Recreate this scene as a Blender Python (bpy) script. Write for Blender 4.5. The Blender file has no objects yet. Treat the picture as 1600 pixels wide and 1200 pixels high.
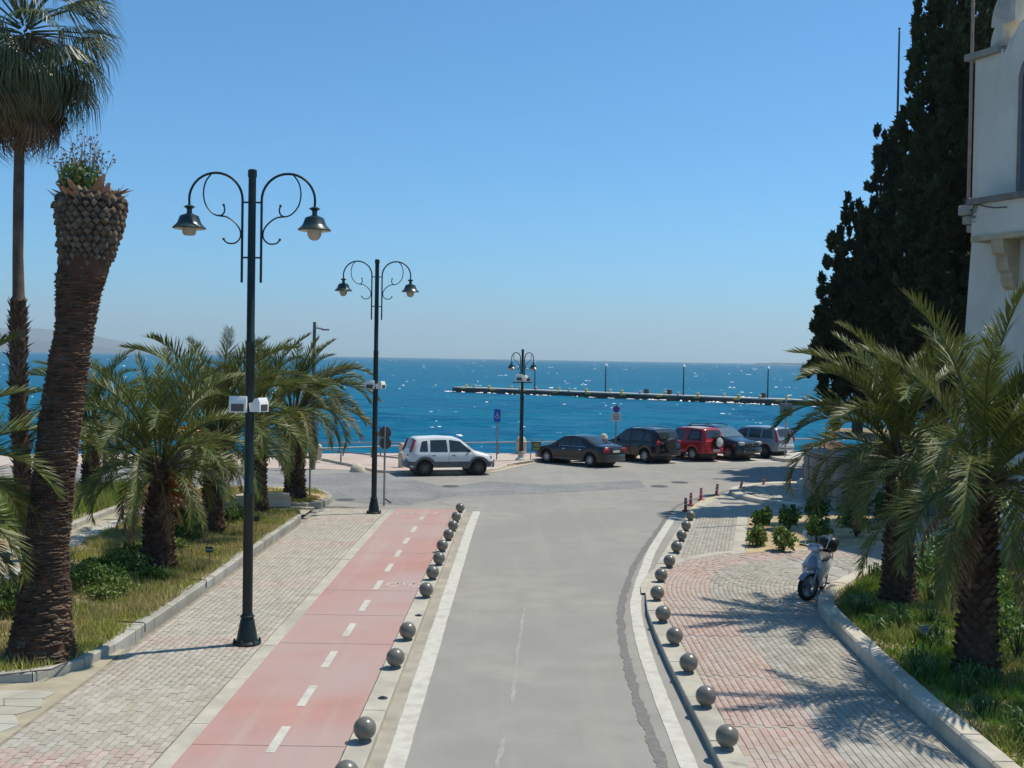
import bpy, math, random
import numpy as np
from mathutils import Vector, Matrix

# ------------------------------------------------------------------ camera, sky, sun, exposure
SC = bpy.context.scene
COL = SC.collection
FPX, CAMH = 1800.0, 5.15
PITCH, ROLL = math.radians(1.254), math.radians(0.945)
cam_d = bpy.data.cameras.new('camera')
cam = bpy.data.objects.new('camera', cam_d)
COL.objects.link(cam)
cam_d.sensor_width = 36.0
cam_d.lens = 36.0 * FPX / 1600.0
cam_d.clip_start = 0.2
cam_d.clip_end = 120000.0
cam.matrix_world = (Matrix.Translation((0, 0, CAMH)) @ Matrix.Rotation(math.pi / 2 - PITCH, 4, 'X')
                    @ Matrix.Rotation(ROLL, 4, 'Z'))
SC.camera = cam
CAMR = cam.matrix_world.to_3x3()

SUN_AZ = math.radians(25.0)      # measured from +X (right of the view) towards +Y (the sea)
SUN_EL = math.radians(62.0)
SUNV = Vector((math.cos(SUN_AZ) * math.cos(SUN_EL), math.sin(SUN_AZ) * math.cos(SUN_EL), math.sin(SUN_EL)))
world = bpy.data.worlds.new('World')
SC.world = world
world.use_nodes = True
wn = world.node_tree
wn.nodes.clear()
w_out = wn.nodes.new('ShaderNodeOutputWorld')
w_bg = wn.nodes.new('ShaderNodeBackground')
w_sky = wn.nodes.new('ShaderNodeTexSky')
w_sky.sky_type = 'NISHITA'
w_sky.sun_disc = False
w_sky.sun_elevation = SUN_EL
w_sky.sun_rotation = math.pi / 2 - SUN_AZ
w_sky.altitude = 0.0
w_sky.air_density = 0.75
w_sky.dust_density = 0.70
w_sky.ozone_density = 10.0
w_bg.inputs['Strength'].default_value = 0.148
w_wb = wn.nodes.new('ShaderNodeMix')          # white balance of the sky, the same in every direction
w_wb.data_type = 'RGBA'
w_wb.blend_type = 'MULTIPLY'
w_wb.inputs[0].default_value = 1.0
w_wb.inputs[7].default_value = (0.53, 1.02, 1.05, 1.0)
wn.links.new(w_sky.outputs[0], w_wb.inputs[6])
wn.links.new(w_wb.outputs[2], w_bg.inputs['Color'])
wn.links.new(w_bg.outputs[0], w_out.inputs['Surface'])
sun_d = bpy.data.lights.new('sun', 'SUN')
sun_d.energy = 4.8
sun_d.angle = math.radians(0.53)
sun_d.color = (1.0, 0.93, 0.80)
sun = bpy.data.objects.new('sun', sun_d)
COL.objects.link(sun)
sun.rotation_euler = SUNV.to_track_quat('Z', 'Y').to_euler()
sun.location = (20, 10, 40)
SC.view_settings.view_transform = 'Standard'
SC.view_settings.look = 'None'
SC.view_settings.gamma = 1.0
SC.view_settings.use_curve_mapping = False
SC.view_settings.exposure = 0.06
SC.render.engine = 'CYCLES'
SC.cycles.max_bounces = 6
SC.cycles.transparent_max_bounces = 8
SC.cycles.volume_bounces = 0


def G(x, y, z=0.0):
    """photograph pixel -> the point of the level plane z it shows (metres, camera stands over the origin)"""
    d = CAMR @ Vector(((x - 800.0) / FPX, (600.0 - y) / FPX, -1.0))
    t = (z - CAMH) / d.z
    return Vector((d.x * t, d.y * t, z))


def AT(x, y, Y):
    """photograph pixel -> point at distance Y down the street"""
    d = CAMR @ Vector(((x - 800.0) / FPX, (600.0 - y) / FPX, -1.0))
    t = Y / d.y
    return Vector((d.x * t, Y, CAMH + d.z * t))


# ------------------------------------------------------------------ helpers
def srgb(r, g, b):
    return tuple((c / 255 / 12.92) if c / 255 <= 0.04045 else ((c / 255 + 0.055) / 1.055) ** 2.4 for c in (r, g, b))


MATS = {}


def mat(name, col, rough=0.8, var=0.12, scale=3.0, bump=0.0, bscale=None, metal=0.0, spec=0.4, island=0.0,
        col2=None, thr=(0.4, 0.65), scale2=0.6, spots=None, trans=0.0, coat=0.0, backlit=0.0, emit=None, streak=None):
    if name in MATS:
        return MATS[name]
    m = bpy.data.materials.new(name)
    m.use_nodes = True
    nt = m.node_tree
    b = nt.nodes['Principled BSDF']
    b.inputs['Roughness'].default_value = rough
    b.inputs['Metallic'].default_value = metal
    b.inputs['Specular IOR Level'].default_value = spec
    if trans:
        b.inputs['Transmission Weight'].default_value = trans
    if coat:
        b.inputs['Coat Weight'].default_value = coat
        b.inputs['Coat Roughness'].default_value = 0.06
    geo = nt.nodes.new('ShaderNodeNewGeometry')

    def noise(sc, det=4.0, dist=0.0):
        n = nt.nodes.new('ShaderNodeTexNoise')
        n.inputs['Scale'].default_value = sc
        n.inputs['Detail'].default_value = det
        n.inputs['Distortion'].default_value = dist
        nt.links.new(geo.outputs['Position'], n.inputs['Vector'])
        return n.outputs['Fac']

    def mix(fac, a, c, mode='MIX'):
        x = nt.nodes.new('ShaderNodeMix')
        x.data_type = 'RGBA'
        x.blend_type = mode
        for sock, v in ((x.inputs[0], fac), (x.inputs[6], a), (x.inputs[7], c)):
            if hasattr(v, 'is_linked'):
                nt.links.new(v, sock)
            elif isinstance(v, (int, float)):
                sock.default_value = v
            else:
                sock.default_value = (*v, 1.0)
        return x.outputs[2]

    def rng(v, a, c, lo=0.0, hi=1.0):
        r = nt.nodes.new('ShaderNodeMapRange')
        nt.links.new(v, r.inputs[0])
        r.inputs[1].default_value = a
        r.inputs[2].default_value = c
        r.inputs[3].default_value = lo
        r.inputs[4].default_value = hi
        return r.outputs[0]

    lo = tuple(max(0, c * (1 - var)) for c in col)
    hi = tuple(min(1, c * (1 + var)) for c in col)
    out = mix(rng(noise(scale), 0.3, 0.7), lo, hi)
    if col2 is not None:
        out = mix(rng(noise(scale2, 5.0, 0.3), thr[0], thr[1]), out, col2)
    if streak is not None:
        vec, lo_, hi_, colour = streak
        mpn = nt.nodes.new('ShaderNodeMapping')
        mpn.inputs['Scale'].default_value = vec
        nt.links.new(geo.outputs['Position'], mpn.inputs['Vector'])
        sn = nt.nodes.new('ShaderNodeTexNoise')
        sn.inputs['Scale'].default_value = 1.0
        sn.inputs['Detail'].default_value = 6.0
        nt.links.new(mpn.outputs[0], sn.inputs['Vector'])
        out = mix(rng(sn.outputs['Fac'], lo_, hi_), out, colour)
    if spots is not None:
        sc, a, c, colour = spots
        out = mix(rng(noise(sc, 2.0), a, c), out, colour)
    if island:
        oi = nt.nodes.new('ShaderNodeObjectInfo')
        ad = nt.nodes.new('ShaderNodeMath')
        ad.operation = 'ADD'
        nt.links.new(geo.outputs['Random Per Island'], ad.inputs[0])
        nt.links.new(oi.outputs['Random'], ad.inputs[1])
        fr = nt.nodes.new('ShaderNodeMath')
        fr.operation = 'FRACT'
        nt.links.new(ad.outputs[0], fr.inputs[0])
        hsv = nt.nodes.new('ShaderNodeHueSaturation')
        nt.links.new(rng(fr.outputs[0], 0, 1, 1 - island, 1 + island), hsv.inputs['Value'])
        nt.links.new(rng(fr.outputs[0], 0, 1, 1.15, 0.85), hsv.inputs['Saturation'])
        nt.links.new(out, hsv.inputs['Color'])
        out = hsv.outputs[0]
    nt.links.new(out, b.inputs['Base Color'])
    if emit:
        b.inputs['Emission Color'].default_value = (*emit[0], 1)
        b.inputs['Emission Strength'].default_value = emit[1]
    if bump:
        bp = nt.nodes.new('ShaderNodeBump')
        bp.inputs['Strength'].default_value = bump
        bp.inputs['Distance'].default_value = 0.02
        nt.links.new(noise(bscale or scale * 8, 5.0), bp.inputs['Height'])
        nt.links.new(bp.outputs[0], b.inputs['Normal'])
    if backlit:
        tr = nt.nodes.new('ShaderNodeBsdfTranslucent')
        nt.links.new(out, tr.inputs['Color'])
        ms = nt.nodes.new('ShaderNodeMixShader')
        ms.inputs[0].default_value = backlit
        nt.links.new(b.outputs[0], ms.inputs[1])
        nt.links.new(tr.outputs[0], ms.inputs[2])
        nt.links.new(ms.outputs[0], nt.nodes['Material Output'].inputs['Surface'])
    MATS[name] = m
    return m


def tag(o, label=None, cat=None, group=None, kind=None):
    for k, v in (('label', label), ('category', cat), ('group', group), ('kind', kind)):
        if v:
            o[k] = v
    return o


def empty(name, loc=(0, 0, 0), rz=0.0, label=None, cat=None, group=None):
    o = bpy.data.objects.new(name, None)
    o.empty_display_size = 0.3
    COL.objects.link(o)
    o.location = loc
    o.rotation_euler = (0, 0, rz)
    return tag(o, label, cat, group)


def link_mesh(name, me, parent=None, loc=(0, 0, 0), rot=(0, 0, 0), scale=(1, 1, 1)):
    o = bpy.data.objects.new(name, me)
    COL.objects.link(o)
    o.parent = parent
    o.location = loc
    o.rotation_euler = rot
    o.scale = scale
    return o


def copy_tree(o, parent=None, keep=False):
    c = o.copy()
    COL.objects.link(c)
    c.parent = parent
    for ch in o.children:
        copy_tree(ch, c)
    return c


class MB:
    def __init__(self):
        self.v, self.f = [], []

    def add(self, vs, fs):
        n = len(self.v)
        self.v += [tuple(p) for p in vs]
        self.f += [tuple(i + n for i in f) for f in fs]
        return self

    def box(self, c, s, rz=0.0, m=None):
        x, y, z = s[0] / 2, s[1] / 2, s[2] / 2
        vs = [Vector((a * x, b * y, d * z)) for d in (-1, 1) for b in (-1, 1) for a in (-1, 1)]
        R = m if m is not None else Matrix.Rotation(rz, 3, 'Z')
        vs = [R @ v + Vector(c) for v in vs]
        return self.add(vs, [(0, 2, 3, 1), (4, 5, 7, 6), (0, 1, 5, 4), (2, 6, 7, 3), (0, 4, 6, 2), (1, 3, 7, 5)])

    def bbox(self, c, s, b=0.02, rz=0.0):
        """box with chamfered edges (octagon section in plan and chamfered top and bottom)"""
        x, y, z = s[0] / 2, s[1] / 2, s[2] / 2
        R = Matrix.Rotation(rz, 3, 'Z')
        rings = []
        for zz, i in ((-z, b), (-z + b, 0), (z - b, 0), (z, b)):
            X, Y = x - i, y - i
            rings.append([(X, -Y + b), (X, Y - b), (X - b, Y), (-X + b, Y), (-X, Y - b), (-X, -Y + b), (-X + b, -Y), (X - b, -Y)])
        vs = []
        for (zz, _), r in zip(((-z, 0), (-z + b, 0), (z - b, 0), (z, 0)), rings):
            vs += [R @ Vector((p[0], p[1], zz)) + Vector(c) for p in r]
        fs = [tuple(range(7, -1, -1)), tuple(range(24, 32))]
        for k in range(3):
            for i in range(8):
                j = (i + 1) % 8
                fs.append((k * 8 + i, k * 8 + j, k * 8 + 8 + j, k * 8 + 8 + i))
        return self.add(vs, fs)

    def tube(self, pts, rad, n=8, caps=True):
        pts = [Vector(p) for p in pts]
        if not hasattr(rad, '__len__'):
            rad = [rad] * len(pts)
        vs, fs = [], []
        ref = None
        for i, p in enumerate(pts):
            t = (pts[min(i + 1, len(pts) - 1)] - pts[max(i - 1, 0)]).normalized()
            if ref is None:
                ref = t.orthogonal().normalized()
            ref = (ref - t * ref.dot(t)).normalized()
            b = t.cross(ref)
            for k in range(n):
                a = 2 * math.pi * k / n
                vs.append(p + (ref * math.cos(a) + b * math.sin(a)) * rad[i])
        for i in range(len(pts) - 1):
            for k in range(n):
                j = (k + 1) % n
                fs.append((i * n + k, i * n + j, i * n + n + j, i * n + n + k))
        if caps:
            fs.append(tuple(range(n - 1, -1, -1)))
            fs.append(tuple(range((len(pts) - 1) * n, len(pts) * n)))
        return self.add(vs, fs)

    def lathe(self, prof, n=16, c=(0, 0, 0), m=None, caps=True):
        vs, fs = [], []
        for r, z in prof:
            for k in range(n):
                a = 2 * math.pi * k / n
                p = Vector((r * math.cos(a), r * math.sin(a), z))
                vs.append((m @ p if m is not None else p) + Vector(c))
        for i in range(len(prof) - 1):
            for k in range(n):
                j = (k + 1) % n
                fs.append((i * n + k, i * n + j, i * n + n + j, i * n + n + k))
        if caps:
            fs.append(tuple(range(n - 1, -1, -1)))
            fs.append(tuple(range((len(prof) - 1) * n, len(prof) * n)))
        return self.add(vs, fs)

    def ball(self, c, r, n=16, k=10, s=(1, 1, 1)):
        prof = [(max(1e-4, math.sin(math.pi * i / k)) * r, -math.cos(math.pi * i / k) * r) for i in range(k + 1)]
        return self.lathe(prof, n, c, Matrix.Diagonal(s))

    def prism(self, poly, z0, z1):
        n = len(poly)
        vs = [(p[0], p[1], z0) for p in poly] + [(p[0], p[1], z1) for p in poly]
        fs = [tuple(range(n - 1, -1, -1)), tuple(range(n, 2 * n))]
        fs += [(i, (i + 1) % n, n + (i + 1) % n, n + i) for i in range(n)]
        return self.add(vs, fs)

    def extr(self, poly, a, b):
        """poly: 3-D points, swept from offset a to offset b"""
        n = len(poly)
        A, B = Vector(a), Vector(b)
        vs = [Vector(p) + A for p in poly] + [Vector(p) + B for p in poly]
        fs = [tuple(range(n - 1, -1, -1)), tuple(range(n, 2 * n))]
        fs += [(i, (i + 1) % n, n + (i + 1) % n, n + i) for i in range(n)]
        return self.add(vs, fs)

    def mesh(self, name, m=None, smooth=None):
        me = bpy.data.meshes.new(name)
        me.from_pydata(self.v, [], self.f)
        if m is not None:
            me.materials.append(m)
        if smooth is not None:
            me.polygons.foreach_set('use_smooth', [True] * len(me.polygons))
            me.set_sharp_from_angle(angle=math.radians(smooth))
        me.update()
        return me

    def build(self, name, m=None, parent=None, smooth=None, loc=(0, 0, 0), rot=(0, 0, 0)):
        return link_mesh(name, self.mesh(name, m, smooth), parent, loc, rot)


def np_mesh(name, V, tris, m, smooth=False):
    me = bpy.data.meshes.new(name)
    V = np.asarray(V, dtype=np.float32)
    T = np.asarray(tris, dtype=np.int32)
    me.vertices.add(len(V))
    me.vertices.foreach_set('co', V.ravel())
    k = T.shape[1]
    me.loops.add(T.size)
    me.loops.foreach_set('vertex_index', T.ravel())
    me.polygons.add(len(T))
    me.polygons.foreach_set('loop_start', np.arange(len(T), dtype=np.int32) * k)
    if smooth:
        me.polygons.foreach_set('use_smooth', np.ones(len(T), dtype=bool))
    me.materials.append(m)
    me.update(calc_edges=True)
    return me


def sheet(name, poly, z, m, kind='structure', parent=None):
    """flat polygon lying at height z"""
    me = bpy.data.meshes.new(name)
    me.from_pydata([(p[0], p[1], z) for p in poly], [], [tuple(range(len(poly)))])
    me.materials.append(m)
    me.update()
    if me.polygons[0].normal.z < 0:
        me.flip_normals()
    o = link_mesh(name, me, parent)
    if kind and parent is None:
        o['kind'] = kind
    return o


def smooth_path(pts, step=0.5):
    """Catmull-Rom through 2-D points, resampled at even steps"""
    P = [Vector((p[0], p[1])) for p in pts]
    P = [2 * P[0] - P[1]] + P + [2 * P[-1] - P[-2]]
    out = []
    for i in range(1, len(P) - 2):
        for k in range(16):
            t = k / 16
            a, b, c, d = P[i - 1], P[i], P[i + 1], P[i + 2]
            out.append(0.5 * ((2 * b) + (c - a) * t + (2 * a - 5 * b + 4 * c - d) * t * t + (3 * b - a - 3 * c + d) * t ** 3))
    out.append(P[-2])
    res, acc = [out[0]], 0.0
    for a, b in zip(out, out[1:]):
        L = (b - a).length
        while acc + L >= step:
            f = (step - acc) / L
            a = a + (b - a) * f
            L = (b - a).length
            acc = 0.0
            res.append(a.copy())
        acc += L
    if (res[-1] - out[-1]).length > step * 0.3:
        res.append(out[-1])
    return res


def normals2(path):
    out = []
    for i in range(len(path)):
        t = (path[min(i + 1, len(path) - 1)] - path[max(i - 1, 0)]).normalized()
        out.append(Vector((t.y, -t.x)))       # to the right of travel
    return out


def in_poly(x, y, poly):
    c = False
    j = len(poly) - 1
    for i in range(len(poly)):
        if (poly[i][1] > y) != (poly[j][1] > y) and x < (poly[j][0] - poly[i][0]) * (y - poly[i][1]) / (poly[j][1] - poly[i][1]) + poly[i][0]:
            c = not c
        j = i
    return c


def in_poly_np(X, Y, poly):
    c = np.zeros(X.shape, bool)
    j = len(poly) - 1
    for i in range(len(poly)):
        xi, yi, xj, yj = poly[i][0], poly[i][1], poly[j][0], poly[j][1]
        if yi != yj:
            c ^= ((yi > Y) != (yj > Y)) & (X < (xj - xi) * (Y - yi) / (yj - yi) + xi)
        j = i
    return c


def kerb(name, pts, w, h, z0, m, step=0.9, zf=None, joint=0.008, seed=1, ch=0.02):
    """row of kerb stones; pts is the foot line, the stones lie to the right of travel"""
    rnd = random.Random(seed)
    path = smooth_path(pts, step)
    N = normals2(path)
    root = empty(name)
    root['kind'] = 'structure'
    for i in range(len(path) - 1):
        a, b = path[i], path[i + 1]
        za = zf(a) if zf else z0
        zb = zf(b) if zf else z0
        dirv = (b - a).normalized()
        a2, b2 = a + dirv * joint, b - dirv * joint
        dz = rnd.uniform(-0.006, 0.006)
        mb = MB()
        cc, sg = abs(ch), (1 if w > 0 else -1)
        sec = [(0, -0.3), (0, h - cc), (sg * cc, h), (w - sg * cc, h), (w, h - cc), (w, -0.3)]
        vs = [(a2.x + N[i].x * u, a2.y + N[i].y * u, za + v + dz) for u, v in sec]
        vs += [(b2.x + N[i + 1].x * u, b2.y + N[i + 1].y * u, zb + v + dz) for u, v in sec]
        k = len(sec)
        fs = [(j, (j + 1) % k, k + (j + 1) % k, k + j) for j in range(k)]
        fs += [tuple(range(k - 1, -1, -1)), tuple(range(k, 2 * k))]
        mb.add(vs, fs)
        mb.build('kerb_stone', m, root)
    return root


def strip(name, left, right, z, m, parent=None):
    """ribbon between two equal-length 2-D rows"""
    n = len(left)
    zf = z if callable(z) else (lambda p: z)
    vs = [(p[0], p[1], zf(p)) for p in left] + [(p[0], p[1], zf(p)) for p in right]
    mb = MB().add(vs, [(i, n + i, n + i + 1, i + 1) for i in range(n - 1)])
    o = mb.build(name, m, parent)
    if parent is None:
        o['kind'] = 'structure'
    return o


RND = random.Random(7)
HAZE_D = 1.05e-4

# ------------------------------------------------------------------ materials of the place
m_asphalt = mat('asphalt', (0.285, 0.268, 0.238), 0.9, 0.10, 1.3, bump=0.35, bscale=60, spec=0.2, streak=((1.6, 0.10, 1.0), 0.52, 0.85, (0.315, 0.293, 0.255)),
                col2=(0.255, 0.243, 0.222), thr=(0.42, 0.62), scale2=0.22, spots=(38.0, 0.60, 0.72, (0.215, 0.205, 0.185)))
m_asphalt_old = mat('asphalt_old', (0.20, 0.198, 0.192), 0.95, 0.25, 5.0, bump=0.7, bscale=22, spec=0.2,
                    col2=(0.27, 0.265, 0.255), thr=(0.45, 0.7), scale2=0.5, spots=(14, 0.62, 0.70, (0.11, 0.11, 0.11)))
m_seam = mat('asphalt_seam', (0.175, 0.168, 0.155), 0.95, 0.12, 8.0, bump=0.4, bscale=50, spec=0.2)
m_conc = mat('concrete', (0.43, 0.395, 0.325), 0.9, 0.12, 3.0, bump=0.25, bscale=40, spec=0.2,
             col2=(0.33, 0.305, 0.26), thr=(0.5, 0.72), scale2=0.9, spots=(2.2, 0.68, 0.78, (0.23, 0.215, 0.19)))
m_conc_pale = mat('concrete_pale', (0.45, 0.425, 0.375), 0.9, 0.10, 2.0, bump=0.2, bscale=40, spec=0.2,
                  col2=(0.38, 0.36, 0.32), thr=(0.5, 0.7), scale2=0.5)
m_kerb = mat('kerb_concrete', (0.345, 0.33, 0.285), 0.9, 0.14, 2.5, bump=0.3, bscale=35, spec=0.2,
             col2=(0.28, 0.27, 0.24), thr=(0.5, 0.75), scale2=1.4, island=0.10)
m_kerb_r = mat('kerb_cream', (0.50, 0.455, 0.365), 0.9, 0.14, 2.5, bump=0.3, bscale=35, spec=0.2,
               col2=(0.36, 0.33, 0.27), thr=(0.5, 0.75), scale2=1.2, island=0.08)
m_red = mat('cycle_red', (0.395, 0.220, 0.188), 0.85, 0.08, 1.2, bump=0.12, bscale=60, spec=0.25, streak=((3.0, 0.12, 1.0), 0.50, 0.72, (0.40, 0.29, 0.25)),
            col2=(0.385, 0.275, 0.25), thr=(0.36, 0.58), scale2=0.28, spots=(30.0, 0.74, 0.80, (0.32, 0.24, 0.21)))
m_paint = mat('road_paint', (0.50, 0.475, 0.415), 0.8, 0.08, 6.0, bump=0.1, bscale=70, spec=0.3,
              col2=(0.42, 0.39, 0.34), thr=(0.50, 0.66), scale2=3.4, spots=(26.0, 0.66, 0.74, (0.34, 0.32, 0.28)))
m_paint_worn = mat('road_paint_worn', (0.50, 0.40, 0.37), 0.85, 0.15, 9.0, spec=0.2)
m_yellow_line = mat('yellow_paint_worn', (0.50, 0.42, 0.24), 0.85, 0.12, 3.0, spec=0.2)
m_brick = mat('paving_brick', (0.385, 0.345, 0.285), 0.9, 0.10, 2.0, bump=0.25, bscale=60, spec=0.2, island=0.085,
              col2=(0.36, 0.335, 0.285), thr=(0.45, 0.7), scale2=0.5)
m_brick_pink = mat('paving_brick_pink', (0.40, 0.305, 0.26), 0.9, 0.12, 2.0, bump=0.25, bscale=60, spec=0.2, island=0.10,
                   col2=(0.40, 0.35, 0.30), thr=(0.45, 0.7), scale2=0.8)
m_brick_grey = mat('paving_brick_grey', (0.335, 0.310, 0.262), 0.9, 0.12, 2.0, bump=0.25, bscale=60, spec=0.2, island=0.12,
                   col2=(0.34, 0.305, 0.255), thr=(0.5, 0.7), scale2=0.7)
m_brick_red = mat('paving_brick_red', (0.410, 0.300, 0.252), 0.9, 0.08, 2.0, bump=0.25, bscale=60, spec=0.2, island=0.07,
                  col2=(0.38, 0.325, 0.275), thr=(0.42, 0.7), scale2=0.6)
m_sand = mat('jointing_sand', (0.265, 0.228, 0.175), 0.95, 0.25, 5.0, bump=0.3, bscale=30, spec=0.1)
m_soil = mat('bed_soil', (0.30, 0.235, 0.15), 0.95, 0.25, 2.5, bump=0.8, bscale=18, spec=0.1,
             col2=(0.20, 0.17, 0.09), thr=(0.42, 0.62), scale2=0.8)
m_soil_dry = mat('dry_soil', (0.43, 0.335, 0.20), 0.95, 0.2, 2.5, bump=0.8, bscale=18, spec=0.1,
                 col2=(0.30, 0.23, 0.13), thr=(0.48, 0.62), scale2=1.2)
m_flag = mat('flagstone', (0.405, 0.385, 0.325), 0.85, 0.10, 2.0, bump=0.3, bscale=25, spec=0.2, island=0.12)
m_prom = mat('promenade_paving', (0.44, 0.34, 0.285), 0.9, 0.10, 1.2, bump=0.15, bscale=30, spec=0.2,
             col2=(0.46, 0.40, 0.34), thr=(0.4, 0.65), scale2=0.35)
m_cream = mat('cream_stone', (0.50, 0.44, 0.34), 0.9, 0.10, 3.0, bump=0.4, bscale=30, spec=0.2,
              col2=(0.40, 0.35, 0.27), thr=(0.5, 0.7), scale2=1.6)
m_lamp = mat('lamp_green', (0.009, 0.019, 0.018), 0.42, 0.25, 4.0, spec=0.35, col2=(0.016, 0.030, 0.028), thr=(0.55, 0.75), scale2=3.0)
m_lamp_shade = mat('lamp_shade_green', (0.018, 0.038, 0.036), 0.30, 0.2, 6.0, spec=0.5)
m_shade_in = mat('lamp_shade_lining', (0.55, 0.54, 0.50), 0.7, 0.1, 4.0)
m_globe = mat('lamp_globe', (0.66, 0.58, 0.46), 0.25, 0.1, 5.0, spec=0.5, backlit=0.45)
m_white = mat('white_plastic', (0.74, 0.74, 0.72), 0.45, 0.05, 4.0)
m_steel = mat('galvanised_steel', (0.30, 0.31, 0.32), 0.45, 0.12, 5.0, metal=0.6)
m_rail = mat('rail_steel', (0.20, 0.21, 0.22), 0.5, 0.15, 5.0, metal=0.4)
m_dark = mat('dark_metal', (0.03, 0.033, 0.036), 0.6, 0.2, 4.0)
m_ball = mat('bollard_grey', (0.150, 0.138, 0.112), 0.30, 0.10, 12.0, spec=0.5, bump=0.05, bscale=80,
             col2=(0.19, 0.175, 0.145), thr=(0.5, 0.75), scale2=6.0)


def zl(Y):
    """level of the raised western side: footway and cycle lane, dropping to the square"""
    t = min(1.0, max(0.0, (Y - 35.5) / 3.5))
    return 0.12 + (0.012 - 0.12) * t


def zr(Y):
    """level of the eastern footway: raised near the camera, dropped kerb farther on"""
    t = min(1.0, max(0.0, (Y - 22.0) / 4.5))
    return 0.13 + (0.030 - 0.13) * t * t * (3 - 2 * t)


def sx(X, Y):
    return X + 0.010 * (Y - 14.4)


# ------------------------------------------------------------------ land, sea wall, water
QL = [(-120, 41.0), (-40, 53.6), (-16, 59.3), (0.5, 62.6), (15.6, 66.6), (34, 71.0), (60, 80), (130, 110), (260, 150)]
land = [(-300, -60), (300, -60), (300, 150)] + list(reversed(QL)) + [(-300, 20)]
mb = MB()
n = len(land)
mb.add([(p[0], p[1], -0.05) for p in land] + [(p[0], p[1], -5.0) for p in land],
       [tuple(range(n))] + [(i, n + i, n + (i + 1) % n, (i + 1) % n) for i in range(n)])
tag(mb.build('ground', m_conc_pale), kind='structure')

sheet('road', [(-90, -30), (90, -30), (90, 70), (16, 60.3), (0, 57.0), (-16, 54.2), (-90, 40)], 0.0, m_asphalt)
# old broken surfacing in the square
old = [G(480, 742), G(560, 738), G(640, 748), G(700, 762), G(760, 752), G(860, 757), G(1000, 751), G(1010, 762), G(860, 770),
       G(700, 776), G(640, 790), G(560, 786), G(520, 782), G(470, 772), G(250, 760), G(100, 752), G(100, 728), G(300, 732)]
sheet('asphalt_patch', old, 0.004, m_asphalt_old)
for i, (px, py) in enumerate(((704, 760), (1062, 754), (1030, 760), (540, 781))):
    c = G(px, py)
    q = MB().lathe([(0.36, 0.0), (0.36, 0.014), (0.33, 0.014)], 20).lathe([(0.30, 0.0), (0.30, 0.011), (0.29, 0.013)], 20)
    for k in range(5):
        q.box((0, -0.2 + 0.1 * k, 0.013), (0.42, 0.03, 0.006))
    o = q.build('manhole_cover', mat('manhole_iron', (0.10, 0.098, 0.095), 0.7, 0.2, 9.0), None, loc=(c.x, c.y, 0.002))
    tag(o, ['round iron manhole cover in front of the white car', 'round iron manhole cover in the road before the red car',
            'round iron manhole cover left of another in the open square', 'dark round manhole cover near the corner of the palm bed'][i],
        'manhole cover', 'iron manhole covers in the square')

# promenade along the quay
qi = [(-120, 35), (-40, 47.5), (-16, 52.6)]
prom = qi + [tuple(G(560, 735)[:2]), tuple(G(600, 741)[:2]), tuple(G(772, 738)[:2]), tuple(G(845, 722)[:2]), tuple(G(1210, 714)[:2]), (34, 65.0), (60, 74)] \
    + [(60, 79.8), (34, 70.8), (15.6, 66.4), (0.5, 62.4), (-16, 59.1), (-40, 53.4), (-120, 40.8)]
sheet('promenade', prom, 0.012, m_prom)
# raised corner footway with its kerb, and the one by the far sign
kp = [G(488, 717), G(560, 732), G(592, 739), G(640, 740.5), G(700, 741.5), G(768, 737), G(800, 728), G(848, 721)]
kp = [(p.x, p.y) for p in kp]
sheet('corner_footway', kp + [(3.0, 61.8), (-6.0, 60.0), (-14.0, 58.0)], 0.125, m_prom)
kerb('kerb', list(reversed(kp)), 0.16, 0.13, 0.0, m_kerb_r, 0.9, seed=3)
kp2 = [(p.x, p.y) for p in (G(1196, 712), G(1212, 719), G(1243, 721), G(1262, 717), G(1300, 713))]
sheet('far_footway', kp2 + [(26, 68.3), (15.6, 66.0)], 0.125, m_conc_pale)
kerb('kerb', list(reversed(kp2)), 0.16, 0.13, 0.0, m_kerb_r, 0.9, seed=4)

# ------------------------------------------------------------------ west side: footway, strip, cycle lane
YS = [10 + 0.5 * i for i in range(59)]
YE = 39.2


def rowx(X, y1=YE):
    return [(sx(X, y), y) for y in YS if y <= y1]


zlf = lambda p: zl(p[1])
strip('footway_bedding', rowx(-6.5), rowx(-4.32), lambda p: zl(p[1]) - 0.012, m_sand)
strip('cycle_lane', rowx(-4.06), rowx(-2.07), zlf, m_red)
lane = bpy.data.objects['cycle_lane']
# construction joints sawn across the lane
for py in (1166, 1005, 960, 921, 862, 815):
    c = G(470, py, 0.12)
    if c.y < YE:
        y = c.y
        strip('sawn_joint', [(sx(-4.05, y), y), (sx(-4.05, y), y + 0.013)], [(sx(-2.08, y), y), (sx(-2.08, y), y + 0.013)], lambda p: zl(p[1]) + 0.003,
              mat('joint_dark', (0.24, 0.145, 0.125), 0.9), lane)


def slab_row(name, x0, x1, y0, y1, step, zfun, m, seed, drop=0.35, jit=0.004, right=False):
    rnd = random.Random(seed)
    root = empty(name)
    root['kind'] = 'structure'
    y = y0
    while y < y1 - 0.1:
        L = min(step * rnd.uniform(0.9, 1.1), y1 - y)
        a, b = y + 0.006, y + L - 0.006
        dz = rnd.uniform(-jit, jit)
        c = 0.012
        sec = [(x0, -drop), (x0, -c), (x0 + c, 0), (x1 - c, 0), (x1, -c), (x1, -drop)]
        k = len(sec)
        vs = [(sx(u, a), a, zfun(a) + v + dz) for u, v in sec] + [(sx(u, b), b, zfun(b) + v + dz) for u, v in sec]
        fs = [(j, (j + 1) % k, k + (j + 1) % k, k + j) for j in range(k)] + [tuple(range(k - 1, -1, -1)), tuple(range(k, 2 * k))]
        MB().add(vs, fs).build('slab', m, root)
        y += L
    return root


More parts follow.
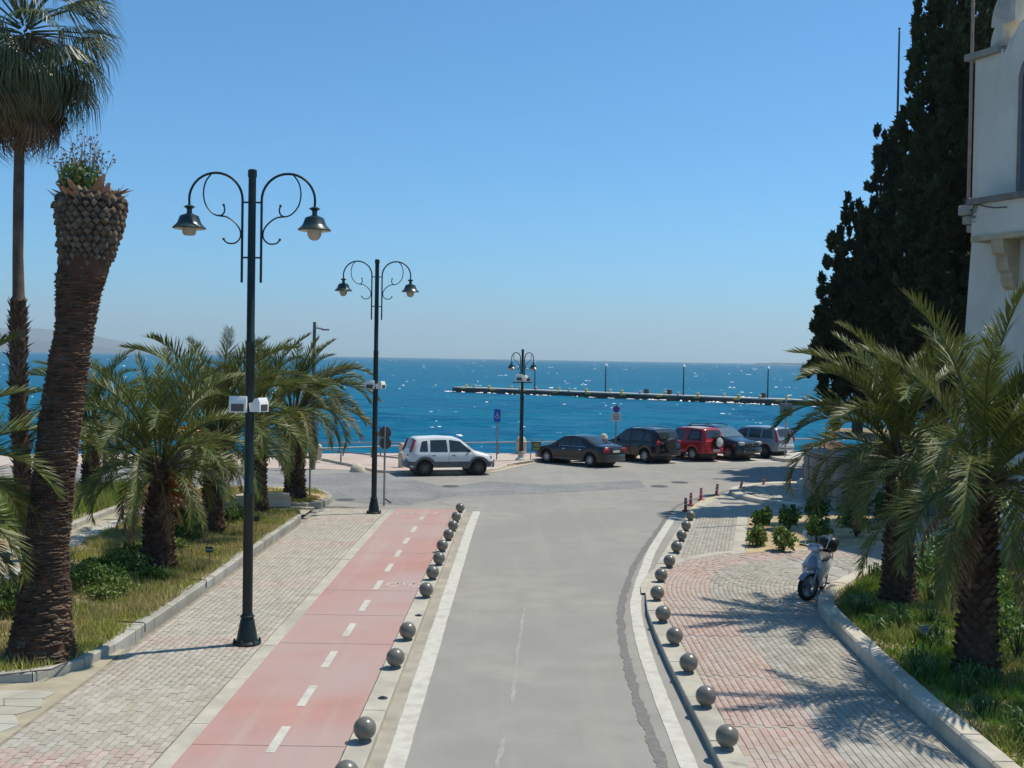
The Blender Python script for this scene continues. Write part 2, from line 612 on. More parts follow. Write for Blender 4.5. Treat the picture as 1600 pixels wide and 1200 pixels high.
slab_row('concrete_edging', -4.315, -4.065, 11.0, 38.6, 2.2, zl, m_conc, 11)
slab_row('concrete_kerb', -2.065, -1.74, 11.0, 39.0, 2.6, lambda y: zl(y) + 0.006, m_conc, 12)
strip('gutter', rowx(-1.80, 38.6), rowx(-1.53, 38.6), 0.005, mat('gutter_concrete', (0.33, 0.30, 0.245), 0.9, 0.15, 3.0, bump=0.2, bscale=40,
      col2=(0.25, 0.23, 0.19), thr=(0.5, 0.7), scale2=1.2, spec=0.2))
road = bpy.data.objects['road']


def ragged(name, path, w, z, m, parent, seed, amp=0.02, step=0.12):
    rnd = random.Random(seed)
    p = smooth_path(path, step)
    N = normals2(p)
    fl, fr = 0.0, 0.0
    L, R = [], []
    for q, nn in zip(p, N):
        fl = fl * 0.6 + rnd.uniform(-amp, amp)
        fr = fr * 0.6 + rnd.uniform(-amp, amp)
        L.append(q - nn * (w / 2 + fl))
        R.append(q + nn * (w / 2 + fr))
    return strip(name, L, R, z, m, parent)


ragged('edge_line', [(sx(-1.40, y), y) for y in (10, 16, 22, 28, 34)] + [(sx(-1.36, 38.6), 38.6)], 0.26, 0.008, m_paint, road, 5, 0.005)
ragged('edge_line', [(2.33, 10), (2.33, 14.6), (2.38, 18.7), (2.48, 21.3), (2.66, 24), (2.95, 26), (3.38, 28.5), (4.05, 32), (5.50, 38.4)], 0.23, 0.008, m_paint, road, 6, 0.005)
ragged('tar_seam', [(1.98, 10), (1.99, 14.6), (1.99, 17.6), (2.13, 21.3), (2.30, 23.45), (2.68, 26.1), (3.25, 29.3), (4.35, 34.3), (6.0, 41.0), (8.0, 44.9), (10.6, 48.7), (14, 51.9)],
       0.14, 0.006, m_seam, road, 8, 0.022, 0.06)
ragged('centre_line', [G(770, 1230), G(785, 1160), G(790, 1155)], 0.07, 0.004, mat('ghost_line', (0.305, 0.288, 0.258), 0.9), road, 9, 0.02)
ragged('centre_line', [G(801, 1100), G(806, 1050), G(812, 1000), G(820, 950)], 0.06, 0.004, MATS['ghost_line'], road, 10, 0.02)

# fine cracks wandering over the road and the square
rk = random.Random(61)
m_crack = mat('crack_dark', (0.165, 0.155, 0.14), 0.95, 0.2, 6.0, spec=0.1)
for k in range(12, 26):
    x, y = (rk.uniform(-0.9, 1.7), rk.uniform(14.5, 36)) if k < 12 else (rk.uniform(-7, 9), rk.uniform(39.5, 50))
    a_ = rk.uniform(0, 6.28)
    P_ = [(x, y)]
    for j in range(rk.randrange(4, 9)):
        a_ += rk.uniform(-0.7, 0.7)
        st_ = rk.uniform(0.15, 0.4) * (1 if k < 12 else 2)
        x, y = x + math.cos(a_) * st_, y + math.sin(a_) * st_
        if k < 12:
            x = max(-1.1, min(1.75, x))
        P_.append((x, y))
    ragged('crack', P_, 0.008 if k < 12 else 0.022, 0.0045, m_crack, road, 200 + k, 0.004, 0.08)
# dashes of the cycle lane
DASH = [(435, 1155), (480, 1087), (515, 1030), (546, 984), (570, 946), (591, 914), (608, 887), (622, 865), (635, 845), (647, 827), (659, 810)]
for i, (px, py) in enumerate(DASH):
    c = G(px, py, zl(G(px, py, 0.12).y))
    yc = c.y
    hl = 0.52 if i < 10 else 0.3
    xx = c.x
    vs = []
    for yy in (yc - hl, yc + hl):
        for dx in (-0.062, 0.062):
            vs.append((xx + dx + 0.010 * (yy - yc), yy, zl(yy) + 0.004))
    MB().add(vs, [(0, 1, 3, 2)]).build('lane_dash', m_paint, lane)
# worn bicycle signs
for px, py, s in ((632, 914, 0.55), (700, 800, 0.6), (638, 800, 0.5)):
    c = G(px, py, 0.12)
    zz = zl(c.y) + 0.004
    q = MB()

    def ring(cx, cy, r, w):
        nn = 14
        vs = [(cx + (r + d) * math.cos(2 * math.pi * k / nn), cy + (r + d) * 1.6 * math.sin(2 * math.pi * k / nn), 0) for d in (-w, w) for k in range(nn)]
        q.add(vs, [(k, (k + 1) % nn, nn + (k + 1) % nn, nn + k) for k in range(nn) if k % 5 != 3])

    ring(-0.45 * s, 0, 0.24 * s, 0.03)
    ring(0.45 * s, 0, 0.24 * s, 0.03)
    for a, b in (((-0.45, 0), (-0.15, 0.5)), ((-0.15, 0.5), (0.3, 0.5)), ((0.3, 0.5), (0.45, 0)), ((-0.15, 0.5), (0.02, 0.0)), ((0.3, 0.5), (0.26, 0.75))):
        A, B = Vector(a) * s, Vector(b) * s
        t = (B - A).normalized() * 0.028
        q.add([(A.x - t.y, A.y + t.x, 0), (A.x + t.y, A.y - t.x, 0), (B.x + t.y, B.y - t.x, 0), (B.x - t.y, B.y + t.x, 0)], [(0, 1, 2, 3)])
    q.build('worn_bicycle_marking', m_paint_worn, lane, loc=(c.x, c.y, zz))


# ------------------------------------------------------------------ paving bricks
def brick_objects(root, bricks, near=300):
    """bricks: (x, y, z, angle, len, wid, material). The largest in view are parts of their own, the rest one mesh"""
    rnd = random.Random(len(bricks))
    unit = {}
    rest = {}

    def seen(b):
        d = b[1]
        px = 800 + b[0] / d * FPX
        py = 560 + CAMH / d * FPX
        return (0 if (-30 < px < 1630 and py < 1225) else 1000) + d

    bricks = sorted(bricks, key=seen)
    for i, (x, y, z, a, L, W, m) in enumerate(bricks):
        dz = rnd.uniform(-0.003, 0.003)
        ta, tb = rnd.uniform(-0.008, 0.008), rnd.uniform(-0.012, 0.012)
        if i < near:
            if m.name not in unit:
                q = MB()
                vs = [(-0.5, -0.5, -0.3), (0.5, -0.5, -0.3), (0.5, 0.5, -0.3), (-0.5, 0.5, -0.3)]
                vs += [(-0.5, -0.5, -0.06), (0.5, -0.5, -0.06), (0.5, 0.5, -0.06), (-0.5, 0.5, -0.06)]
                vs += [(-0.475, -0.455, 0), (0.475, -0.455, 0), (0.475, 0.455, 0), (-0.475, 0.455, 0)]
                fs = [(8, 9, 10, 11)]
                for o_ in (0, 4):
                    fs += [(o_ + k, o_ + (k + 1) % 4, o_ + 4 + (k + 1) % 4, o_ + 4 + k) for k in range(4)]
                q.add(vs, fs)
                unit[m.name] = q.mesh('paving_brick', m)
            o = bpy.data.objects.new('brick', unit[m.name])
            COL.objects.link(o)
            o.parent = root
            o.location = (x, y, z + dz)
            o.rotation_euler = (ta, tb, a)
            o.scale = (L, W, 0.06)
        else:
            r = rest.setdefault(m.name, [m, [], []])
            ca, sa = math.cos(a), math.sin(a)
            n0 = len(r[1])
            for zz, s in ((-0.02, 1.0), (-0.004, 1.0), (0, 0.94)):
                for u, v in ((-1, -1), (1, -1), (1, 1), (-1, 1)):
                    lu, lv = u * L / 2 * (s * 0.5 + 0.5), v * W / 2 * s
                    r[1].append((x + lu * ca - lv * sa, y + lu * sa + lv * ca, z + dz + zz + lv * ta * 2 + lu * tb))
            r[2].append((n0 + 8, n0 + 9, n0 + 10, n0 + 11))
            for o_ in (0, 4):
                for k in range(4):
                    r[2].append((n0 + o_ + k, n0 + o_ + (k + 1) % 4, n0 + o_ + 4 + (k + 1) % 4, n0 + o_ + 4 + k))
    for nm, (m, vs, fs) in rest.items():
        o = link_mesh('bricks', np_mesh('bricks', vs, fs, m), root)
        o['kind'] = 'stuff'


rb = random.Random(21)
root = empty('west_footway')
root['kind'] = 'structure'
bl = []
CW, BL = 0.1105, 0.214
nc = int((-4.33 + 6.48) / CW)
bands = [G(300, 1190, 0.12).y, G(330, 1004, 0.12).y, G(480, 913, 0.12).y, G(540, 850, 0.12).y, G(560, 812, 0.12).y]
for k in range(nc):
    X = -4.33 - CW * (k + 0.5)
    y = 12.6 + (k % 2) * BL / 2 + rb.uniform(-0.02, 0.02)
    while y < 38.6:
        band = any(abs(y - b) < 0.34 for b in bands)
        ln = BL * rb.uniform(0.97, 1.03)
        bl.append((sx(X, y), y, zl(y), math.pi / 2, ln - 0.010, CW - 0.010, m_brick_pink if band and rb.random() < 0.85 else m_brick))
        y += ln
brick_objects(root, bl)

# ------------------------------------------------------------------ east side
KR = [(2.69, 10), (2.69, 16.7), (2.70, 19.3), (2.79, 22.84), (3.02, 25.3), (3.42, 27.6), (4.27, 31.4), (5.68, 37.4), (6.6, 41.0), (8.3, 44.9), (10.9, 48.6), (14.5, 51.7), (20, 54.5)]
BEDR = [(5.88, 10), (5.90, 15.2), (5.95, 17.8), (6.05, 20.1), (6.2, 22.6), (6.45, 23.9), (7.0, 25.2), (8.0, 26.9), (9.6, 28.7), (11.5, 30.2), (15, 31.4)]
bedr_path = smooth_path(BEDR, 0.4)
east = smooth_path(KR, 0.6)
sheet_poly = [(p.x, p.y) for p in east]
# footway bedding as a ribbon mesh following the levels
half = []
mbp = MB()
vs, fs = [], []
for p in east:
    for k in range(9):
        u = k / 8.0
        X = p.x + 0.06 + (22 - p.x) * u
        vs.append((X, p.y, zr(p.y) - 0.012))
for i in range(len(east) - 1):
    for k in range(8):
        fs.append((i * 9 + k, i * 9 + k + 1, i * 9 + 10 + k, i * 9 + 9 + k))
mbp.add(vs, fs)
tag(mbp.build('east_footway_bedding', mat('bedding', (0.33, 0.31, 0.27), 0.95, 0.15, 2.0, bump=0.2, bscale=30)), kind='structure')
kerb('kerb', [p for p in reversed(KR)][0:], -0.36, 0.0, 0.0, m_conc, 2.0, zf=lambda p: zr(p.y) + 0.004, seed=6, ch=-0.012)

# base line of the brick courses: straight along the street, then round the corner and off east
def base_curve():
    P = [(2.98 + 0.012 * (y - 10), y) for y in np.arange(10, 24.4, 0.1)]
    x0 = 2.98 + 0.012 * 14.4
    a = 7.2 - x0
    for t in np.linspace(math.pi, math.pi / 2, 90):
        P.append((7.2 + a * math.cos(t), 24.5 + 6.7 * math.sin(t)))
    for x in np.arange(7.3, 14, 0.1):
        P.append((x, 31.2 + (x - 7.2) * 0.36))
    return np.array(P)


BC = base_curve()
seg = np.linalg.norm(np.diff(BC, axis=0), axis=1)
S = np.concatenate([[0], np.cumsum(seg)])
T = np.gradient(BC, axis=0)
T /= np.linalg.norm(T, axis=1)[:, None]
NR = np.stack([T[:, 1], -T[:, 0]], 1)
bed_poly = [(p.x, p.y) for p in bedr_path] + [(30, 31.4), (30, 10)]
root = empty('east_footway')
root['kind'] = 'structure'
bl = []
for k in range(60):
    off = 0.105 * (k + 0.5)
    red = off < 1.25
    s = 0.5 + (k % 2) * 0.105
    while s < S[-1] - 0.3:
        i = int(np.searchsorted(S, s))
        curv = 0.0
        P = BC[i] + NR[i] * off
        j = min(i + 3, len(BC) - 1)
        d2 = (BC[j] + NR[j] * off) - P
        g = np.linalg.norm(d2) / max(1e-6, S[j] - S[i])
        step = 0.208 / max(0.25, g)
        s += step
        if P[1] > 33.5 or P[0] > 12:
            continue
        if np.min(np.hypot(BC[::3, 0] - P[0], BC[::3, 1] - P[1])) < off - 0.10:
            continue
        if in_poly(P[0] + 0.05, P[1] - 0.05, bed_poly):
            continue
        a = math.atan2(T[i, 1], T[i, 0])
        bl.append((P[0], P[1], zr(P[1]), a, 0.200, 0.097, m_brick_red if red else m_brick_grey))
brick_objects(root, bl)
# second field of grey bricks beyond the cross strip
up = [G(1052, 893, .03), G(1066, 862, .03), G(1087, 812, .03), G(1094, 806, .03), G(1152, 806, .03), G(1143, 867, .03), G(1100, 876, .03)]
up = [(p.x, p.y) for p in up]
bl = []
an = math.radians(78)
ca, sa = math.cos(an), math.sin(an)
o0 = up[0]
for u in np.arange(-1, 13, 0.21):
    for k in range(-20, 45):
        v = -0.105 * k
        uu = u + (k % 2) * 0.105
        x, y = o0[0] + uu * ca - v * sa, o0[1] + uu * sa + v * ca
        if in_poly(x, y, up):
            bl.append((x, y, zr(y), an, 0.20, 0.096, m_brick_grey))
root = empty('upper_footway')
root['kind'] = 'structure'
brick_objects(root, bl, 0)
# pale strips framing the paving
cs = [(p[0], p[1]) for p in BC[::6] if p[1] > 25.2]
CSL = [Vector(p) for p in cs]
cn = normals2(CSL)
strip('cross_edging', [p - q_ * 0.26 for p, q_ in zip(CSL, cn)], [p + q_ * 0.02 for p, q_ in zip(CSL, cn)], lambda p: zr(p[1]) + 0.003, m_conc)
be = [G(1152, 806, .03), G(1143, 867, .03)]
bf = [G(1168, 806, .03), G(1163, 864, .03)]
strip('bed_edging', [be[0], be[1]], [bf[0], bf[1]], lambda p: zr(p[1]) + 0.005, m_conc)
ragged('yellow_line', [G(1078, 800), G(1092, 788), G(1112, 779), G(1150, 770), G(1200, 763), G(1260, 757)], 0.16, 0.034, m_yellow_line, bpy.data.objects['east_footway_bedding'], 31, 0.02)
g0 = G(1147, 786, 0.03)
q = MB()
q.box((0, 0, 0.004), (0.95, 0.34, 0.008))
for k in range(12):
    q.box((-0.42 + k * 0.0765, 0, 0.012), (0.03, 0.30, 0.012))
tag(q.build('drain_grate', mat('grate_grey', (0.2, 0.2, 0.2), 0.7, 0.2), None, loc=(g0.x, g0.y, 0.026)), 'long grey drain grate in the footway by the round island', 'drain grate')

# sandy bed with shrubs behind the scooter
sb = [G(1165, 865, .03), G(1170, 806, .03), G(1240, 803, .03), G(1330, 806, .03), G(1480, 806, .03), G(1480, 848, .03), G(1380, 853, .03), G(1260, 857, .03)]
sheet('sandy_bed', [(p.x, p.y) for p in sb], 0.038, m_soil_dry)

# rounded cobbled island and the platform behind it
def disc_kerb(name, c, r, h, z0, m, w, a0, a1, seed):
    pts = [(c[0] + r * math.cos(t), c[1] + r * math.sin(t)) for t in np.linspace(math.radians(a0), math.radians(a1), 24)]
    return kerb(name, pts, -w, h, z0, m, 0.9, seed=seed, ch=0.02 if w < 0 else -0.02)


IC, IR = (12.9, 44.2), 4.4
kerb('kerb', [(IC[0] + IR * math.cos(t), IC[1] + IR * math.sin(t)) for t in np.linspace(math.radians(80), math.radians(300), 30)], -0.42, 0.15, 0.03, m_kerb_r, 0.85, seed=13, ch=-0.02)
sheet('island_setting', [(IC[0] + (IR - 0.4) * math.cos(t), IC[1] + (IR - 0.4) * math.sin(t)) for t in np.linspace(0, 2 * math.pi, 48, endpoint=False)], 0.145, m_sand)
island = empty('cobbled_island')
island['kind'] = 'structure'
rc = random.Random(5)
cob_v, cob_f, n_c = [], [], 0
unit = MB().bbox((0, 0, 0), (1, 1, 1), 0.16).mesh('cobble', mat('cobble_stone', (0.40, 0.36, 0.30), 0.9, 0.15, 4.0, island=0.22, bump=0.3, bscale=30))
rows = []
for k in range(-40, 41):
    for j in range(-40, 41):
        x = IC[0] + j * 0.19 + (k % 2) * 0.09 + rc.uniform(-0.015, 0.015)
        y = IC[1] + k * 0.19 + rc.uniform(-0.015, 0.015)
        if math.hypot(x - IC[0], y - IC[1]) < IR - 0.55 and x < 13.2:
            rows.append((x, y))
rows.sort(key=lambda p: p[1])
for i, (x, y) in enumerate(rows):
    if i < 300:
        o = link_mesh('cobble', unit, island, (x, y, 0.15), (rc.uniform(-.06, .06), rc.uniform(-.06, .06), rc.uniform(-.1, .1)), (0.165, 0.165, 0.07))
    else:
        q = MB().bbox((x, y, 0.15), (0.165, 0.165, 0.07), 0.02)
        nb = len(cob_v)
        cob_v += q.v
        cob_f += [tuple(i_ + nb for i_ in f) for f in q.f]
me = bpy.data.meshes.new('cobbles')
me.from_pydata(cob_v, [], cob_f)
me.materials.append(MATS['cobble_stone'])
link_mesh('cobbles', me, island)['kind'] = 'stuff'
PC, PR = (15.2, 46.2), 3.6
kerb('kerb', [(PC[0] + PR * math.cos(t), PC[1] + PR * math.sin(t)) for t in np.linspace(math.radians(90), math.radians(270), 22)], -0.5, 0.22, 0.14, m_kerb_r, 0.9, seed=14, ch=-0.02)
sheet('round_platform', [(PC[0] + (PR - 0.4) * math.cos(t), PC[1] + (PR - 0.4) * math.sin(t)) for t in np.linspace(0, 2 * math.pi, 40, endpoint=False)], 0.345, m_conc_pale)

# east planting bed: soil and kerb
kerb('kerb', list(reversed(BEDR)), -0.30, 0.24, 0.0, m_kerb_r, 1.0, zf=lambda p: zr(p.y), seed=15, ch=-0.03)
sheet('east_bed_soil', [(p.x + 0.2, p.y - 0.1) for p in bedr_path] + [(24, 31.2), (24, 10)], 0.22, m_soil)
# low concrete wall behind that bed
a, b = AT(1432, 872, 30.6), Vector((20.5, 32.2, 0))
q = MB()
d = Vector((b.x - a.x, b.y - a.y, 0)).normalized()
nn = Vector((-d.y, d.x, 0))
q.prism([(a.x, a.y), (b.x, b.y), (b.x + nn.x * 0.3, b.y + nn.y * 0.3), (a.x + nn.x * 0.3, a.y + nn.y * 0.3)], 0.0, 0.62)
tag(q.build('low_wall', m_conc_pale), 'low grey concrete wall in shade at the back of the right palm bed', 'wall')

# ------------------------------------------------------------------ west beds and garden path
BEDA = [(-11.2, 17.2), (-8.6, 17.25), (-7.45, 17.35), (-6.95, 17.7), (-6.68, 18.6), (-6.60, 19.6), (sx(-6.60, 24), 24), (sx(-6.62, 30), 30), (sx(-6.62, 35.5), 35.5), (-6.75, 36.3)]
kerb('kerb', BEDA, -0.25, 0.14, 0.0, m_kerb, 1.0, zf=lambda p: zl(p.y), seed=16, ch=-0.025)
bedA = [(p.x - 0.12, p.y + 0.08) for p in smooth_path(BEDA, 0.5)] + [(-10.9, 36.2), (-11.1, 33), (-10.95, 29.5), (-10.6, 24), (-10.7, 18)]
sheet('west_bed_soil', bedA, 0.235, m_soil)
KB = [(-7.0, 38.4), (-9.2, 38.6), (-11.4, 38.4), (-12.25, 37.2), (-12.4, 34.5), (-12.3, 31.5), (-12.0, 27.0), (-11.8, 22), (-11.9, 17)]
bedB = [(p[0] - 0.1, p[1] + 0.1) for p in KB[2:]] + [(-26, 17), (-26, 41.5), (-12.4, 42.3)]
kerb('kerb', KB[2:], 0.22, 0.17, 0.10, m_kerb, 1.0, seed=17)
sheet('rear_bed_soil', bedB, 0.22, m_soil)
bedC = [(-11.6, 38.5), (-7.0, 38.3), (-6.45, 38.6), (-6.25, 39.6), (-6.35, 41.0), (-6.9, 42.3), (-7.8, 43.2), (-11.6, 43.0)]
kerb('kerb', [bedC[0], bedC[1], bedC[2], bedC[3], bedC[4], bedC[5], bedC[6]], -0.2, 0.17, 0.05, m_kerb, 0.8, seed=18, ch=-0.02)
sheet('corner_bed_soil', [(p[0] - (0.1 if p[0] > -9 else 0), p[1] + 0.05) for p in bedC], 0.19, m_soil_dry)
sheet('garden_path', [(-13, 12), (-6.44, 12), (-6.44, 17.4), (-6.50, 19.5), (-6.62, 19.5), (-6.9, 17.8), (-7.4, 17.45), (-10.6, 17.6), (-10.5, 24), (-10.9, 29.5), (-11.0, 33), (-10.8, 36.3), (-6.5, 36.4), (-6.5, 38.3), (-11.5, 38.6), (-12.4, 37), (-12.5, 33), (-12.1, 27), (-12.0, 17)],
      0.105, mat('path_mortar', (0.34, 0.30, 0.22), 0.95, 0.15, 3.0))


def crazy_paving(root, poly, cell, z, seed, limit=300):
    """irregular flagstones: jittered grid cells shrunk a little so that the mortar shows"""
    rnd = random.Random(seed)
    xs = [p[0] for p in poly]
    ys = [p[1] for p in poly]
    nx, ny = int((max(xs) - min(xs)) / cell) + 2, int((max(ys) - min(ys)) / (cell * 0.75)) + 2
    g = {}
    for i in range(nx + 1):
        for j in range(ny + 1):
            g[i, j] = Vector((min(xs) + (i - 0.5 + (j % 2) * 0.4) * cell + rnd.uniform(-.2, .2) * cell, min(ys) + (j - 0.5) * cell * 0.75 + rnd.uniform(-.2, .2) * cell))
    out = []
    for i in range(nx):
        for j in range(ny):
            c4 = [g[i, j], g[i + 1, j], g[i + 1, j + 1], g[i, j + 1]]
            c = sum(c4, Vector((0, 0))) / 4
            if all(in_poly(p.x, p.y, poly) for p in c4):
                pts = []
                for a_, b_ in zip(c4, c4[1:] + c4[:1]):
                    pts.append(a_.lerp(b_, 0.05))
                    pts.append(a_.lerp(b_, 0.95))
                pts = [c + (p - c) * 0.965 for p in pts]
                out.append((pts, rnd.uniform(-0.004, 0.004)))
    for pts, dz in out[:limit]:
        MB().prism([(p.x, p.y) for p in pts], z - 0.03, z + dz).build('flagstone', m_flag, root)


root = empty('flagstone_path')
root['kind'] = 'structure'
crazy_paving(root, [(-12.15, 22), (-10.45, 22), (-10.75, 29.5), (-10.85, 33), (-10.75, 36.6), (-11.2, 38.3), (-12.2, 37.2), (-12.25, 33), (-11.9, 27)], 0.52, 0.122, 3)
crazy_paving(root, [(-11.2, 36.5), (-6.5, 36.5), (-6.5, 38.25), (-11.3, 38.3)], 0.5, 0.122, 4)
crazy_paving(root, [(-11.5, 13), (-6.5, 13), (-6.5, 17.1), (-11.5, 17.2)], 0.5, 0.124, 5)

# ------------------------------------------------------------------ sea, far coast, pier
SEA_Z = -1.5
m_sea = bpy.data.materials.new('sea_water')
m_sea.use_nodes = True
nt = m_sea.node_tree
bs = nt.nodes['Principled BSDF']
bs.inputs['Roughness'].default_value = 0.4
bs.inputs['IOR'].default_value = 1.33
bs.inputs['Specular IOR Level'].default_value = 0.05
geo = nt.nodes.new('ShaderNodeNewGeometry')


def sea_noise(scale, stretch, det=3.0):
    mp = nt.nodes.new('ShaderNodeMapping')
    mp.inputs['Scale'].default_value = stretch
    mp.inputs['Rotation'].default_value = (0, 0, math.radians(12))
    nt.links.new(geo.outputs['Position'], mp.inputs['Vector'])
    tx = nt.nodes.new('ShaderNodeTexNoise')
    tx.inputs['Scale'].default_value = scale
    tx.inputs['Detail'].default_value = det
    nt.links.new(mp.outputs[0], tx.inputs['Vector'])
    return tx.outputs['Fac']


def sea_mix(f, a, b, lo, hi):
    mr = nt.nodes.new('ShaderNodeMapRange')
    mr.inputs[1].default_value, mr.inputs[2].default_value = lo, hi
    nt.links.new(f, mr.inputs[0])
    mx = nt.nodes.new('ShaderNodeMix')
    mx.data_type = 'RGBA'
    nt.links.new(mr.outputs[0], mx.inputs[0])
    for sk, v in ((mx.inputs[6], a), (mx.inputs[7], b)):
        if hasattr(v, 'is_linked'):
            nt.links.new(v, sk)
        else:
            sk.default_value = (*v, 1)
    return mx.outputs[2]


deep = sea_mix(sea_noise(0.02, (0.35, 1, 1)), (0.002, 0.092, 0.180), (0.004, 0.128, 0.195), 0.38, 0.66)
chop = sea_mix(sea_noise(0.30, (0.3, 1, 1), 4.0), deep, (0.002, 0.064, 0.145), 0.48, 0.72)
chop = sea_mix(sea_noise(0.9, (0.35, 1, 1), 3.0), chop, (0.014, 0.140, 0.215), 0.56, 0.78)
chop = sea_mix(sea_noise(3.2, (0.45, 1, 1), 3.0), chop, (0.010, 0.150, 0.235), 0.52, 0.80)
chop = sea_mix(sea_noise(1.7, (0.35, 1, 1), 4.0), chop, (0.001, 0.045, 0.105), 0.54, 0.80)
nt.links.new(chop, bs.inputs['Base Color'])
bp = nt.nodes.new('ShaderNodeBump')
bp.inputs['Strength'].default_value = 0.8
bp.inputs['Distance'].default_value = 0.35
nt.links.new(sea_noise(0.55, (0.4, 1, 1), 5.0), bp.inputs['Height'])
nt.links.new(bp.outputs[0], bs.inputs['Normal'])
NR_, NA_ = 420, 340
rr = 34.0 * (12500.0 / 34.0) ** (np.linspace(0, 1, NR_) ** 1.15)
aa = np.linspace(math.radians(32), math.radians(142), NA_)
R_, A_ = np.meshgrid(rr, aa, indexing='ij')
X_, Y_ = R_ * np.cos(A_), R_ * np.sin(A_)
rw = np.random.RandomState(3)
Z_ = np.zeros_like(X_)
for k in range(14):
    wl = rw.uniform(2.2, 11.0)
    th = math.radians(-75 + rw.uniform(-32, 32))
    amp = 0.0105 * wl
    cell = np.maximum(np.gradient(rr)[:, None], rr[:, None] * (aa[1] - aa[0]) * 0.35)
    fade = np.clip(1.6 - 3.2 * cell / wl, 0, 1)
    ph = (X_ * math.cos(th) + Y_ * math.sin(th)) * 2 * math.pi / wl + rw.uniform(0, 6.28)
    Z_ += amp * fade * (np.sin(ph) + 0.35 * np.sin(2 * ph + 0.6))
V = np.stack([X_, Y_, Z_ + SEA_Z], -1).reshape(-1, 3)
idx = np.arange(NR_ * NA_).reshape(NR_, NA_)
Q = np.stack([idx[:-1, :-1], idx[1:, :-1], idx[1:, 1:], idx[:-1, 1:]], -1).reshape(-1, 4)
o = link_mesh('sea', np_mesh('sea', V, Q, m_sea, True))
o['kind'] = 'structure'

# foam crests: low ragged humps on the water
m_foam = mat('foam', (0.80, 0.82, 0.82), 0.9, 0.05, 3.0, spec=0.1)
fv, ff = [], []


def foam_patch(x, y, L, wd, h, a, rnd):
    n0 = len(fv)
    k = 7
    ca, sa = math.cos(a), math.sin(a)
    for i in range(k):
        u = -1 + 2 * i / (k - 1)
        e = (1 - u * u) ** 0.5
        j = rnd.uniform(-0.3, 0.3) * wd
        for v, hz in ((-1, 0.0), (0, 1.0), (1, 0.0)):
            lx = u * L / 2
            ly = j + v * wd / 2 * (0.25 + 0.75 * e) * rnd.uniform(0.6, 1.2)
            z = SEA_Z + 0.10 + hz * h * (0.2 + 0.8 * e) * rnd.uniform(0.4, 1.2)
            fv.append((x + lx * ca - ly * sa, y + lx * sa + ly * ca, z))
    for i in range(k - 1):
        for j in range(2):
            b = n0 + i * 3 + j
            ff.append((b, b + 3, b + 4, b + 1))


rf = random.Random(17)
for i in range(1300):
    t = rf.random()
    Yd = 70 * (4200 / 70.0) ** (t ** 0.85)
    ang = rf.uniform(-0.50, 0.50)
    X0, Y0 = Yd * math.tan(ang), Yd
    sc = (Yd / 100.0) ** 0.55 * rf.choice((0.22, 0.28, 0.3, 0.4, 0.4, 0.5, 0.8, 1.1))
    foam_patch(X0, Y0, 0.42 * sc * rf.uniform(0.5, 1.6), 0.26 * sc, 0.065 * sc * rf.uniform(0.5, 1.3), rf.uniform(-0.25, 0.35), rf)
    if rf.random() < 0.3:
        foam_patch(X0 + sc * rf.uniform(-1, 1), Y0 + sc, 0.5 * sc, 0.3 * sc, 0.07 * sc, rf.uniform(-0.2, 0.3), rf)

# pier running out from the shore on the right
PA = G(706, 612.5, SEA_Z)
PB = G(1240, 634.5, SEA_Z)
pd = (PB - PA)
plen = pd.length
pd.normalize()
pn = Vector((-pd.y, pd.x, 0))
pier = empty('pier', (PA.x, PA.y, SEA_Z), math.atan2(pd.y, pd.x), 'long low concrete pier with dark side lying out in the sea', 'pier')
PL = plen + 60
ptop = 1.02
MB().box((PL / 2, 1.6, ptop - 0.10), (PL, 3.2, 0.2)).build('deck', mat('pier_deck', (0.50, 0.46, 0.40), 0.9, 0.1, 0.6), pier)
q = MB()
prof = [(0.02, -2), (0.02, ptop - 0.2), (3.18, ptop - 0.2), (3.18, -2)]
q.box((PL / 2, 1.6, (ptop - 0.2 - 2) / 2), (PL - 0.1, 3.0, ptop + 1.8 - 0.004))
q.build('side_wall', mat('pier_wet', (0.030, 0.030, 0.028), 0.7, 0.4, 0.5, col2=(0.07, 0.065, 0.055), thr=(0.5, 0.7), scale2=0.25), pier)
m_pyel = mat('pier_yellow', (0.62, 0.42, 0.10), 0.7, 0.15)
for i in range(26):
    x = 1.5 + i * (plen / 19.0)
    if x > PL - 2:
        break
    q = MB().lathe([(0.30, 0), (0.20, 0.08), (0.17, 0.34), (0.28, 0.40), (0.28, 0.48), (0.06, 0.54)], 10)
    q.build('mooring_bollard', m_pyel if i % 2 == 0 else m_cream, pier, loc=(x, 0.5 if i % 3 else 2.6, ptop))
for i, x in enumerate((plen * 0.60, plen * 0.665, plen * 0.91)):
    q = MB().bbox((0, 0, 0.4), (0.7, 0.6, 0.8), 0.06)
    q.build('service_box', m_dark, pier, loc=(x, 2.5, ptop))
for x in np.arange(3, PL - 4, 7.3):
    q = MB().box((0, 0, 0), (1.1, 0.2, 0.30))
    q.build('fender', m_pyel, pier, loc=(x, -0.06, ptop - 0.22))
# spray along its foot
for i in range(150):
    u = rf.uniform(-1, PL)
    p = PA + pd * u
    w = (math.sin(u * 0.11 + 1.0) + math.sin(u * 0.043)) * 0.5
    p = p - pn * rf.uniform(0.2, 1.3 + max(0, w))
    foam_patch(p.x, p.y, rf.uniform(0.3, 1.2), rf.uniform(0.15, 0.45), rf.uniform(0.02, 0.16) * (1 + max(0, w)), math.atan2(pd.y, pd.x) + rf.uniform(-.3, .3), rf)
o = link_mesh('whitecaps', np_mesh('whitecaps', fv, ff, m_foam, True))
tag(o, 'scattered white foam crests on the blue sea', 'foam', None, 'stuff')

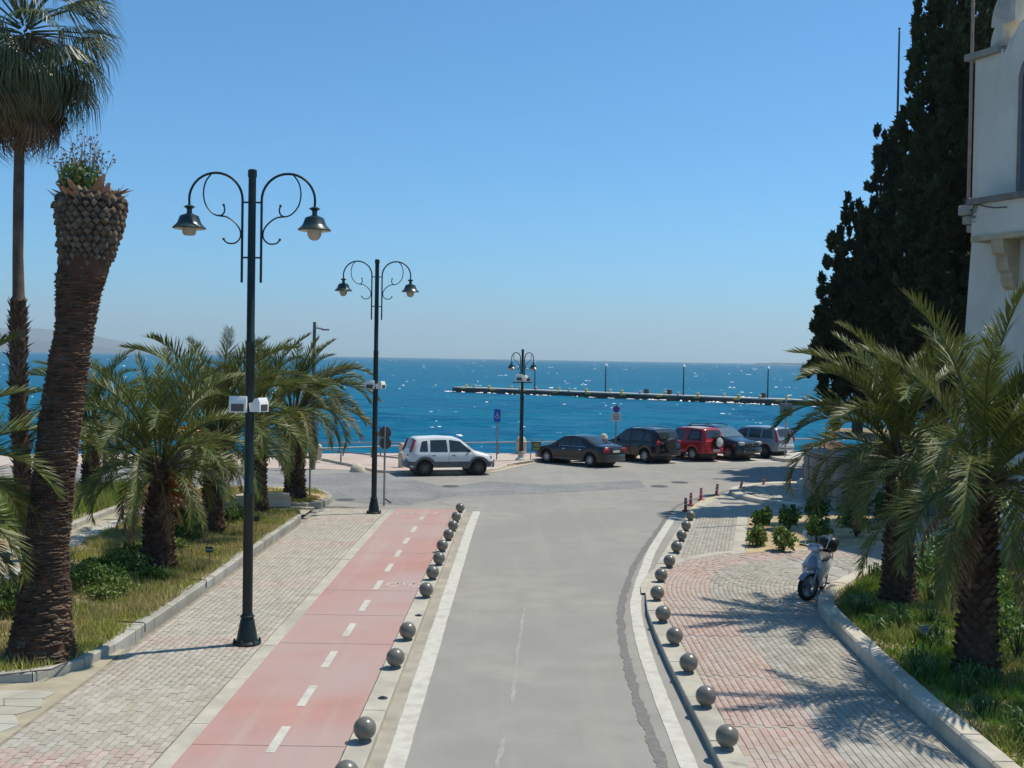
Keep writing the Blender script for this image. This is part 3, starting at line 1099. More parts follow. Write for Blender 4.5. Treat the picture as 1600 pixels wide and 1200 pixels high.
# lamp posts on the pier
for i, (px, base, top) in enumerate(((826, 606, 575), (937, 612, 571), (1058, 617, 573), (1192, 620, 574))):
    u = (px - 706) / (1240 - 706)
    # distance of that point of the pier
    best = min(np.linspace(0, PL, 400), key=lambda s: abs(800 + FPX * (PA.x + pd.x * s) / (PA.y + pd.y * s) - px))
    p = PA + pd * best + pn * 2.0
    hgt = (base - top) / FPX * p.y
    r = empty('pier_lamp', (p.x, p.y, SEA_Z + ptop), 0,
              ['thin dark lamp post on the pier just behind the ornate quay lamp', 'thin dark lamp post on the pier above the dark saloon car',
               'thin dark lamp post on the pier above the red car', 'thin dark lamp post on the pier left of the right palm'][i], 'lamp post', 'lamp posts on the pier')
    MB().tube([(0, 0, 0), (0, 0, hgt * 0.6), (0, 0, hgt)], [0.13, 0.10, 0.08], 8).build('pole', m_lamp, r)
    MB().lathe([(0.10, 0), (0.30, 0.05), (0.22, 0.22), (0.08, 0.4)], 10).build('lantern', m_white, r, 40, loc=(0, 0, hgt))

# far mountains across the gulf and a low headland
m_hill = mat('far_hill', (0.03, 0.045, 0.05), 1.0, 0.3, 0.002, spec=0.0)


def ridge(name, pts, Y, depth, seed):
    """pts: (pixel x, pixel y of the crest); built as a real ridge at distance Y"""
    rnd = random.Random(seed)
    C = smooth_path([(p[0], p[1]) for p in pts], 9)
    vs, fs = [], []
    for c in C:
        p = AT(c.x, c.y + rnd.uniform(-0.5, 0.5), Y)
        z = max(p.z, SEA_Z + 0.5)
        vs += [(p.x * (Y - depth) / Y, Y - depth, SEA_Z - 0.5), (p.x * (Y - depth * .4) / Y, Y - depth * 0.4, z * rnd.uniform(0.45, 0.6)), (p.x, Y, z),
               (p.x * (Y + depth) / Y, Y + depth, SEA_Z - 3)]
    for i in range(len(C) - 1):
        for k in range(3):
            fs.append((i * 4 + k, i * 4 + 4 + k, i * 4 + 5 + k, i * 4 + 1 + k))
    o = MB().add(vs, fs).build(name, m_hill, None, 60)
    o['kind'] = 'structure'
    return o


ridge('mountains', [(-260, 500), (-120, 506), (-40, 511), (20, 513), (60, 513), (110, 518), (160, 527), (200, 536), (250, 543), (330, 548), (420, 551.5)], 13500, 1300, 2)
ridge('mountains', [(-260, 522), (-60, 528), (20, 528), (60, 531), (120, 538), (170, 544), (230, 548)], 10500, 1000, 5)
ridge('headland', [(1180, 567.4), (1215, 567.0), (1222, 566.4), (1245, 567.2), (1262, 567.0), (1290, 567.4), (1420, 569)], 6000, 60, 3)
for i, (px, w, h) in enumerate(((1255.5, 3.5, 2.5), (1264, 8, 5.5), (1283, 9, 5))):
    p = AT(px, 567.5, 5960)
    s = 5960 / FPX
    rnd = random.Random(i)
    t = empty('far_tree', (p.x, p.y, p.z - 1.5), 0, ['smaller lone far tree on the low headland at the horizon', 'wide flat-topped far tree on the low headland', 'far tree on the headland hidden behind palm tips'][i], 'tree', 'trees on the far headland')
    MB().tube([(0, 0, 0), (0.2, 0, h * s * 0.6)], [0.5, 0.3], 6).build('trunk', mat('far_bark', (0.08, 0.06, 0.05), 1.0), t)
    q = MB()
    for k in range(14):
        q.ball((rnd.uniform(-.4, .4) * w * s, rnd.uniform(-.4, .4) * w * s, h * s * rnd.uniform(0.55, 0.95)), rnd.uniform(0.12, 0.25) * w * s, 7, 5, (1, 1, 0.6))
    q.build('crown', mat('far_leaf', (0.05, 0.06, 0.04), 1.0, 0.4, 0.4), t)

# ------------------------------------------------------------------ white villa on the right
m_wall = mat('white_render', (0.62, 0.58, 0.51), 0.9, 0.05, 0.7, bump=0.15, bscale=12, spec=0.15,
             col2=(0.50, 0.46, 0.38), thr=(0.50, 0.8), scale2=0.35, streak=((1.2, 1.2, 0.12), 0.52, 0.75, (0.47, 0.43, 0.36)), spots=(1.6, 0.68, 0.85, (0.52, 0.47, 0.36)))
m_stone = mat('grey_trim', (0.30, 0.275, 0.235), 0.9, 0.2, 2.5, bump=0.5, bscale=14, spec=0.15, col2=(0.20, 0.19, 0.17), thr=(0.45, 0.7), scale2=1.0)
m_sill = mat('sill_stone', (0.19, 0.165, 0.15), 0.9, 0.25, 3.0, bump=0.4, bscale=16, spec=0.15)
m_ochre = mat('bracket_plaster', (0.42, 0.345, 0.23), 0.9, 0.18, 2.0, bump=0.4, bscale=12, spec=0.15)
BY = 40.0
WC = AT(1517, 380, BY)                         # far corner of the wall that faces the bed
wd = Vector((0.41, -0.912, 0)).normalized()    # along the wall towards the camera
wnm = Vector((-wd.y, wd.x, 0)) * -1            # out of the wall
if wnm.x > 0:
    wnm = -wnm
# local frame of the villa: x along the wall, y INTO the building, z up
ang = math.atan2(wd.y, wd.x)
villa = empty('villa', (WC.x, WC.y, 0), ang, 'tall white villa with stone bracketed balcony at the right edge', 'building')


def wl(px, py):
    """pixel on the wall plane -> (distance along wall, height)"""
    d = CAMR @ Vector(((px - 800.0) / FPX, (600.0 - py) / FPX, -1.0))
    o_ = Vector((0, 0, CAMH))
    k = (Vector((WC.x, WC.y, 0)) - o_).dot(wnm) / d.dot(wnm)
    p = o_ + d * k
    return (Vector((p.x - WC.x, p.y - WC.y, 0)).dot(wd), p.z)


s_c, z_corn = wl(1519, 95)
s_step, _ = wl(1563, 88)
_, z_slab = wl(1517, 320)
s_bal, z_bal = wl(1540, 318)
_, z_balb = wl(1545, 372)
s_win, _ = wl(1592, 200)
s_end, z_gab = wl(1600, 30)
_, z_s1 = wl(1545, 75)
_, z_s2 = wl(1570, 48)
WL = 15.0
# upper wall with the stepped and curved gable as one outline, lower wall slightly battered
prof = [(0, z_bal - 0.9), (WL, z_bal - 0.9), (WL, z_gab + 1.6)]
gab = [(s_end + 0.2, z_gab + 0.1), (s_end - 0.15, z_gab - 0.05), (s_end - 0.45, z_gab - 0.45), (s_end - 0.62, z_gab - 1.0), (s_step + 0.62, z_s2 - 0.25), (s_step + 0.36, z_s2 - 0.42), (s_step + 0.16, z_s2 - 0.75), (s_step, z_corn + 0.15)]
prof += [(s_end + 1.4, z_gab + 1.5), (s_end + 0.7, z_gab + 0.55)] + gab + [(s_step, z_corn), (0, z_corn)]
wt = 0.55
wy0 = 0.0
q = MB().extr([(x, 0, z) for x, z in prof], (0, 0, 0), (0, wt, 0))
q.build('upper_wall', m_wall, villa)
MB().box((WL / 2, 7 + wt, (z_corn + z_bal - 0.9) / 2), (WL, 14, z_corn - z_bal + 0.9 - 0.05)).build('rear_block', m_wall, villa)
bt = 0.28
q = MB()
vs = []
for x, y, z in ((-bt, -bt, 0), (WL, -bt, 0), (WL, 14, 0), (-bt, 14, 0), (0.03, 0.02, z_bal - 0.903), (WL, 0.02, z_bal - 0.903), (WL, 14, z_bal - 0.903), (0.03, 14, z_bal - 0.903)):
    vs.append((x, y, z))
q.add(vs, [(3, 2, 1, 0), (4, 5, 6, 7), (0, 1, 5, 4), (1, 2, 6, 5), (2, 3, 7, 6), (3, 0, 4, 7)]).build('lower_wall', m_wall, villa)
MB().box((s_step / 2 - 0.15, 0.25, z_corn + 0.10), (s_step + 0.34, 0.9, 0.22)).build('cornice', m_stone, villa)
# curved scroll blocks above the cornice
for i, (x0, x1, z0, z1) in enumerate(((0.62, s_step + 0.05, z_corn + 0.22, z_corn + 0.95), (s_step - 0.45, s_step + 0.55, z_corn + 0.95, z_corn + 2.0))):
    arc = [(x0, z0)] + [(x0 + (x1 - x0) * 0.55 * (1 - math.cos(t)), z0 + (z1 - z0) * math.sin(t)) for t in np.linspace(0.1, math.pi / 2, 7)] + [(x1, z1), (x1, z0)]
    MB().extr([(x, 0, z) for x, z in arc], (0, 0.03, 0), (0, 0.95, 0)).build('scroll_block', mat('scroll_plaster', (0.52, 0.48, 0.40), 0.9, 0.15, 2.0, bump=0.3, bscale=14, col2=(0.25, 0.24, 0.23), thr=(0.5, 0.75), scale2=0.9), villa, 40)
# corner bracket under the downpipe, in three stepped stones
s0, zb0 = wl(1510, 321)
for i, (zt, zb, ov) in enumerate(((321, 337, 0.30), (337.5, 351, 0.20), (351.5, 364, 0.10))):
    _, z1 = wl(1517, zt)
    _, z0 = wl(1517, zb)
    MB().bbox((0.18 - ov / 2, 0.22 - ov / 2, (z0 + z1) / 2), (0.42 + ov, 0.5 + ov, z1 - z0), 0.04).build('bracket_stone', m_stone, villa)
q = MB().tube([(-0.10, -0.07, z_slab), (-0.10, -0.07, z_corn + 5)], 0.055, 8)
q.build('downpipe', mat('copper_pipe', (0.33, 0.22, 0.17), 0.6, 0.15, 3.0), villa, 60)
MB().bbox((-0.10, -0.07, z_slab + 0.12), (0.2, 0.2, 0.22), 0.03).build('pipe_shoe', m_dark, villa)
# balcony: ledge, parapet, brackets
MB().box(((s_bal + WL) / 2, -0.42, z_bal - 0.02), (WL - s_bal, 0.90, 0.20)).build('balcony_ledge', m_sill, villa)
MB().box(((s_bal + WL) / 2 + 0.06, -0.36, (z_bal - 0.12 + z_balb) / 2), (WL - s_bal - 0.1, 0.74, z_bal - z_balb - 0.12)).build('balcony_parapet', m_wall, villa)
MB().box(((s_bal + WL) / 2 + 0.12, -0.40, z_balb - 0.09), (WL - s_bal - 0.1, 0.84, 0.175)).build('balcony_slab', m_ochre, villa)
_, zk0 = wl(1568, 374)
_, zk1 = wl(1590, 452)
hk = zk0 - zk1
for k in range(4):
    x = wl(1571, 400)[0] + 0.1 + k * 2.3
    poly = [(0, 0)] + [(-0.80, 0), (-0.80, -hk * 0.16), (-0.70, -hk * 0.30), (-0.56, -hk * 0.36), (-0.56, -hk * 0.5), (-0.48, -hk * 0.62), (-0.34, -hk * 0.68), (-0.33, -hk * 0.8), (-0.24, -hk * 0.93), (-0.08, -hk)] + [(0, -hk)]
    MB().extr([(0, y, z) for y, z in poly], (x, 0.02, zk0 - 0.02), (x + 0.5, 0.02, zk0 - 0.02)).build('balcony_bracket', m_ochre, villa, 30)
# tall window by the picture edge: surround, frame and pane
zw0, zw1 = z_bal + 0.10, wl(1598, 80)[1]
w0 = s_win
arch = [(w0, zw0), (w0 + 1.7, zw0), (w0 + 1.7, zw1 - 0.9)] + [(w0 + 0.85 + 0.85 * math.cos(t), zw1 - 0.9 + 0.9 * math.sin(t)) for t in np.linspace(0.15, math.pi - 0.15, 9)] + [(w0, zw1 - 0.9)]
wdw = MB().extr([(x, 0, z) for x, z in arch], (0, -0.07, 0), (0, -0.002, 0)).build('window', mat('window_surround', (0.17, 0.14, 0.13), 0.8, 0.2, 3.0), villa)
cx, cz = w0 + 0.85, (zw0 + zw1) / 2
inn = [(cx + (x - cx) * 0.80, cz + (z - cz) * 0.95) for x, z in arch]
MB().extr([(x, 0, z) for x, z in inn], (0, -0.078, 0), (0, -0.072, 0)).build('pane', mat('window_pane', (0.02, 0.024, 0.03), 0.08, 0.1, spec=0.6), wdw)
q = MB()
for x in (cx - 0.03, cx - 0.5, cx + 0.44):
    q.box((x + 0.03, -0.095, cz), (0.06, 0.03, (zw1 - zw0) * 0.86))
q.build('frame', mat('window_wood', (0.10, 0.07, 0.05), 0.7, 0.2), wdw)
# dry creeper hanging under the ledge
q = MB()
rnd = random.Random(8)
pts = [wl(1544, 340), wl(1545, 332), wl(1548, 324), wl(1556, 322), wl(1565, 325), wl(1580, 327), wl(1600, 326)]
q.tube([(x, -0.76, z) for x, z in pts], 0.018, 5)
for i in range(60):
    x, z = pts[rnd.randrange(3)]
    x += rnd.uniform(-.12, .15)
    z += rnd.uniform(-.2, .15)
    q.add([(x, -0.77, z), (x + rnd.uniform(-.06, .06), -0.79, z - 0.08), (x + rnd.uniform(.0, .06), -0.78, z - 0.03)], [(0, 1, 2)])
tag(q.build('creeper', mat('dry_creeper', (0.06, 0.06, 0.05), 0.9, 0.2), None, loc=(WC.x, WC.y, 0), rot=(0, 0, ang)), 'thin dry creeper hanging below the villa balcony ledge', 'plant')

# flagpole rising behind the trees
p0 = AT(1405, 48, 60.0)
p1 = AT(1400, 290, 60.0)
r = empty('flagpole', (p1.x, p1.y, 0), 0, 'thin dark pole rising beside the tall cypress top', 'pole')
MB().tube([(0, 0, 0), (0, 0, p0.z * 0.7), ((p0.x - p1.x) * 0.6, 0, p0.z)], [0.10, 0.07, 0.045], 8).build('shaft', m_dark, r)
MB().ball(((p0.x - p1.x) * 0.6, 0, p0.z + 0.1), 0.07, 8, 6).build('finial', m_dark, r)

# ------------------------------------------------------------------ big stone wall behind the scooter
m_block = mat('wall_block', (0.34, 0.28, 0.225), 0.95, 0.2, 1.6, bump=0.8, bscale=7, spec=0.15, island=0.14, col2=(0.22, 0.185, 0.15), thr=(0.45, 0.7), scale2=0.9)
swall = empty('stone_wall', (0, 0, 0), 0, 'retaining wall of large rough stone blocks behind the right palm', 'wall')
rnd = random.Random(12)
path = smooth_path([(11.2, 44.2), (10.95, 42.0), (11.1, 40.4), (11.9, 39.6), (13.5, 39.3), (16, 39.2), (19, 39.4), (23, 39.8)], 0.1)
N2 = normals2(path)
MB().prism([(p.x - n_.x * 0.10, p.y - n_.y * 0.10) for p, n_ in zip(path, N2)] + [(p.x - n_.x * 0.7, p.y - n_.y * 0.7) for p, n_ in reversed(list(zip(path, N2)))], 0.0, 1.85).build('mortar_core', m_sand, swall)
z = 0.02
while z < 1.80:
    hh = rnd.uniform(0.38, 0.55)
    hh = min(hh, 1.92 - z)
    i = rnd.randrange(0, 4)
    while i < len(path) - 12:
        ln = rnd.randrange(6, 13)
        a, b = path[i], path[min(i + ln, len(path) - 1)]
        na, nb = N2[i], N2[min(i + ln, len(path) - 1)]
        t = (b - a).normalized()
        a, b = a + t * 0.015, b - t * 0.015
        pr = rnd.uniform(-0.03, 0.05)
        c = 0.045
        out = [(a.x + na.x * pr, a.y + na.y * pr), (b.x + nb.x * pr, b.y + nb.y * pr)]
        mid = ((a.x + b.x) / 2 + (na.x + nb.x) / 2 * (pr + 0.05), (a.y + b.y) / 2 + (na.y + nb.y) / 2 * (pr + 0.05))
        inn = [(b.x - nb.x * 0.3, b.y - nb.y * 0.3), (a.x - na.x * 0.3, a.y - na.y * 0.3)]
        z0, z1 = z + 0.012, z + hh - 0.012
        ring = lambda zz, sh: [(p[0] - n_.x * sh, p[1] - n_.y * sh, zz) for p, n_ in zip((out[0], mid, out[1]), (na, (na + nb) / 2, nb))]
        vs = ring(z0, c) + ring(z0 + c, 0) + ring(z1 - c, 0) + ring(z1, c) + [(inn[0][0], inn[0][1], z1), (inn[1][0], inn[1][1], z1), (inn[0][0], inn[0][1], z0), (inn[1][0], inn[1][1], z0)]
        fs = []
        for k in range(3):
            fs += [(k * 3, k * 3 + 1, k * 3 + 4, k * 3 + 3), (k * 3 + 1, k * 3 + 2, k * 3 + 5, k * 3 + 4)]
        fs += [(9, 10, 11, 12, 13), (0, 3, 6, 9, 13, 15), (2, 14, 12, 11, 8, 5)]
        MB().add(vs, fs).build('stone_block', m_block, swall)
        i += ln
    z += hh
MB().prism([(p.x + n_.x * 0.06, p.y + n_.y * 0.06) for p, n_ in zip(path, N2)] + [(p.x - n_.x * 0.75, p.y - n_.y * 0.75) for p, n_ in reversed(list(zip(path, N2)))], 1.925, 2.0).build('coping', m_stone, swall)
# earth held behind the wall
sheet('raised_garden', [(p.x - n_.x * 0.6, p.y - n_.y * 0.6) for p, n_ in zip(path, N2)] + [(28, 40), (28, 62), (16.2, 60), (15.6, 50), (12.2, 44.6)], 1.80, m_soil)

# ------------------------------------------------------------------ boulder by the quay
def rock(name, loc, s, m, seed):
    rnd = random.Random(seed)
    q = MB()
    n_, k_ = 14, 9
    ph = [(rnd.uniform(0, 6), rnd.uniform(1, 4), rnd.uniform(1, 4)) for _ in range(5)]
    vs, fs = [], []
    for i in range(k_ + 1):
        b = -math.pi / 2 + math.pi * i / k_
        for j in range(n_):
            a = 2 * math.pi * j / n_
            f = 1 + 0.07 * sum(math.sin(p[0] + p[1] * a + p[2] * b * 2) for p in ph) + rnd.uniform(-.04, .04)
            vs.append((math.cos(b) * math.cos(a) * s[0] * f, math.cos(b) * math.sin(a) * s[1] * f, math.sin(b) * s[2] * f))
    for i in range(k_):
        for j in range(n_):
            jj = (j + 1) % n_
            fs.append((i * n_ + j, i * n_ + jj, i * n_ + n_ + jj, i * n_ + n_ + j))
    return q.add(vs, fs).build(name, m, None, 50, loc=loc)


m_rock = mat('brown_rock', (0.20, 0.135, 0.10), 0.95, 0.25, 2.0, bump=0.9, bscale=6, spec=0.1)
p = G(1290, 721)
tag(rock('boulder', (p.x + 0.2, p.y, 0.35), (1.35, 0.8, 0.62), m_rock, 4), 'rounded brown boulder on the quay beneath the palm tips', 'rock')

# ------------------------------------------------------------------ vegetation materials
m_frond = mat('palm_leaf', (0.102, 0.122, 0.025), 0.48, 0.25, 2.0, spec=0.35, island=0.30, backlit=0.22)
m_frond_y = mat('palm_leaf_yellow', (0.16, 0.145, 0.040), 0.5, 0.25, 2.0, spec=0.4, island=0.30, backlit=0.22)
m_frond_dead = mat('palm_leaf_dead', (0.21, 0.125, 0.060), 0.8, 0.3, 3.0, spec=0.2, island=0.3, backlit=0.15)
m_frond_orange = mat('palm_leaf_orange', (0.36, 0.14, 0.035), 0.8, 0.25, 3.0, spec=0.2, island=0.25)
m_trunk = mat('palm_trunk', (0.125, 0.085, 0.058), 0.95, 0.3, 4.0, bump=0.8, bscale=25, spec=0.1, island=0.28, col2=(0.075, 0.052, 0.038), thr=(0.4, 0.65), scale2=1.6)
m_boot = mat('palm_leaf_base', (0.130, 0.102, 0.076), 0.95, 0.2, 6.0, bump=0.5, bscale=30, spec=0.1, island=0.28)
m_core = mat('palm_trunk_core', (0.060, 0.036, 0.027), 0.95, 0.3, 2.5, bump=0.9, bscale=14, spec=0.1, col2=(0.11, 0.058, 0.042), thr=(0.45, 0.65), scale2=0.9)
m_fan = mat('fan_leaf', (0.085, 0.105, 0.040), 0.40, 0.25, 2.0, spec=0.5, island=0.28, backlit=0.2)
m_fan_dead = mat('fan_leaf_dead', (0.155, 0.098, 0.060), 0.85, 0.3, 3.0, spec=0.15, island=0.3, backlit=0.1)
m_fan_trunk = mat('fan_palm_trunk', (0.115, 0.085, 0.068), 0.95, 0.25, 3.0, bump=0.8, bscale=20, spec=0.1)


def frond_mesh(name, L, el, bend, leaf, seed, m, npair=72, wide=0.027, vee=32, start=0.16, curl=0.0):
    """a feather leaf: tapering stalk with two rows of blades; grows from the origin towards +X and up by el degrees"""
    rnd = random.Random(seed)
    ns = 26
    th = math.radians(el)
    pts = [Vector((0, 0, 0))]
    dirs = []
    lat = rnd.uniform(-0.25, 0.25) + curl
    for i in range(ns):
        s = i / ns
        t = th - math.radians(bend) * s ** 1.35
        az = lat * s * s
        d = Vector((math.cos(t) * math.cos(az), math.cos(t) * math.sin(az), math.sin(t)))
        dirs.append(d)
        pts.append(pts[-1] + d * (L / ns))
    dirs.append(dirs[-1])
    q = MB()
    q.tube(pts[::2], [0.030 * (1 - 0.9 * i / (len(pts[::2]) - 1)) + 0.003 for i in range(len(pts[::2]))], 4)
    for i in range(npair):
        s = start + (1 - start) * (i + rnd.uniform(-.3, .3)) / npair
        s = min(max(s, 0.02), 0.995)
        f = s * ns
        k = int(f)
        p = pts[k].lerp(pts[k + 1], f - k)
        t = dirs[k]
        side = t.cross(Vector((0, 0, 1)))
        side = side.normalized() if side.length > 0.05 else Vector((0, 1, 0))
        up = side.cross(t).normalized()
        env = min(1.0, 0.45 + (s - start) * 3.2) * (1 - 0.62 * max(0, (s - 0.45) / 0.55) ** 1.6)
        if i < 4:
            env *= 0.4
        for sg in (-1, 1):
            a = math.radians(62 - 34 * s + rnd.uniform(-9, 9))
            v = math.radians(vee + rnd.uniform(-22, 22))
            d = (t * math.cos(a) + side * sg * math.sin(a) * math.cos(v) + up * math.sin(a) * math.sin(v)).normalized()
            ll = leaf * env * rnd.uniform(0.85, 1.1)
            w = wide * rnd.uniform(0.8, 1.15)
            bl = d.cross(up)
            bl = (t - d * t.dot(d)).normalized() * w * 0.5
            nrm = d.cross(bl).normalized()
            dr = Vector((0, 0, -1)) * ll * rnd.uniform(0.02, 0.22)
            m1 = p + d * ll * 0.45 + dr * 0.25
            tp = p + d * ll + dr
            q.add([p - bl * 0.6, p + bl * 0.6, m1 + bl, m1 - bl, tp], [(0, 1, 2, 3), (3, 2, 4)])
    return q.mesh(name, m)


FR = []
for k in range(11):
    t = k / 10.0
    FR.append([frond_mesh('frond', 3.0, 85 - 112 * t ** 1.25, 42 + 72 * math.sin(math.pi * min(1.0, t * 1.05)) + 12 * v, 0.58, 100 + k * 3 + v, m_frond, vee=40 - 22 * t) for v in range(3)])
FR_Y = [frond_mesh('frond', 3.0, e, b, 0.52, 200 + k, m_frond_y) for k, (e, b) in enumerate(((60, 60), (40, 80), (20, 85)))]
FR_D = [frond_mesh('dead_frond', 2.4, e, b, 0.40, 220 + k, m_frond_dead, 44, vee=-30) for k, (e, b) in enumerate(((-35, 45), (-50, 30), (-20, 70)))]


def trunk_with_bases(root, h, r0, r1, seed, lean=(0, 0), m=None, rows=None, size=0.13, core=None):
    """tapering stem covered by a spiral of wedge-shaped leaf stubs"""
    rnd = random.Random(seed)
    q = MB()
    ns = 14
    pts = [(lean[0] * (i / ns) ** 1.5, lean[1] * (i / ns) ** 1.5, h * i / ns) for i in range(ns + 1)]
    rad = [r0 + (r1 - r0) * i / ns + (0.10 * (1 - i / ns) ** 6) for i in range(ns + 1)]
    q.tube(pts, [r * 0.92 for r in rad], 14)
    q.build('trunk', core or m_core, root, 60)
    q = MB()
    cnt = int(h / 0.10)
    per = 9
    for i in range(cnt):
        for j in range(per):
            z = (i + j / per + rnd.uniform(-.25, .25)) * 0.10
            if z > h or z < 0:
                continue
            a = 2 * math.pi * (j / per + i * 0.382 * 0 + (i % 2) * 0.5 / per) + rnd.uniform(-.08, .08)
            f = z / h
            r = r0 + (r1 - r0) * f + (0.10 * (1 - f) ** 6)
            c = Vector((lean[0] * f ** 1.5, lean[1] * f ** 1.5, z))
            o_ = Vector((math.cos(a), math.sin(a), 0))
            tt = Vector((-math.sin(a), math.cos(a), 0))
            w, hh, dp = size * rnd.uniform(0.8, 1.2), size * rnd.uniform(0.7, 1.2), rnd.uniform(0.02, 0.075)
            b = c + o_ * r * 0.90
            tip = c + o_ * (r + dp) + Vector((0, 0, hh * rnd.uniform(0.25, 0.5)))
            vs = [b - tt * w * 0.55, b - Vector((0, 0, hh * 0.6)), b + tt * w * 0.55, b + Vector((0, 0, hh * 0.3)), tip - tt * w * 0.28, tip + tt * w * 0.28, tip + Vector((0, 0, 0.02)) - o_ * 0.03]
            q.add(vs, [(0, 1, 4), (1, 5, 4), (1, 2, 5), (4, 5, 6), (0, 4, 6, 3), (5, 2, 3, 6)])
    o = q.build('leaf_bases', m or m_trunk, root)
    o['kind'] = 'stuff'
    return Vector((lean[0], lean[1], h))


def date_palm(loc, h, r, label, seed, nf=40, L=1.0, lean=(0, 0), emax=0.84, dead=5, yellow=0, skew=None, spread=1.0, group='young date palms in the beds'):
    rnd = random.Random(seed)
    root = empty('date_palm', loc, 0, label, 'palm tree', group)
    top = trunk_with_bases(root, h, r, r * 0.92, seed, lean)
    # swollen heart of leaf stubs
    q = MB()
    for k in range(26):
        a = k * 2.4
        el = math.radians(rnd.uniform(15, 65))
        d = Vector((math.cos(a) * math.cos(el), math.sin(a) * math.cos(el), math.sin(el)))
        b = top + Vector((0, 0, -0.25 + 0.012 * k)) + Vector((d.x, d.y, 0)) * r * 0.7
        q.tube([b, b + d * rnd.uniform(0.25, 0.5)], [0.06, 0.03], 5)
    q.build('leaf_stubs', m_boot, root)
    for i in range(nf):
        t = ((i + 0.5) / nf) * emax
        a = i * 2.39996 + rnd.uniform(-.2, .2)
        if skew is not None and rnd.random() < 0.5:
            a = skew + rnd.gauss(0, 0.7)
        me = rnd.choice(FR[min(10, int(t * 11))])
        nm = 'frond'
        if yellow and rnd.random() < yellow:
            me = rnd.choice(FR_Y)
        s = L * rnd.uniform(0.82, 1.08) * (0.80 + 0.35 * math.sin(math.pi * min(1, t + 0.25)))
        o = link_mesh(nm, me, root, top + Vector((math.cos(a) * r * 0.35, math.sin(a) * r * 0.35, 0.05 - 0.3 * t)), (rnd.uniform(-.12, .12), rnd.uniform(-.08, .08), a), (s, s, s))
    for i in range(dead):
        a = rnd.uniform(0, 6.28)
        s = L * rnd.uniform(0.6, 0.9)
        link_mesh('dead_frond', rnd.choice(FR_D), root, top + Vector((math.cos(a) * r * 0.6, math.sin(a) * r * 0.6, -0.3)), (0, 0, a), (s, s, s))
    return root, top


def gz(px, py, z):
    p = G(px, py, z)
    return (p.x, p.y, z - 0.03)


date_palm((-9.6, 17.9, 0.2), 2.35, 0.30, 'date palm at the left frame edge whose fronds reach across the bare trunk', 31, 40, 1.0)
P2, t2 = date_palm(gz(247, 890, .23), 2.45, 0.33, 'stout date palm in the middle of the left bed with orange dead stalks', 32, 40, 0.92, dead=6)
date_palm(gz(331, 834, .23), 2.75, 0.30, 'date palm with slim trunk just left of the nearest lamp', 33, 36, 1.06, lean=(0.1, 0))
date_palm(gz(142, 772, .2), 2.5, 0.30, 'date palm furthest back in the left garden, between bare and stout trunks', 34, 34, 0.95)
date_palm(gz(402, 803, .15), 2.9, 0.28, 'date palm standing directly behind the nearest lamp post', 35, 34, 1.0, yellow=0.15)
date_palm(gz(461, 779, .2), 3.0, 0.33, 'date palm on the grassy corner with its fronds blown towards the sea', 36, 38, 1.0, lean=(-0.1, 0), yellow=0.3, skew=0.3)
date_palm(gz(1403, 940, .25), 3.1, 0.30, 'date palm in the right bed just behind the scooter', 37, 52, 0.90, dead=4)
date_palm(gz(1525, 1055, .25), 3.15, 0.28, 'nearest date palm of the right bed beside the kerb', 38, 44, 0.98, dead=9, skew=-0.25)
# orange broken stalks under the stout palm's crown
q = MB()
rnd = random.Random(4)
for i in range(11):
    a = rnd.uniform(-0.7, 0.5)
    b = t2 + Vector((0.25, -0.1, -0.15 - 0.06 * i))
    e = b + Vector((math.cos(a) * rnd.uniform(0.45, 0.95), math.sin(a) * 0.5 - 0.35, -rnd.uniform(-0.1, 0.8)))
    mid = b.lerp(e, 0.5) + Vector((0, 0, 0.10))
    q.tube([b, mid, e], [0.05, 0.045, 0.02], 5)
    for k in range(8):
        s_ = mid.lerp(e, rnd.random())
        q.add([s_, s_ + Vector((0.02, 0.02, 0.02)), s_ + Vector((rnd.uniform(-.1, .15), rnd.uniform(-.1, .1), -rnd.uniform(.15, .3)))], [(0, 1, 2)])
q.build('orange_stalks', m_frond_orange, P2)

# ------------------------------------------------------------------ bare dead palm trunk, left
DB = G(66, 1030, 0.235)
DY = DB.y
prof_px = [(1030, 12, 117), (1005, 17, 113), (950, 28, 108), (850, 42, 107), (750, 52, 116), (650, 63, 127), (560, 78, 139), (510, 88, 147), (450, 88.5, 160), (420, 89, 172), (400, 90, 178), (380, 88, 186), (350, 84, 197), (330, 83, 200), (312, 88, 198), (300, 100, 180)]
dead = empty('dead_palm', DB, 0, 'tall headless palm trunk, scaly at its broad top, with weeds sprouting from it', 'palm trunk')
ring_c, ring_r = [], []
for y, xl, xr in prof_px:
    a, b = AT(xl, y, DY), AT(xr, y, DY)
    ring_c.append(Vector(((a.x + b.x) / 2 - DB.x, 0, max(0, a.z - DB.z))))
    ring_r.append((b.x - a.x) / 2)
ring_c[0].z = -0.05


def dp_at(z):
    for i in range(len(ring_c) - 1):
        if ring_c[i].z <= z <= ring_c[i + 1].z:
            f = (z - ring_c[i].z) / max(1e-6, ring_c[i + 1].z - ring_c[i].z)
            return ring_c[i].lerp(ring_c[i + 1], f), ring_r[i] * (1 - f) + ring_r[i + 1] * f
    return ring_c[-1], ring_r[-1]


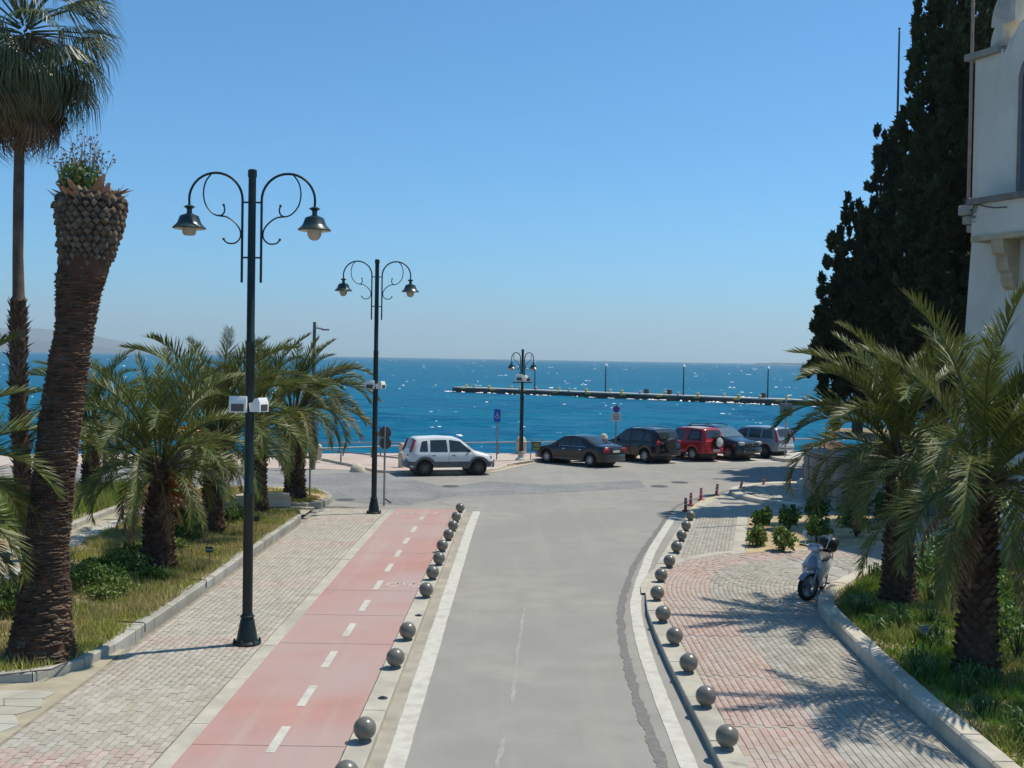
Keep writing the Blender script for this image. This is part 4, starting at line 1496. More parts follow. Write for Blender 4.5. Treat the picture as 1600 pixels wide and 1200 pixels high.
HT = ring_c[-1].z
rnd = random.Random(77)
vs, fs = [], []
NZ, NA = 150, 44
zhead = AT(100, 402, DY).z - DB.z
for i in range(NZ + 1):
    z = HT * i / NZ
    c, r = dp_at(z)
    for j in range(NA):
        a = 2 * math.pi * j / NA
        f = 1.0 + 0.015 * math.sin(3 * a + z * 1.7) + 0.02 * math.sin(7 * a - z * 2.1) + rnd.uniform(-0.018, 0.018)
        sh = 0.95 if z < zhead - 0.3 else max(0.79, 0.95 - (z - zhead + 0.3) * 0.35)
        vs.append((c.x + r * sh * f * math.cos(a), c.y + r * sh * f * math.sin(a), z))
for i in range(NZ):
    for j in range(NA):
        k = (j + 1) % NA
        fs.append((i * NA + j, i * NA + k, i * NA + NA + k, i * NA + NA + j))
fs.append(tuple(range(NZ * NA, NZ * NA + NA)))
MB().add(vs, fs).build('trunk', m_core, dead, 180)
# rough horizontal leaf scars on the shaft
q = MB()
_, zs0 = None, AT(100, 430, DY).z - DB.z
for i in range(3400):
    z = zs0 * rnd.random() ** 1.05
    c, r = dp_at(z)
    if rnd.random() < 0.35 and z > zs0 * 0.62:
        continue
    a = rnd.uniform(0, 2 * math.pi)
    o_ = Vector((math.cos(a), math.sin(a), 0))
    tt = Vector((-math.sin(a), math.cos(a), 0))
    w, hh, dp = rnd.uniform(0.04, 0.11), rnd.uniform(0.02, 0.05), rnd.uniform(0.0, 0.028)
    if z < 1.2:
        hh *= 1.4
        dp *= 1.7
    b = Vector((c.x, c.y, z)) + o_ * r * 0.93
    q.add([b - tt * w, b + tt * w, b + tt * w * 0.7 + o_ * (dp + r * .05) + Vector((0, 0, hh * 0.5)), b - tt * w * 0.7 + o_ * (dp + r * .05) + Vector((0, 0, hh * 0.5)), b + Vector((0, 0, hh)) + tt * w, b + Vector((0, 0, hh)) - tt * w],
          [(0, 1, 2, 3), (3, 2, 4, 5), (0, 3, 5), (1, 4, 2)])
o = q.build('leaf_scars', m_trunk, dead)
o['kind'] = 'stuff'
# diamond leaf stubs of the broad head, each a piece of its own
zt0, zt1 = AT(100, 402, DY).z - DB.z, AT(100, 303, DY).z - DB.z
unit = MB().add([(-0.5, 0, 0), (0, 0, -0.5), (0.5, 0, 0), (0, 0, 0.5), (-0.30, -0.75, 0.1), (0, -0.9, -0.26), (0.30, -0.75, 0.1), (0, -0.55, 0.34)],
                [(0, 1, 5, 4), (1, 2, 6, 5), (2, 3, 7, 6), (3, 0, 4, 7), (4, 5, 6, 7)]).mesh('leaf_stub', m_boot)
nr = 12
for i in range(-3, nr):
    f = i / (nr - 1)
    z = zt0 + (zt1 - zt0) * f
    f = max(f, 0.0)
    c, r = dp_at(z)
    per = 25
    for j in range(per):
        a = 2 * math.pi * (j + 0.5 * (i % 2)) / per + rnd.uniform(-.04, .04)
        s = 2 * math.pi * r / per
        if i < 0 and rnd.random() < 0.35 - 0.15 * i:
            continue
        k = 1.0 if f < 0.8 else rnd.uniform(1.1, 2.0)
        link_mesh('leaf_stub', unit, dead, (c.x + r * 0.81 * math.cos(a), c.y + r * 0.81 * math.sin(a), z + rnd.uniform(-.02, .02)),
                  (0.25 * f + rnd.uniform(-.16, .16), rnd.uniform(-.12, .12), a + math.pi / 2 + rnd.uniform(-.12, .12)), (s * rnd.uniform(.9, 1.08), (0.085 if i >= 0 else 0.07 + 0.008 * i) * k * rnd.uniform(.6, 1.2), 0.155 * rnd.uniform(.9, 1.15)))
q = MB()
for i in range(46):
    a = rnd.uniform(0, 6.28)
    c, r = dp_at(HT - 0.02)
    el = math.radians(rnd.uniform(5, 70))
    d = Vector((math.cos(a) * math.cos(el), math.sin(a) * math.cos(el), math.sin(el)))
    b = Vector((c.x + math.cos(a) * r * 0.85, c.y + math.sin(a) * r * 0.85, HT - rnd.uniform(0.0, 0.25)))
    w = rnd.uniform(0.05, 0.1)
    tt = Vector((-math.sin(a), math.cos(a), 0)) * w
    e = b + d * rnd.uniform(0.15, 0.34)
    q.add([b - tt, b + tt, e + tt * 0.3, e - tt * 0.3, b - Vector((0, 0, 0.06))], [(0, 1, 2, 3), (0, 3, 4), (1, 4, 2), (4, 3, 2)])
q.build('broken_stubs', mat('broken_stub', (0.30, 0.17, 0.10), 0.9, 0.3, 6.0, island=0.3), dead)


def leafy(n, centre, radius, leaf, rnd, q, up=0.3):
    for i in range(n):
        u = Vector((rnd.gauss(0, 1), rnd.gauss(0, 1), rnd.gauss(0, 1))).normalized() * rnd.random() ** 0.4
        p = Vector((centre[0] + u.x * radius[0], centre[1] + u.y * radius[1], centre[2] + u.z * radius[2]))
        d = Vector((rnd.gauss(0, 1), rnd.gauss(0, 1), rnd.gauss(0, 1) + up)).normalized()
        s = d.orthogonal().normalized()
        s = (Matrix.Rotation(rnd.uniform(0, 6.28), 3, d) @ s) * leaf * rnd.uniform(0.25, 0.4)
        ll = leaf * rnd.uniform(0.7, 1.3)
        q.add([p, p + d * ll * 0.5 + s, p + d * ll, p + d * ll * 0.5 - s], [(0, 1, 2, 3)])


m_weed = mat('weed_leaf', (0.11, 0.16, 0.035), 0.6, 0.25, 4.0, island=0.3, backlit=0.25)
m_dry = mat('dry_weed', (0.20, 0.165, 0.13), 0.9, 0.25, 5.0, island=0.25)
c, r = dp_at(HT)
weed = empty('weed_tuft', (DB.x + c.x - 0.15, DB.y, DB.z + HT - 0.05), 0, 'weeds with dry branching stems on top of the bare trunk', 'weeds')
q = MB()
leafy(900, (0, 0, 0.17), (0.32, 0.3, 0.24), 0.07, rnd, q, 1.2)
q.build('leaves', m_weed, weed)
q = MB()
for i in range(17):
    a = rnd.uniform(0, 6.28)
    b = Vector((rnd.uniform(-.25, .25), rnd.uniform(-.2, .2), 0.1))
    L_ = rnd.uniform(0.35, 0.72)
    d = Vector((rnd.uniform(-.55, .75), rnd.uniform(-.4, .4), 1)).normalized()
    e = b + d * L_
    q.tube([b, b.lerp(e, .5) + Vector((0.02, 0, 0)), e], [0.008, 0.006, 0.003], 4)
    for k in range(9):
        s_ = b.lerp(e, rnd.uniform(0.35, 1))
        t_ = s_ + Vector((rnd.uniform(-.12, .12), rnd.uniform(-.08, .08), rnd.uniform(.02, .14)))
        q.tube([s_, t_], [0.004, 0.002], 3)
        q.add([t_, t_ + Vector((.02, 0, .012)), t_ + Vector((.0, .01, .03)), t_ + Vector((-.02, 0, .012))], [(0, 1, 2, 3)])
q.build('dry_stems', m_dry, weed)
weed.scale = (1.1, 1.1, 1.25)

# ------------------------------------------------------------------ fan palm, far left
FB = G(46, 868, 0.22)
FY = FB.y
fan = empty('fan_palm', FB, 0, 'tall fan palm with a shaggy brown skirt behind the bare trunk', 'palm tree')
tr = [(870, 33, 60), (800, 27, 55), (700, 17, 47), (600, 14, 42), (520, 15, 42), (482, 14, 43), (470, 16, 42), (462, 20, 38), (400, 20, 36), (300, 21, 37), (222, 23, 38), (180, 25, 40), (60, 28, 42)]
cs_, rs_ = [], []
for y, xl, xr in tr:
    a, b = AT(xl, y, FY), AT(xr, y, FY)
    cs_.append(Vector(((a.x + b.x) / 2 - FB.x, 0, a.z - FB.z)))
    rs_.append((b.x - a.x) / 2)
cs_[0].z = -0.05
low = [i for i in range(len(tr)) if tr[i][0] >= 470]
hi_ = [i for i in range(len(tr)) if tr[i][0] <= 470]
MB().tube([cs_[i] for i in low], [rs_[i] * 0.82 for i in low], 14).build('shaggy_trunk', m_core, fan, 60)
MB().tube([cs_[i] for i in hi_], [rs_[i] for i in hi_], 14).build('trunk', m_fan_trunk, fan, 60)
q = MB()
zmax = cs_[low[-1]].z
for i in range(900):
    z = zmax * rnd.random()
    k = next(j for j in range(len(cs_) - 1) if cs_[j + 1].z >= z)
    f = (z - cs_[k].z) / (cs_[k + 1].z - cs_[k].z)
    c = cs_[k].lerp(cs_[k + 1], f)
    r = rs_[k] * (1 - f) + rs_[k + 1] * f
    a = rnd.uniform(0, 6.28)
    o_ = Vector((math.cos(a), math.sin(a), 0))
    tt = Vector((-math.sin(a), math.cos(a), 0)) * rnd.uniform(.03, .07)
    b = Vector((c.x, c.y, z)) + o_ * r * 0.78
    e = b + o_ * rnd.uniform(0.04, 0.13) * (2.2 if rnd.random() < 0.05 else 1) + Vector((0, 0, rnd.uniform(0.05, 0.16)))
    q.add([b - tt, b + tt, e, b - Vector((0, 0, 0.08))], [(0, 1, 2), (0, 2, 3), (1, 3, 2)])
o = q.build('leaf_bases', m_trunk, fan)
o['kind'] = 'stuff'


def fan_mesh(name, R, petiole, seed, m, nseg=34, droop=0.35, spread=150):
    """a folded fan: stalk, then radiating blades joined near the base with hanging tips"""
    rnd = random.Random(seed)
    q = MB()
    q.tube([(0, 0, 0), (petiole * 0.5, 0, 0.04), (petiole, 0, 0)], [0.03, 0.022, 0.015], 4)
    for i in range(nseg):
        a = math.radians(-spread / 2 + spread * (i + 0.5) / nseg + rnd.uniform(-1.5, 1.5))
        L_ = R * (0.72 + 0.28 * math.cos(a)) * rnd.uniform(0.9, 1.05)
        d = Vector((math.cos(a), math.sin(a), 0))
        w = Vector((-math.sin(a), math.cos(a), 0))
        b = Vector((petiole, 0, 0))
        fold = 0.02 if i % 2 else -0.02
        p1 = b + d * L_ * 0.5 + Vector((0, 0, fold - abs(math.sin(a)) * 0.12 * R))
        p2 = b + d * L_ * 0.8 + Vector((0, 0, -droop * R * 0.25 - abs(math.sin(a)) * 0.25 * R))
        p3 = b + d * L_ * 0.92 + Vector((0, 0, -droop * R * rnd.uniform(0.6, 1.0) - abs(math.sin(a)) * 0.3 * R))
        hw = math.radians(spread / nseg) * 0.5 * L_ * 0.5
        q.add([b, p1 - w * hw, p1 + w * hw, p2 - w * hw * 0.6, p2 + w * hw * 0.6, p3], [(0, 1, 2), (1, 3, 4, 2), (3, 5, 4)])
    return q.mesh(name, m)


FA = [fan_mesh('fan_leaf', 1.05, 1.05, 300 + k, m_fan, droop=0.3 + 0.25 * k) for k in range(4)]
FD = [fan_mesh('dead_fan_leaf', 0.95, 0.75, 320 + k, m_fan_dead, 26, droop=0.5 + 0.3 * k, spread=100) for k in range(3)]
ch = AT(38, 38, FY)
ctop = Vector((ch.x - FB.x, 0, ch.z - FB.z))
for i in range(58):
    t = i / 57
    a = i * 2.39996
    el = math.radians(72 - 128 * t)
    p = ctop + Vector((math.cos(a) * 0.15, math.sin(a) * 0.15, 0.3 - 0.9 * t))
    s = rnd.uniform(0.95, 1.2)
    link_mesh('fan_leaf', rnd.choice(FA), fan, p, (rnd.uniform(-.3, .3), -el, a), (s, s, s))
for i in range(90):
    t = i / 89
    a = i * 2.39996 + 0.5
    el = math.radians(-12 - 66 * t + rnd.uniform(-16, 16))
    p = ctop + Vector((math.cos(a) * 0.16, math.sin(a) * 0.16, -0.25 - 1.25 * t))
    s = rnd.uniform(0.6, 1.25)
    link_mesh('dead_fan_leaf', rnd.choice(FD if t > 0.3 else FD + FA), fan, p, (rnd.uniform(-.3, .3), -el, a), (s, s, s))

# ------------------------------------------------------------------ dark cypresses
m_cyp = mat('cypress_leaf', (0.033, 0.049, 0.021), 0.8, 0.3, 0.8, spec=0.2, island=0.35, col2=(0.040, 0.048, 0.020), thr=(0.5, 0.72), scale2=0.5)
m_cyp_bark = mat('cypress_bark', (0.10, 0.08, 0.065), 0.95, 0.2, 3.0)


def cypress(loc, label, lobes, n, seed, trunk_h, tuft=0.20):
    """lobes: (x, y, z, rx, ry, rz) flame-shaped bodies; the crown is thousands of small sprays spread over and in them"""
    rs = np.random.RandomState(seed)
    root = empty('cypress_tree', loc, 0, label, 'tree', 'dark cypresses by the villa')
    q = MB()
    q.tube([(0, 0, -0.1), (0.05, 0, trunk_h * 0.4), (0, 0.05, trunk_h)], [0.28, 0.2, 0.05], 9)
    for l in lobes[1:8]:
        q.tube([(0, 0, max(0.6, l[2] - l[5] * 1.2)), (l[0] * .6, l[1] * .6, l[2] - l[5] * .5), (l[0], l[1], l[2])], [0.09, 0.06, 0.02], 5)
    q.build('trunk', m_cyp_bark, root)
    area = np.array([l[3] * l[5] for l in lobes])
    cnt = (n * area / area.sum()).astype(int)
    Vs, Fs, base = [], [], 0
    for l, c_ in zip(lobes, cnt):
        # sub-clumps on the lobe surface
        ncl = max(6, int(c_ / 60))
        u = rs.normal(size=(ncl, 3))
        u /= np.linalg.norm(u, axis=1)[:, None]
        cc = np.array(l[:3]) + u * np.array(l[3:]) * rs.uniform(0.45, 1.0, (ncl, 1))
        w = rs.randint(0, ncl, c_)
        rad = np.array([l[3], l[4], l[5]]) * 0.20
        rad = np.minimum(rad * 1.3, [0.6, 0.6, 1.1])
        g = rs.normal(size=(c_, 3))
        g /= np.linalg.norm(g, axis=1)[:, None]
        P = cc[w] + g * rad * rs.uniform(0.3, 1.0, (c_, 1))
        out = P - np.array(l[:3])
        out /= np.linalg.norm(out, axis=1)[:, None] + 1e-6
        for k in range(3):
            d = out * 0.5 + rs.normal(size=(c_, 3)) * 0.5 + np.array([0, 0, 0.75])
            d /= np.linalg.norm(d, axis=1)[:, None]
            s = np.cross(d, rs.normal(size=(c_, 3)))
            s /= np.linalg.norm(s, axis=1)[:, None] + 1e-6
            L_ = tuft * rs.uniform(0.7, 1.4, (c_, 1))
            W_ = L_ * rs.uniform(0.25, 0.42, (c_, 1))
            A = P - d * L_ * 0.3
            quad = np.stack([A, P + s * W_ + d * L_ * .1, P + d * L_, P - s * W_ + d * L_ * .1], 1)
            Vs.append(quad.reshape(-1, 3))
            Fs.append(np.arange(c_ * 4).reshape(-1, 4) + base)
            base += c_ * 4
    link_mesh('crown', np_mesh('crown', np.concatenate(Vs), np.concatenate(Fs), m_cyp), root)
    return root


def flame(h, r, z0, seed, n=34, taper=0.75):
    rnd = random.Random(seed)
    out = [(0, 0, z0 + (h - z0) * 0.45, r * 0.62, r * 0.62, (h - z0) * 0.47)]
    for i in range(n):
        f = (i + rnd.random()) / n
        z = z0 + (h - z0) * f * 0.97
        rr_ = r * (1 - f ** 2.2 * taper) * (0.55 + 0.45 * min(1, f * 5))
        a = i * 2.39996
        out.append((math.cos(a) * rr_ * 0.72, math.sin(a) * rr_ * 0.72, z, 0.44 * rr_ * rnd.uniform(.7, 1.1), 0.44 * rr_ * rnd.uniform(.7, 1.1), rnd.uniform(0.8, 1.4)))
    return out


def base_at(px, Y):
    p = AT(px, 560, Y)
    return (p.x, Y, 1.75)


cypress(base_at(1468, 43.2), 'tallest dark cypress beside the white villa wall', flame(20.5, 1.95, 1.2, 1, 64, 0.55), 36000, 1, 19, 0.19)
cypress(base_at(1545, 49.5), 'dark cypress showing above the villa cornice', flame(23.5, 2.7, 2.0, 2, 44, 0.6), 26000, 2, 22, 0.24)
cypress(base_at(1404, 54.0), 'dark cypress between the tallest one and the bushy seaward one', flame(15.2, 2.6, 1.0, 3, 56, 0.66), 26000, 3, 12, 0.20)
cypress(base_at(1342, 56.0), 'bushy dark cypress on the seaward side of the group', flame(11.2, 2.7, 1.2, 4, 44, 0.72) + [(-1.5, 0, 3.6, 0.9, 0.9, 0.9), (-1.6, 0.2, 5.2, 0.7, 0.7, 0.9), (-1.3, 0, 2.4, 0.8, 0.8, 0.8)], 24000, 4, 9, 0.21)

# ------------------------------------------------------------------ grass, shrubs, strappy plants
def blades(name, polys, n, h, w, m, seed, z, lean=0.5, dens=None, parent=None, label=None, cat=None, avoid=()):
    rs = np.random.RandomState(seed)
    poly = polys
    xs = [p[0] for p in poly]
    ys = [p[1] for p in poly]
    X = rs.uniform(min(xs), max(xs), n * 3)
    Y = rs.uniform(min(ys), max(ys), n * 3)
    k = in_poly_np(X, Y, poly)
    X, Y = X[k][:n], Y[k][:n]
    cl = np.sin(X * 2.1 + 1.3 * np.sin(Y * 1.7)) * np.sin(Y * 1.9 + 1.1 * np.sin(X * 1.3 + 2)) + 0.5 * np.sin(X * 5.3 + Y * 4.1)
    keep = cl + rs.uniform(-1.0, 1.0, len(X)) > (dens if dens is not None else -9)
    X, Y, cl = X[keep], Y[keep], cl[keep]
    nn_ = len(X)
    H = h * rs.uniform(0.5, 1.3, nn_) * (1 + 0.35 * np.clip(cl, -1, 1.4))
    a = rs.uniform(0, 2 * np.pi, nn_)
    ln = lean * rs.uniform(0.2, 1.0, nn_) * H
    b = rs.uniform(0, 2 * np.pi, nn_)
    W = w * rs.uniform(0.6, 1.3, nn_)
    Z0 = np.full(nn_, z)
    A = np.stack([X - np.cos(b) * W, Y - np.sin(b) * W, Z0], 1)
    B = np.stack([X + np.cos(b) * W, Y + np.sin(b) * W, Z0], 1)
    C = np.stack([X + np.cos(a) * ln, Y + np.sin(a) * ln, Z0 + H], 1)
    V = np.stack([A, B, C], 1).reshape(-1, 3)
    F = np.arange(nn_ * 3).reshape(-1, 3)
    o = link_mesh(name, np_mesh(name, V, F, m), parent)
    o['kind'] = 'stuff'
    if label:
        tag(o, label, cat)
    return o


m_grass = mat('meadow_grass', (0.34, 0.35, 0.085), 0.7, 0.25, 1.2, spec=0.2, island=0.30, backlit=0.3, col2=(0.46, 0.38, 0.16), thr=(0.44, 0.62), scale2=0.7)
m_grass_g = mat('green_grass', (0.21, 0.32, 0.045), 0.65, 0.25, 1.2, spec=0.2, island=0.30, backlit=0.3, col2=(0.30, 0.29, 0.09), thr=(0.45, 0.65), scale2=0.9)
m_grass_d = mat('dark_strap_leaf', (0.085, 0.150, 0.035), 0.45, 0.25, 1.5, spec=0.4, island=0.35, backlit=0.2)
m_grass_dry = mat('straw', (0.40, 0.32, 0.17), 0.8, 0.2, 2.0, spec=0.2, island=0.25, backlit=0.2)
ga = [p for p in bedA]
blades('grass', ga, 90000, 0.13, 0.013, m_grass, 1, 0.232, 0.7, -0.7, None, 'yellowish mown grass of the left palm bed', 'grass')
blades('seed_grass', ga, 9000, 0.26, 0.007, m_grass_dry, 2, 0.232, 0.6, 0.5, None, 'pale seeding grass among the left bed', 'grass')
gb = [(-12.6, 30), (-12.75, 34), (-12.6, 37.3), (-11.9, 38.8), (-11.8, 42.2), (-20, 41.5), (-20, 30)]
blades('tall_grass', gb, 40000, 0.42, 0.012, m_grass_g, 3, 0.215, 0.6, -0.5, None, 'long fresh green grass in the bed beyond the garden path', 'grass')
blades('seed_grass', gb, 6000, 0.5, 0.009, m_grass_dry, 4, 0.215, 0.6, 0.4, None, 'pale seeding grass beyond the garden path', 'grass')
gc = [(-11.4, 38.8), (-7.1, 38.6), (-6.7, 39.0), (-6.55, 40.8), (-7.2, 42.4), (-11.4, 42.8)]
blades('grass', gc, 15000, 0.11, 0.011, m_grass, 5, 0.187, 0.7, -0.4, None, 'short dry grass on the corner bed', 'grass')
ge = [(p.x + 0.42, p.y - 0.15) for p in bedr_path] + [(15, 31), (13, 10)]
blades('grass', ge, 120000, 0.14, 0.014, m_grass_g, 6, 0.218, 0.8, -0.55, None, 'bright green grass of the right palm bed', 'grass')

# leafy low cover and bushes
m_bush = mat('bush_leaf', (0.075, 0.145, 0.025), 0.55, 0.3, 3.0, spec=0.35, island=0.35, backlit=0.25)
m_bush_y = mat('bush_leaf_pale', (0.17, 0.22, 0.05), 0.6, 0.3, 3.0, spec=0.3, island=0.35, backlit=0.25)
m_twig = mat('twig', (0.09, 0.07, 0.05), 0.9, 0.2, 4.0)


def bush(loc, r, label, seed, m=m_bush, leaf=0.10, n=900, name='bush', group='low bushes in the left bed', stems=6):
    rnd = random.Random(seed)
    root = empty(name, loc, 0, label, 'bush', group)
    q = MB()
    tips = []
    for i in range(stems):
        a = rnd.uniform(0, 6.28)
        e = Vector((math.cos(a) * r[0] * rnd.uniform(.2, .8), math.sin(a) * r[1] * rnd.uniform(.2, .8), r[2] * rnd.uniform(0.7, 1.5)))
        q.tube([(0, 0, -0.05), e * 0.5 + Vector((0, 0, 0.05)), e], [0.018, 0.012, 0.005], 4)
        tips.append(e)
    q.build('stems', m_twig, root)
    q = MB()
    lobes = tips + [Vector((rnd.uniform(-.7, .7) * r[0], rnd.uniform(-.7, .7) * r[1], r[2] * rnd.uniform(.4, 1.1))) for _ in range(7)]
    for e in lobes:
        k = rnd.uniform(0.28, 0.5)
        leafy(int(n / len(lobes)), e, (r[0] * k, r[1] * k, r[2] * k), leaf, rnd, q, 0.6)
    q.build('leaves', m, root)
    return root


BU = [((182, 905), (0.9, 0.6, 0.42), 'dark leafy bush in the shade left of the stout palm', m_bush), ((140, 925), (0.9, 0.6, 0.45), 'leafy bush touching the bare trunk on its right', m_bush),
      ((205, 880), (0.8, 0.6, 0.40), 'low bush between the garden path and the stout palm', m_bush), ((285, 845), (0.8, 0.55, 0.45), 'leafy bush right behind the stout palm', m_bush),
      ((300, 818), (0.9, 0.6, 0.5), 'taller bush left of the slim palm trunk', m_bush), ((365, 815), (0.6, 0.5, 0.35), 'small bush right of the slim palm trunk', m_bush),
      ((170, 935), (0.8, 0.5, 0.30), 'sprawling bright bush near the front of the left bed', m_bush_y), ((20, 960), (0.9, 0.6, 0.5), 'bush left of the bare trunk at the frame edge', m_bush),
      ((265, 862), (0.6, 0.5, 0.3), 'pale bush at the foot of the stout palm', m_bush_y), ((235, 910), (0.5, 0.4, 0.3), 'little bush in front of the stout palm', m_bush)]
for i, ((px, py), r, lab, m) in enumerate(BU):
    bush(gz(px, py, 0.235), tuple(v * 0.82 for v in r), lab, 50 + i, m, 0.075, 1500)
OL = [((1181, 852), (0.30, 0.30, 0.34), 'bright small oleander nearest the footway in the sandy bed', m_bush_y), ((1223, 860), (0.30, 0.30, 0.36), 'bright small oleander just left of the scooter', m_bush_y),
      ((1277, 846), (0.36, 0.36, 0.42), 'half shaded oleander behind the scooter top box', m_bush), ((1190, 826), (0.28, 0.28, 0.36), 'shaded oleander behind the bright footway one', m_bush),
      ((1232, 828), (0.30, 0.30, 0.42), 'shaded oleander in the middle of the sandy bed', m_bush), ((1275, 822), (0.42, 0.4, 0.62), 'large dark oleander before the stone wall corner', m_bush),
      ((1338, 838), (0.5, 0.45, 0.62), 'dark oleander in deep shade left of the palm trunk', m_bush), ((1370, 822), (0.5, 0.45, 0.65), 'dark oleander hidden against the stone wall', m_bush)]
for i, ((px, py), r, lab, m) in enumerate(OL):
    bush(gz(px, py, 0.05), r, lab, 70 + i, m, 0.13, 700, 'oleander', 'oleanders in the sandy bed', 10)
RO = [((1445, 905), 'leafy rose bush by the low grey wall'), ((1470, 890), 'rose bush with tall shoots before the low grey wall'), ((1580, 960), 'rose bush right of the nearest right palm'), ((1560, 1000), 'thin rose bush just right of the nearest palm trunk'),
      ((1590, 1030), 'rose bush cut by the right frame edge')]
for i, ((px, py), lab) in enumerate(RO):
    bush(gz(px, py, 0.22), (0.42, 0.42, 0.55), lab, 90 + i, mat('rose_leaf', (0.13, 0.21, 0.04), 0.5, 0.25, 3.0, island=0.3, backlit=0.3), 0.085, 360, 'rose_bush', 'rose bushes in the right bed', 8)

# strappy clumps edging the right bed
rnd = random.Random(41)
q = MB()
for i in range(58):
    k = rnd.randrange(2, len(bedr_path) - 14)
    p = bedr_path[k]
    d = rnd.uniform(0.5, 1.5) if rnd.random() < .7 else rnd.uniform(1.5, 4.0)
    cx_, cy_ = p.x + d, p.y - 0.15
    sz = rnd.uniform(0.28, 0.5)
    for j in range(34):
        a = rnd.uniform(0, 6.28)
        b = Vector((cx_ + rnd.uniform(-.1, .1), cy_ + rnd.uniform(-.1, .1), 0.21))
        o_ = Vector((math.cos(a), math.sin(a), 0))
        tt = Vector((-math.sin(a), math.cos(a), 0)) * 0.013
        m1 = b + o_ * sz * rnd.uniform(.15, .4) + Vector((0, 0, sz * rnd.uniform(.6, 1.0)))
        e = m1 + o_ * sz * rnd.uniform(.2, .6) + Vector((0, 0, sz * rnd.uniform(-.5, .15)))
        q.add([b - tt, b + tt, m1 + tt, m1 - tt, e], [(0, 1, 2, 3), (3, 2, 4)])
o = q.build('strap_leaf_plants', m_grass_d)
tag(o, 'strappy green plants lining the kerb of the right bed', 'plants', None, 'stuff')
# irrigation hose round the dead palm
pts = [G(0, 1055, .26), G(40, 1050, .26), G(80, 1046, .27), G(105, 1035, .27), G(122, 1022, .27), G(124, 1012, .26)]
tag(MB().tube(pts, 0.012, 6).build('irrigation_hose', mat('hose_dark', (0.05, 0.04, 0.05), 0.6)), 'thin dark irrigation hose on the soil round the bare trunk', 'hose')

# ------------------------------------------------------------------ street lamps
def arc_pts(c, r, a0, a1, n=14, sx_=1.0):
    return [(c[0] + sx_ * r * math.cos(math.radians(a0 + (a1 - a0) * i / n)), 0, c[1] + r * math.sin(math.radians(a0 + (a1 - a0) * i / n))) for i in range(n + 1)]


def lantern(root, x, z, s, globe=True, gm=None):
    sh = MB().lathe([(0.045, 0.36), (0.10, 0.33), (0.045, 0.29), (0.045, 0.22), (0.16, 0.17), (0.20, 0.06), (0.22, 0.03), (0.29, -0.035), (0.275, -0.05), (0.2, 0.0), (0.15, 0.1), (0.03, 0.18)], 22)
    sh.v = [(v[0] * s, v[1] * s, v[2] * s) for v in sh.v]
    o = sh.build('lamp_shade', m_lamp_shade, root, 45, loc=(x, 0, z))
    li = MB().lathe([(0.268, -0.053), (0.2, -0.012), (0.12, 0.0)], 20, caps=False)
    li.v = [(v[0] * s, v[1] * s, v[2] * s) for v in li.v]
    li.build('shade_lining', m_shade_in, o, 60)
    if globe:
        pr = [(0.125, 0.0), (0.13, -0.06), (0.118, -0.13), (0.085, -0.19), (0.04, -0.215), (0.002, -0.22)]
    else:
        pr = [(0.125, 0.0), (0.12, -0.07), (0.11, -0.14), (0.085, -0.16), (0.002, -0.15)]
    g = MB().lathe(pr, 18, caps=False)
    g.v = [(v[0] * s, v[1] * s, v[2] * s) for v in g.v]
    g.build('globe', gm or m_globe, o, 70)


def floodlight(root, z, side, rz, s=1.0):
    R = Matrix.Rotation(rz, 3, 'Z')
    q = MB()
    prof = [(-0.15, -0.12), (0.13, -0.12), (0.16, 0.08), (0.05, 0.10), (0.0, 0.19), (-0.10, 0.21), (-0.15, 0.10)]
    q.extr([(0, y, zz) for y, zz in prof], (-0.17, 0, 0), (0.17, 0, 0))
    q.v = [tuple(R @ (Vector(v) * s) + Vector((side * 0.17, -0.06, z))) for v in q.v]
    o = q.build('floodlight', m_white, root, 30)
    g = MB().box((0, -0.154, -0.02), (0.25, 0.012, 0.15))
    g.v = [tuple(R @ (Vector(v) * s) + Vector((side * 0.17, -0.06, z))) for v in g.v]
    g.build('glass', mat('flood_glass', (0.08, 0.07, 0.065), 0.15, 0.1, spec=0.5), o)
    b = MB().box((0, 0, 0), (0.24 * s, 0.05, 0.04))
    b.build('arm', m_dark, o, loc=(side * 0.08, 0, z - 0.11 * s))


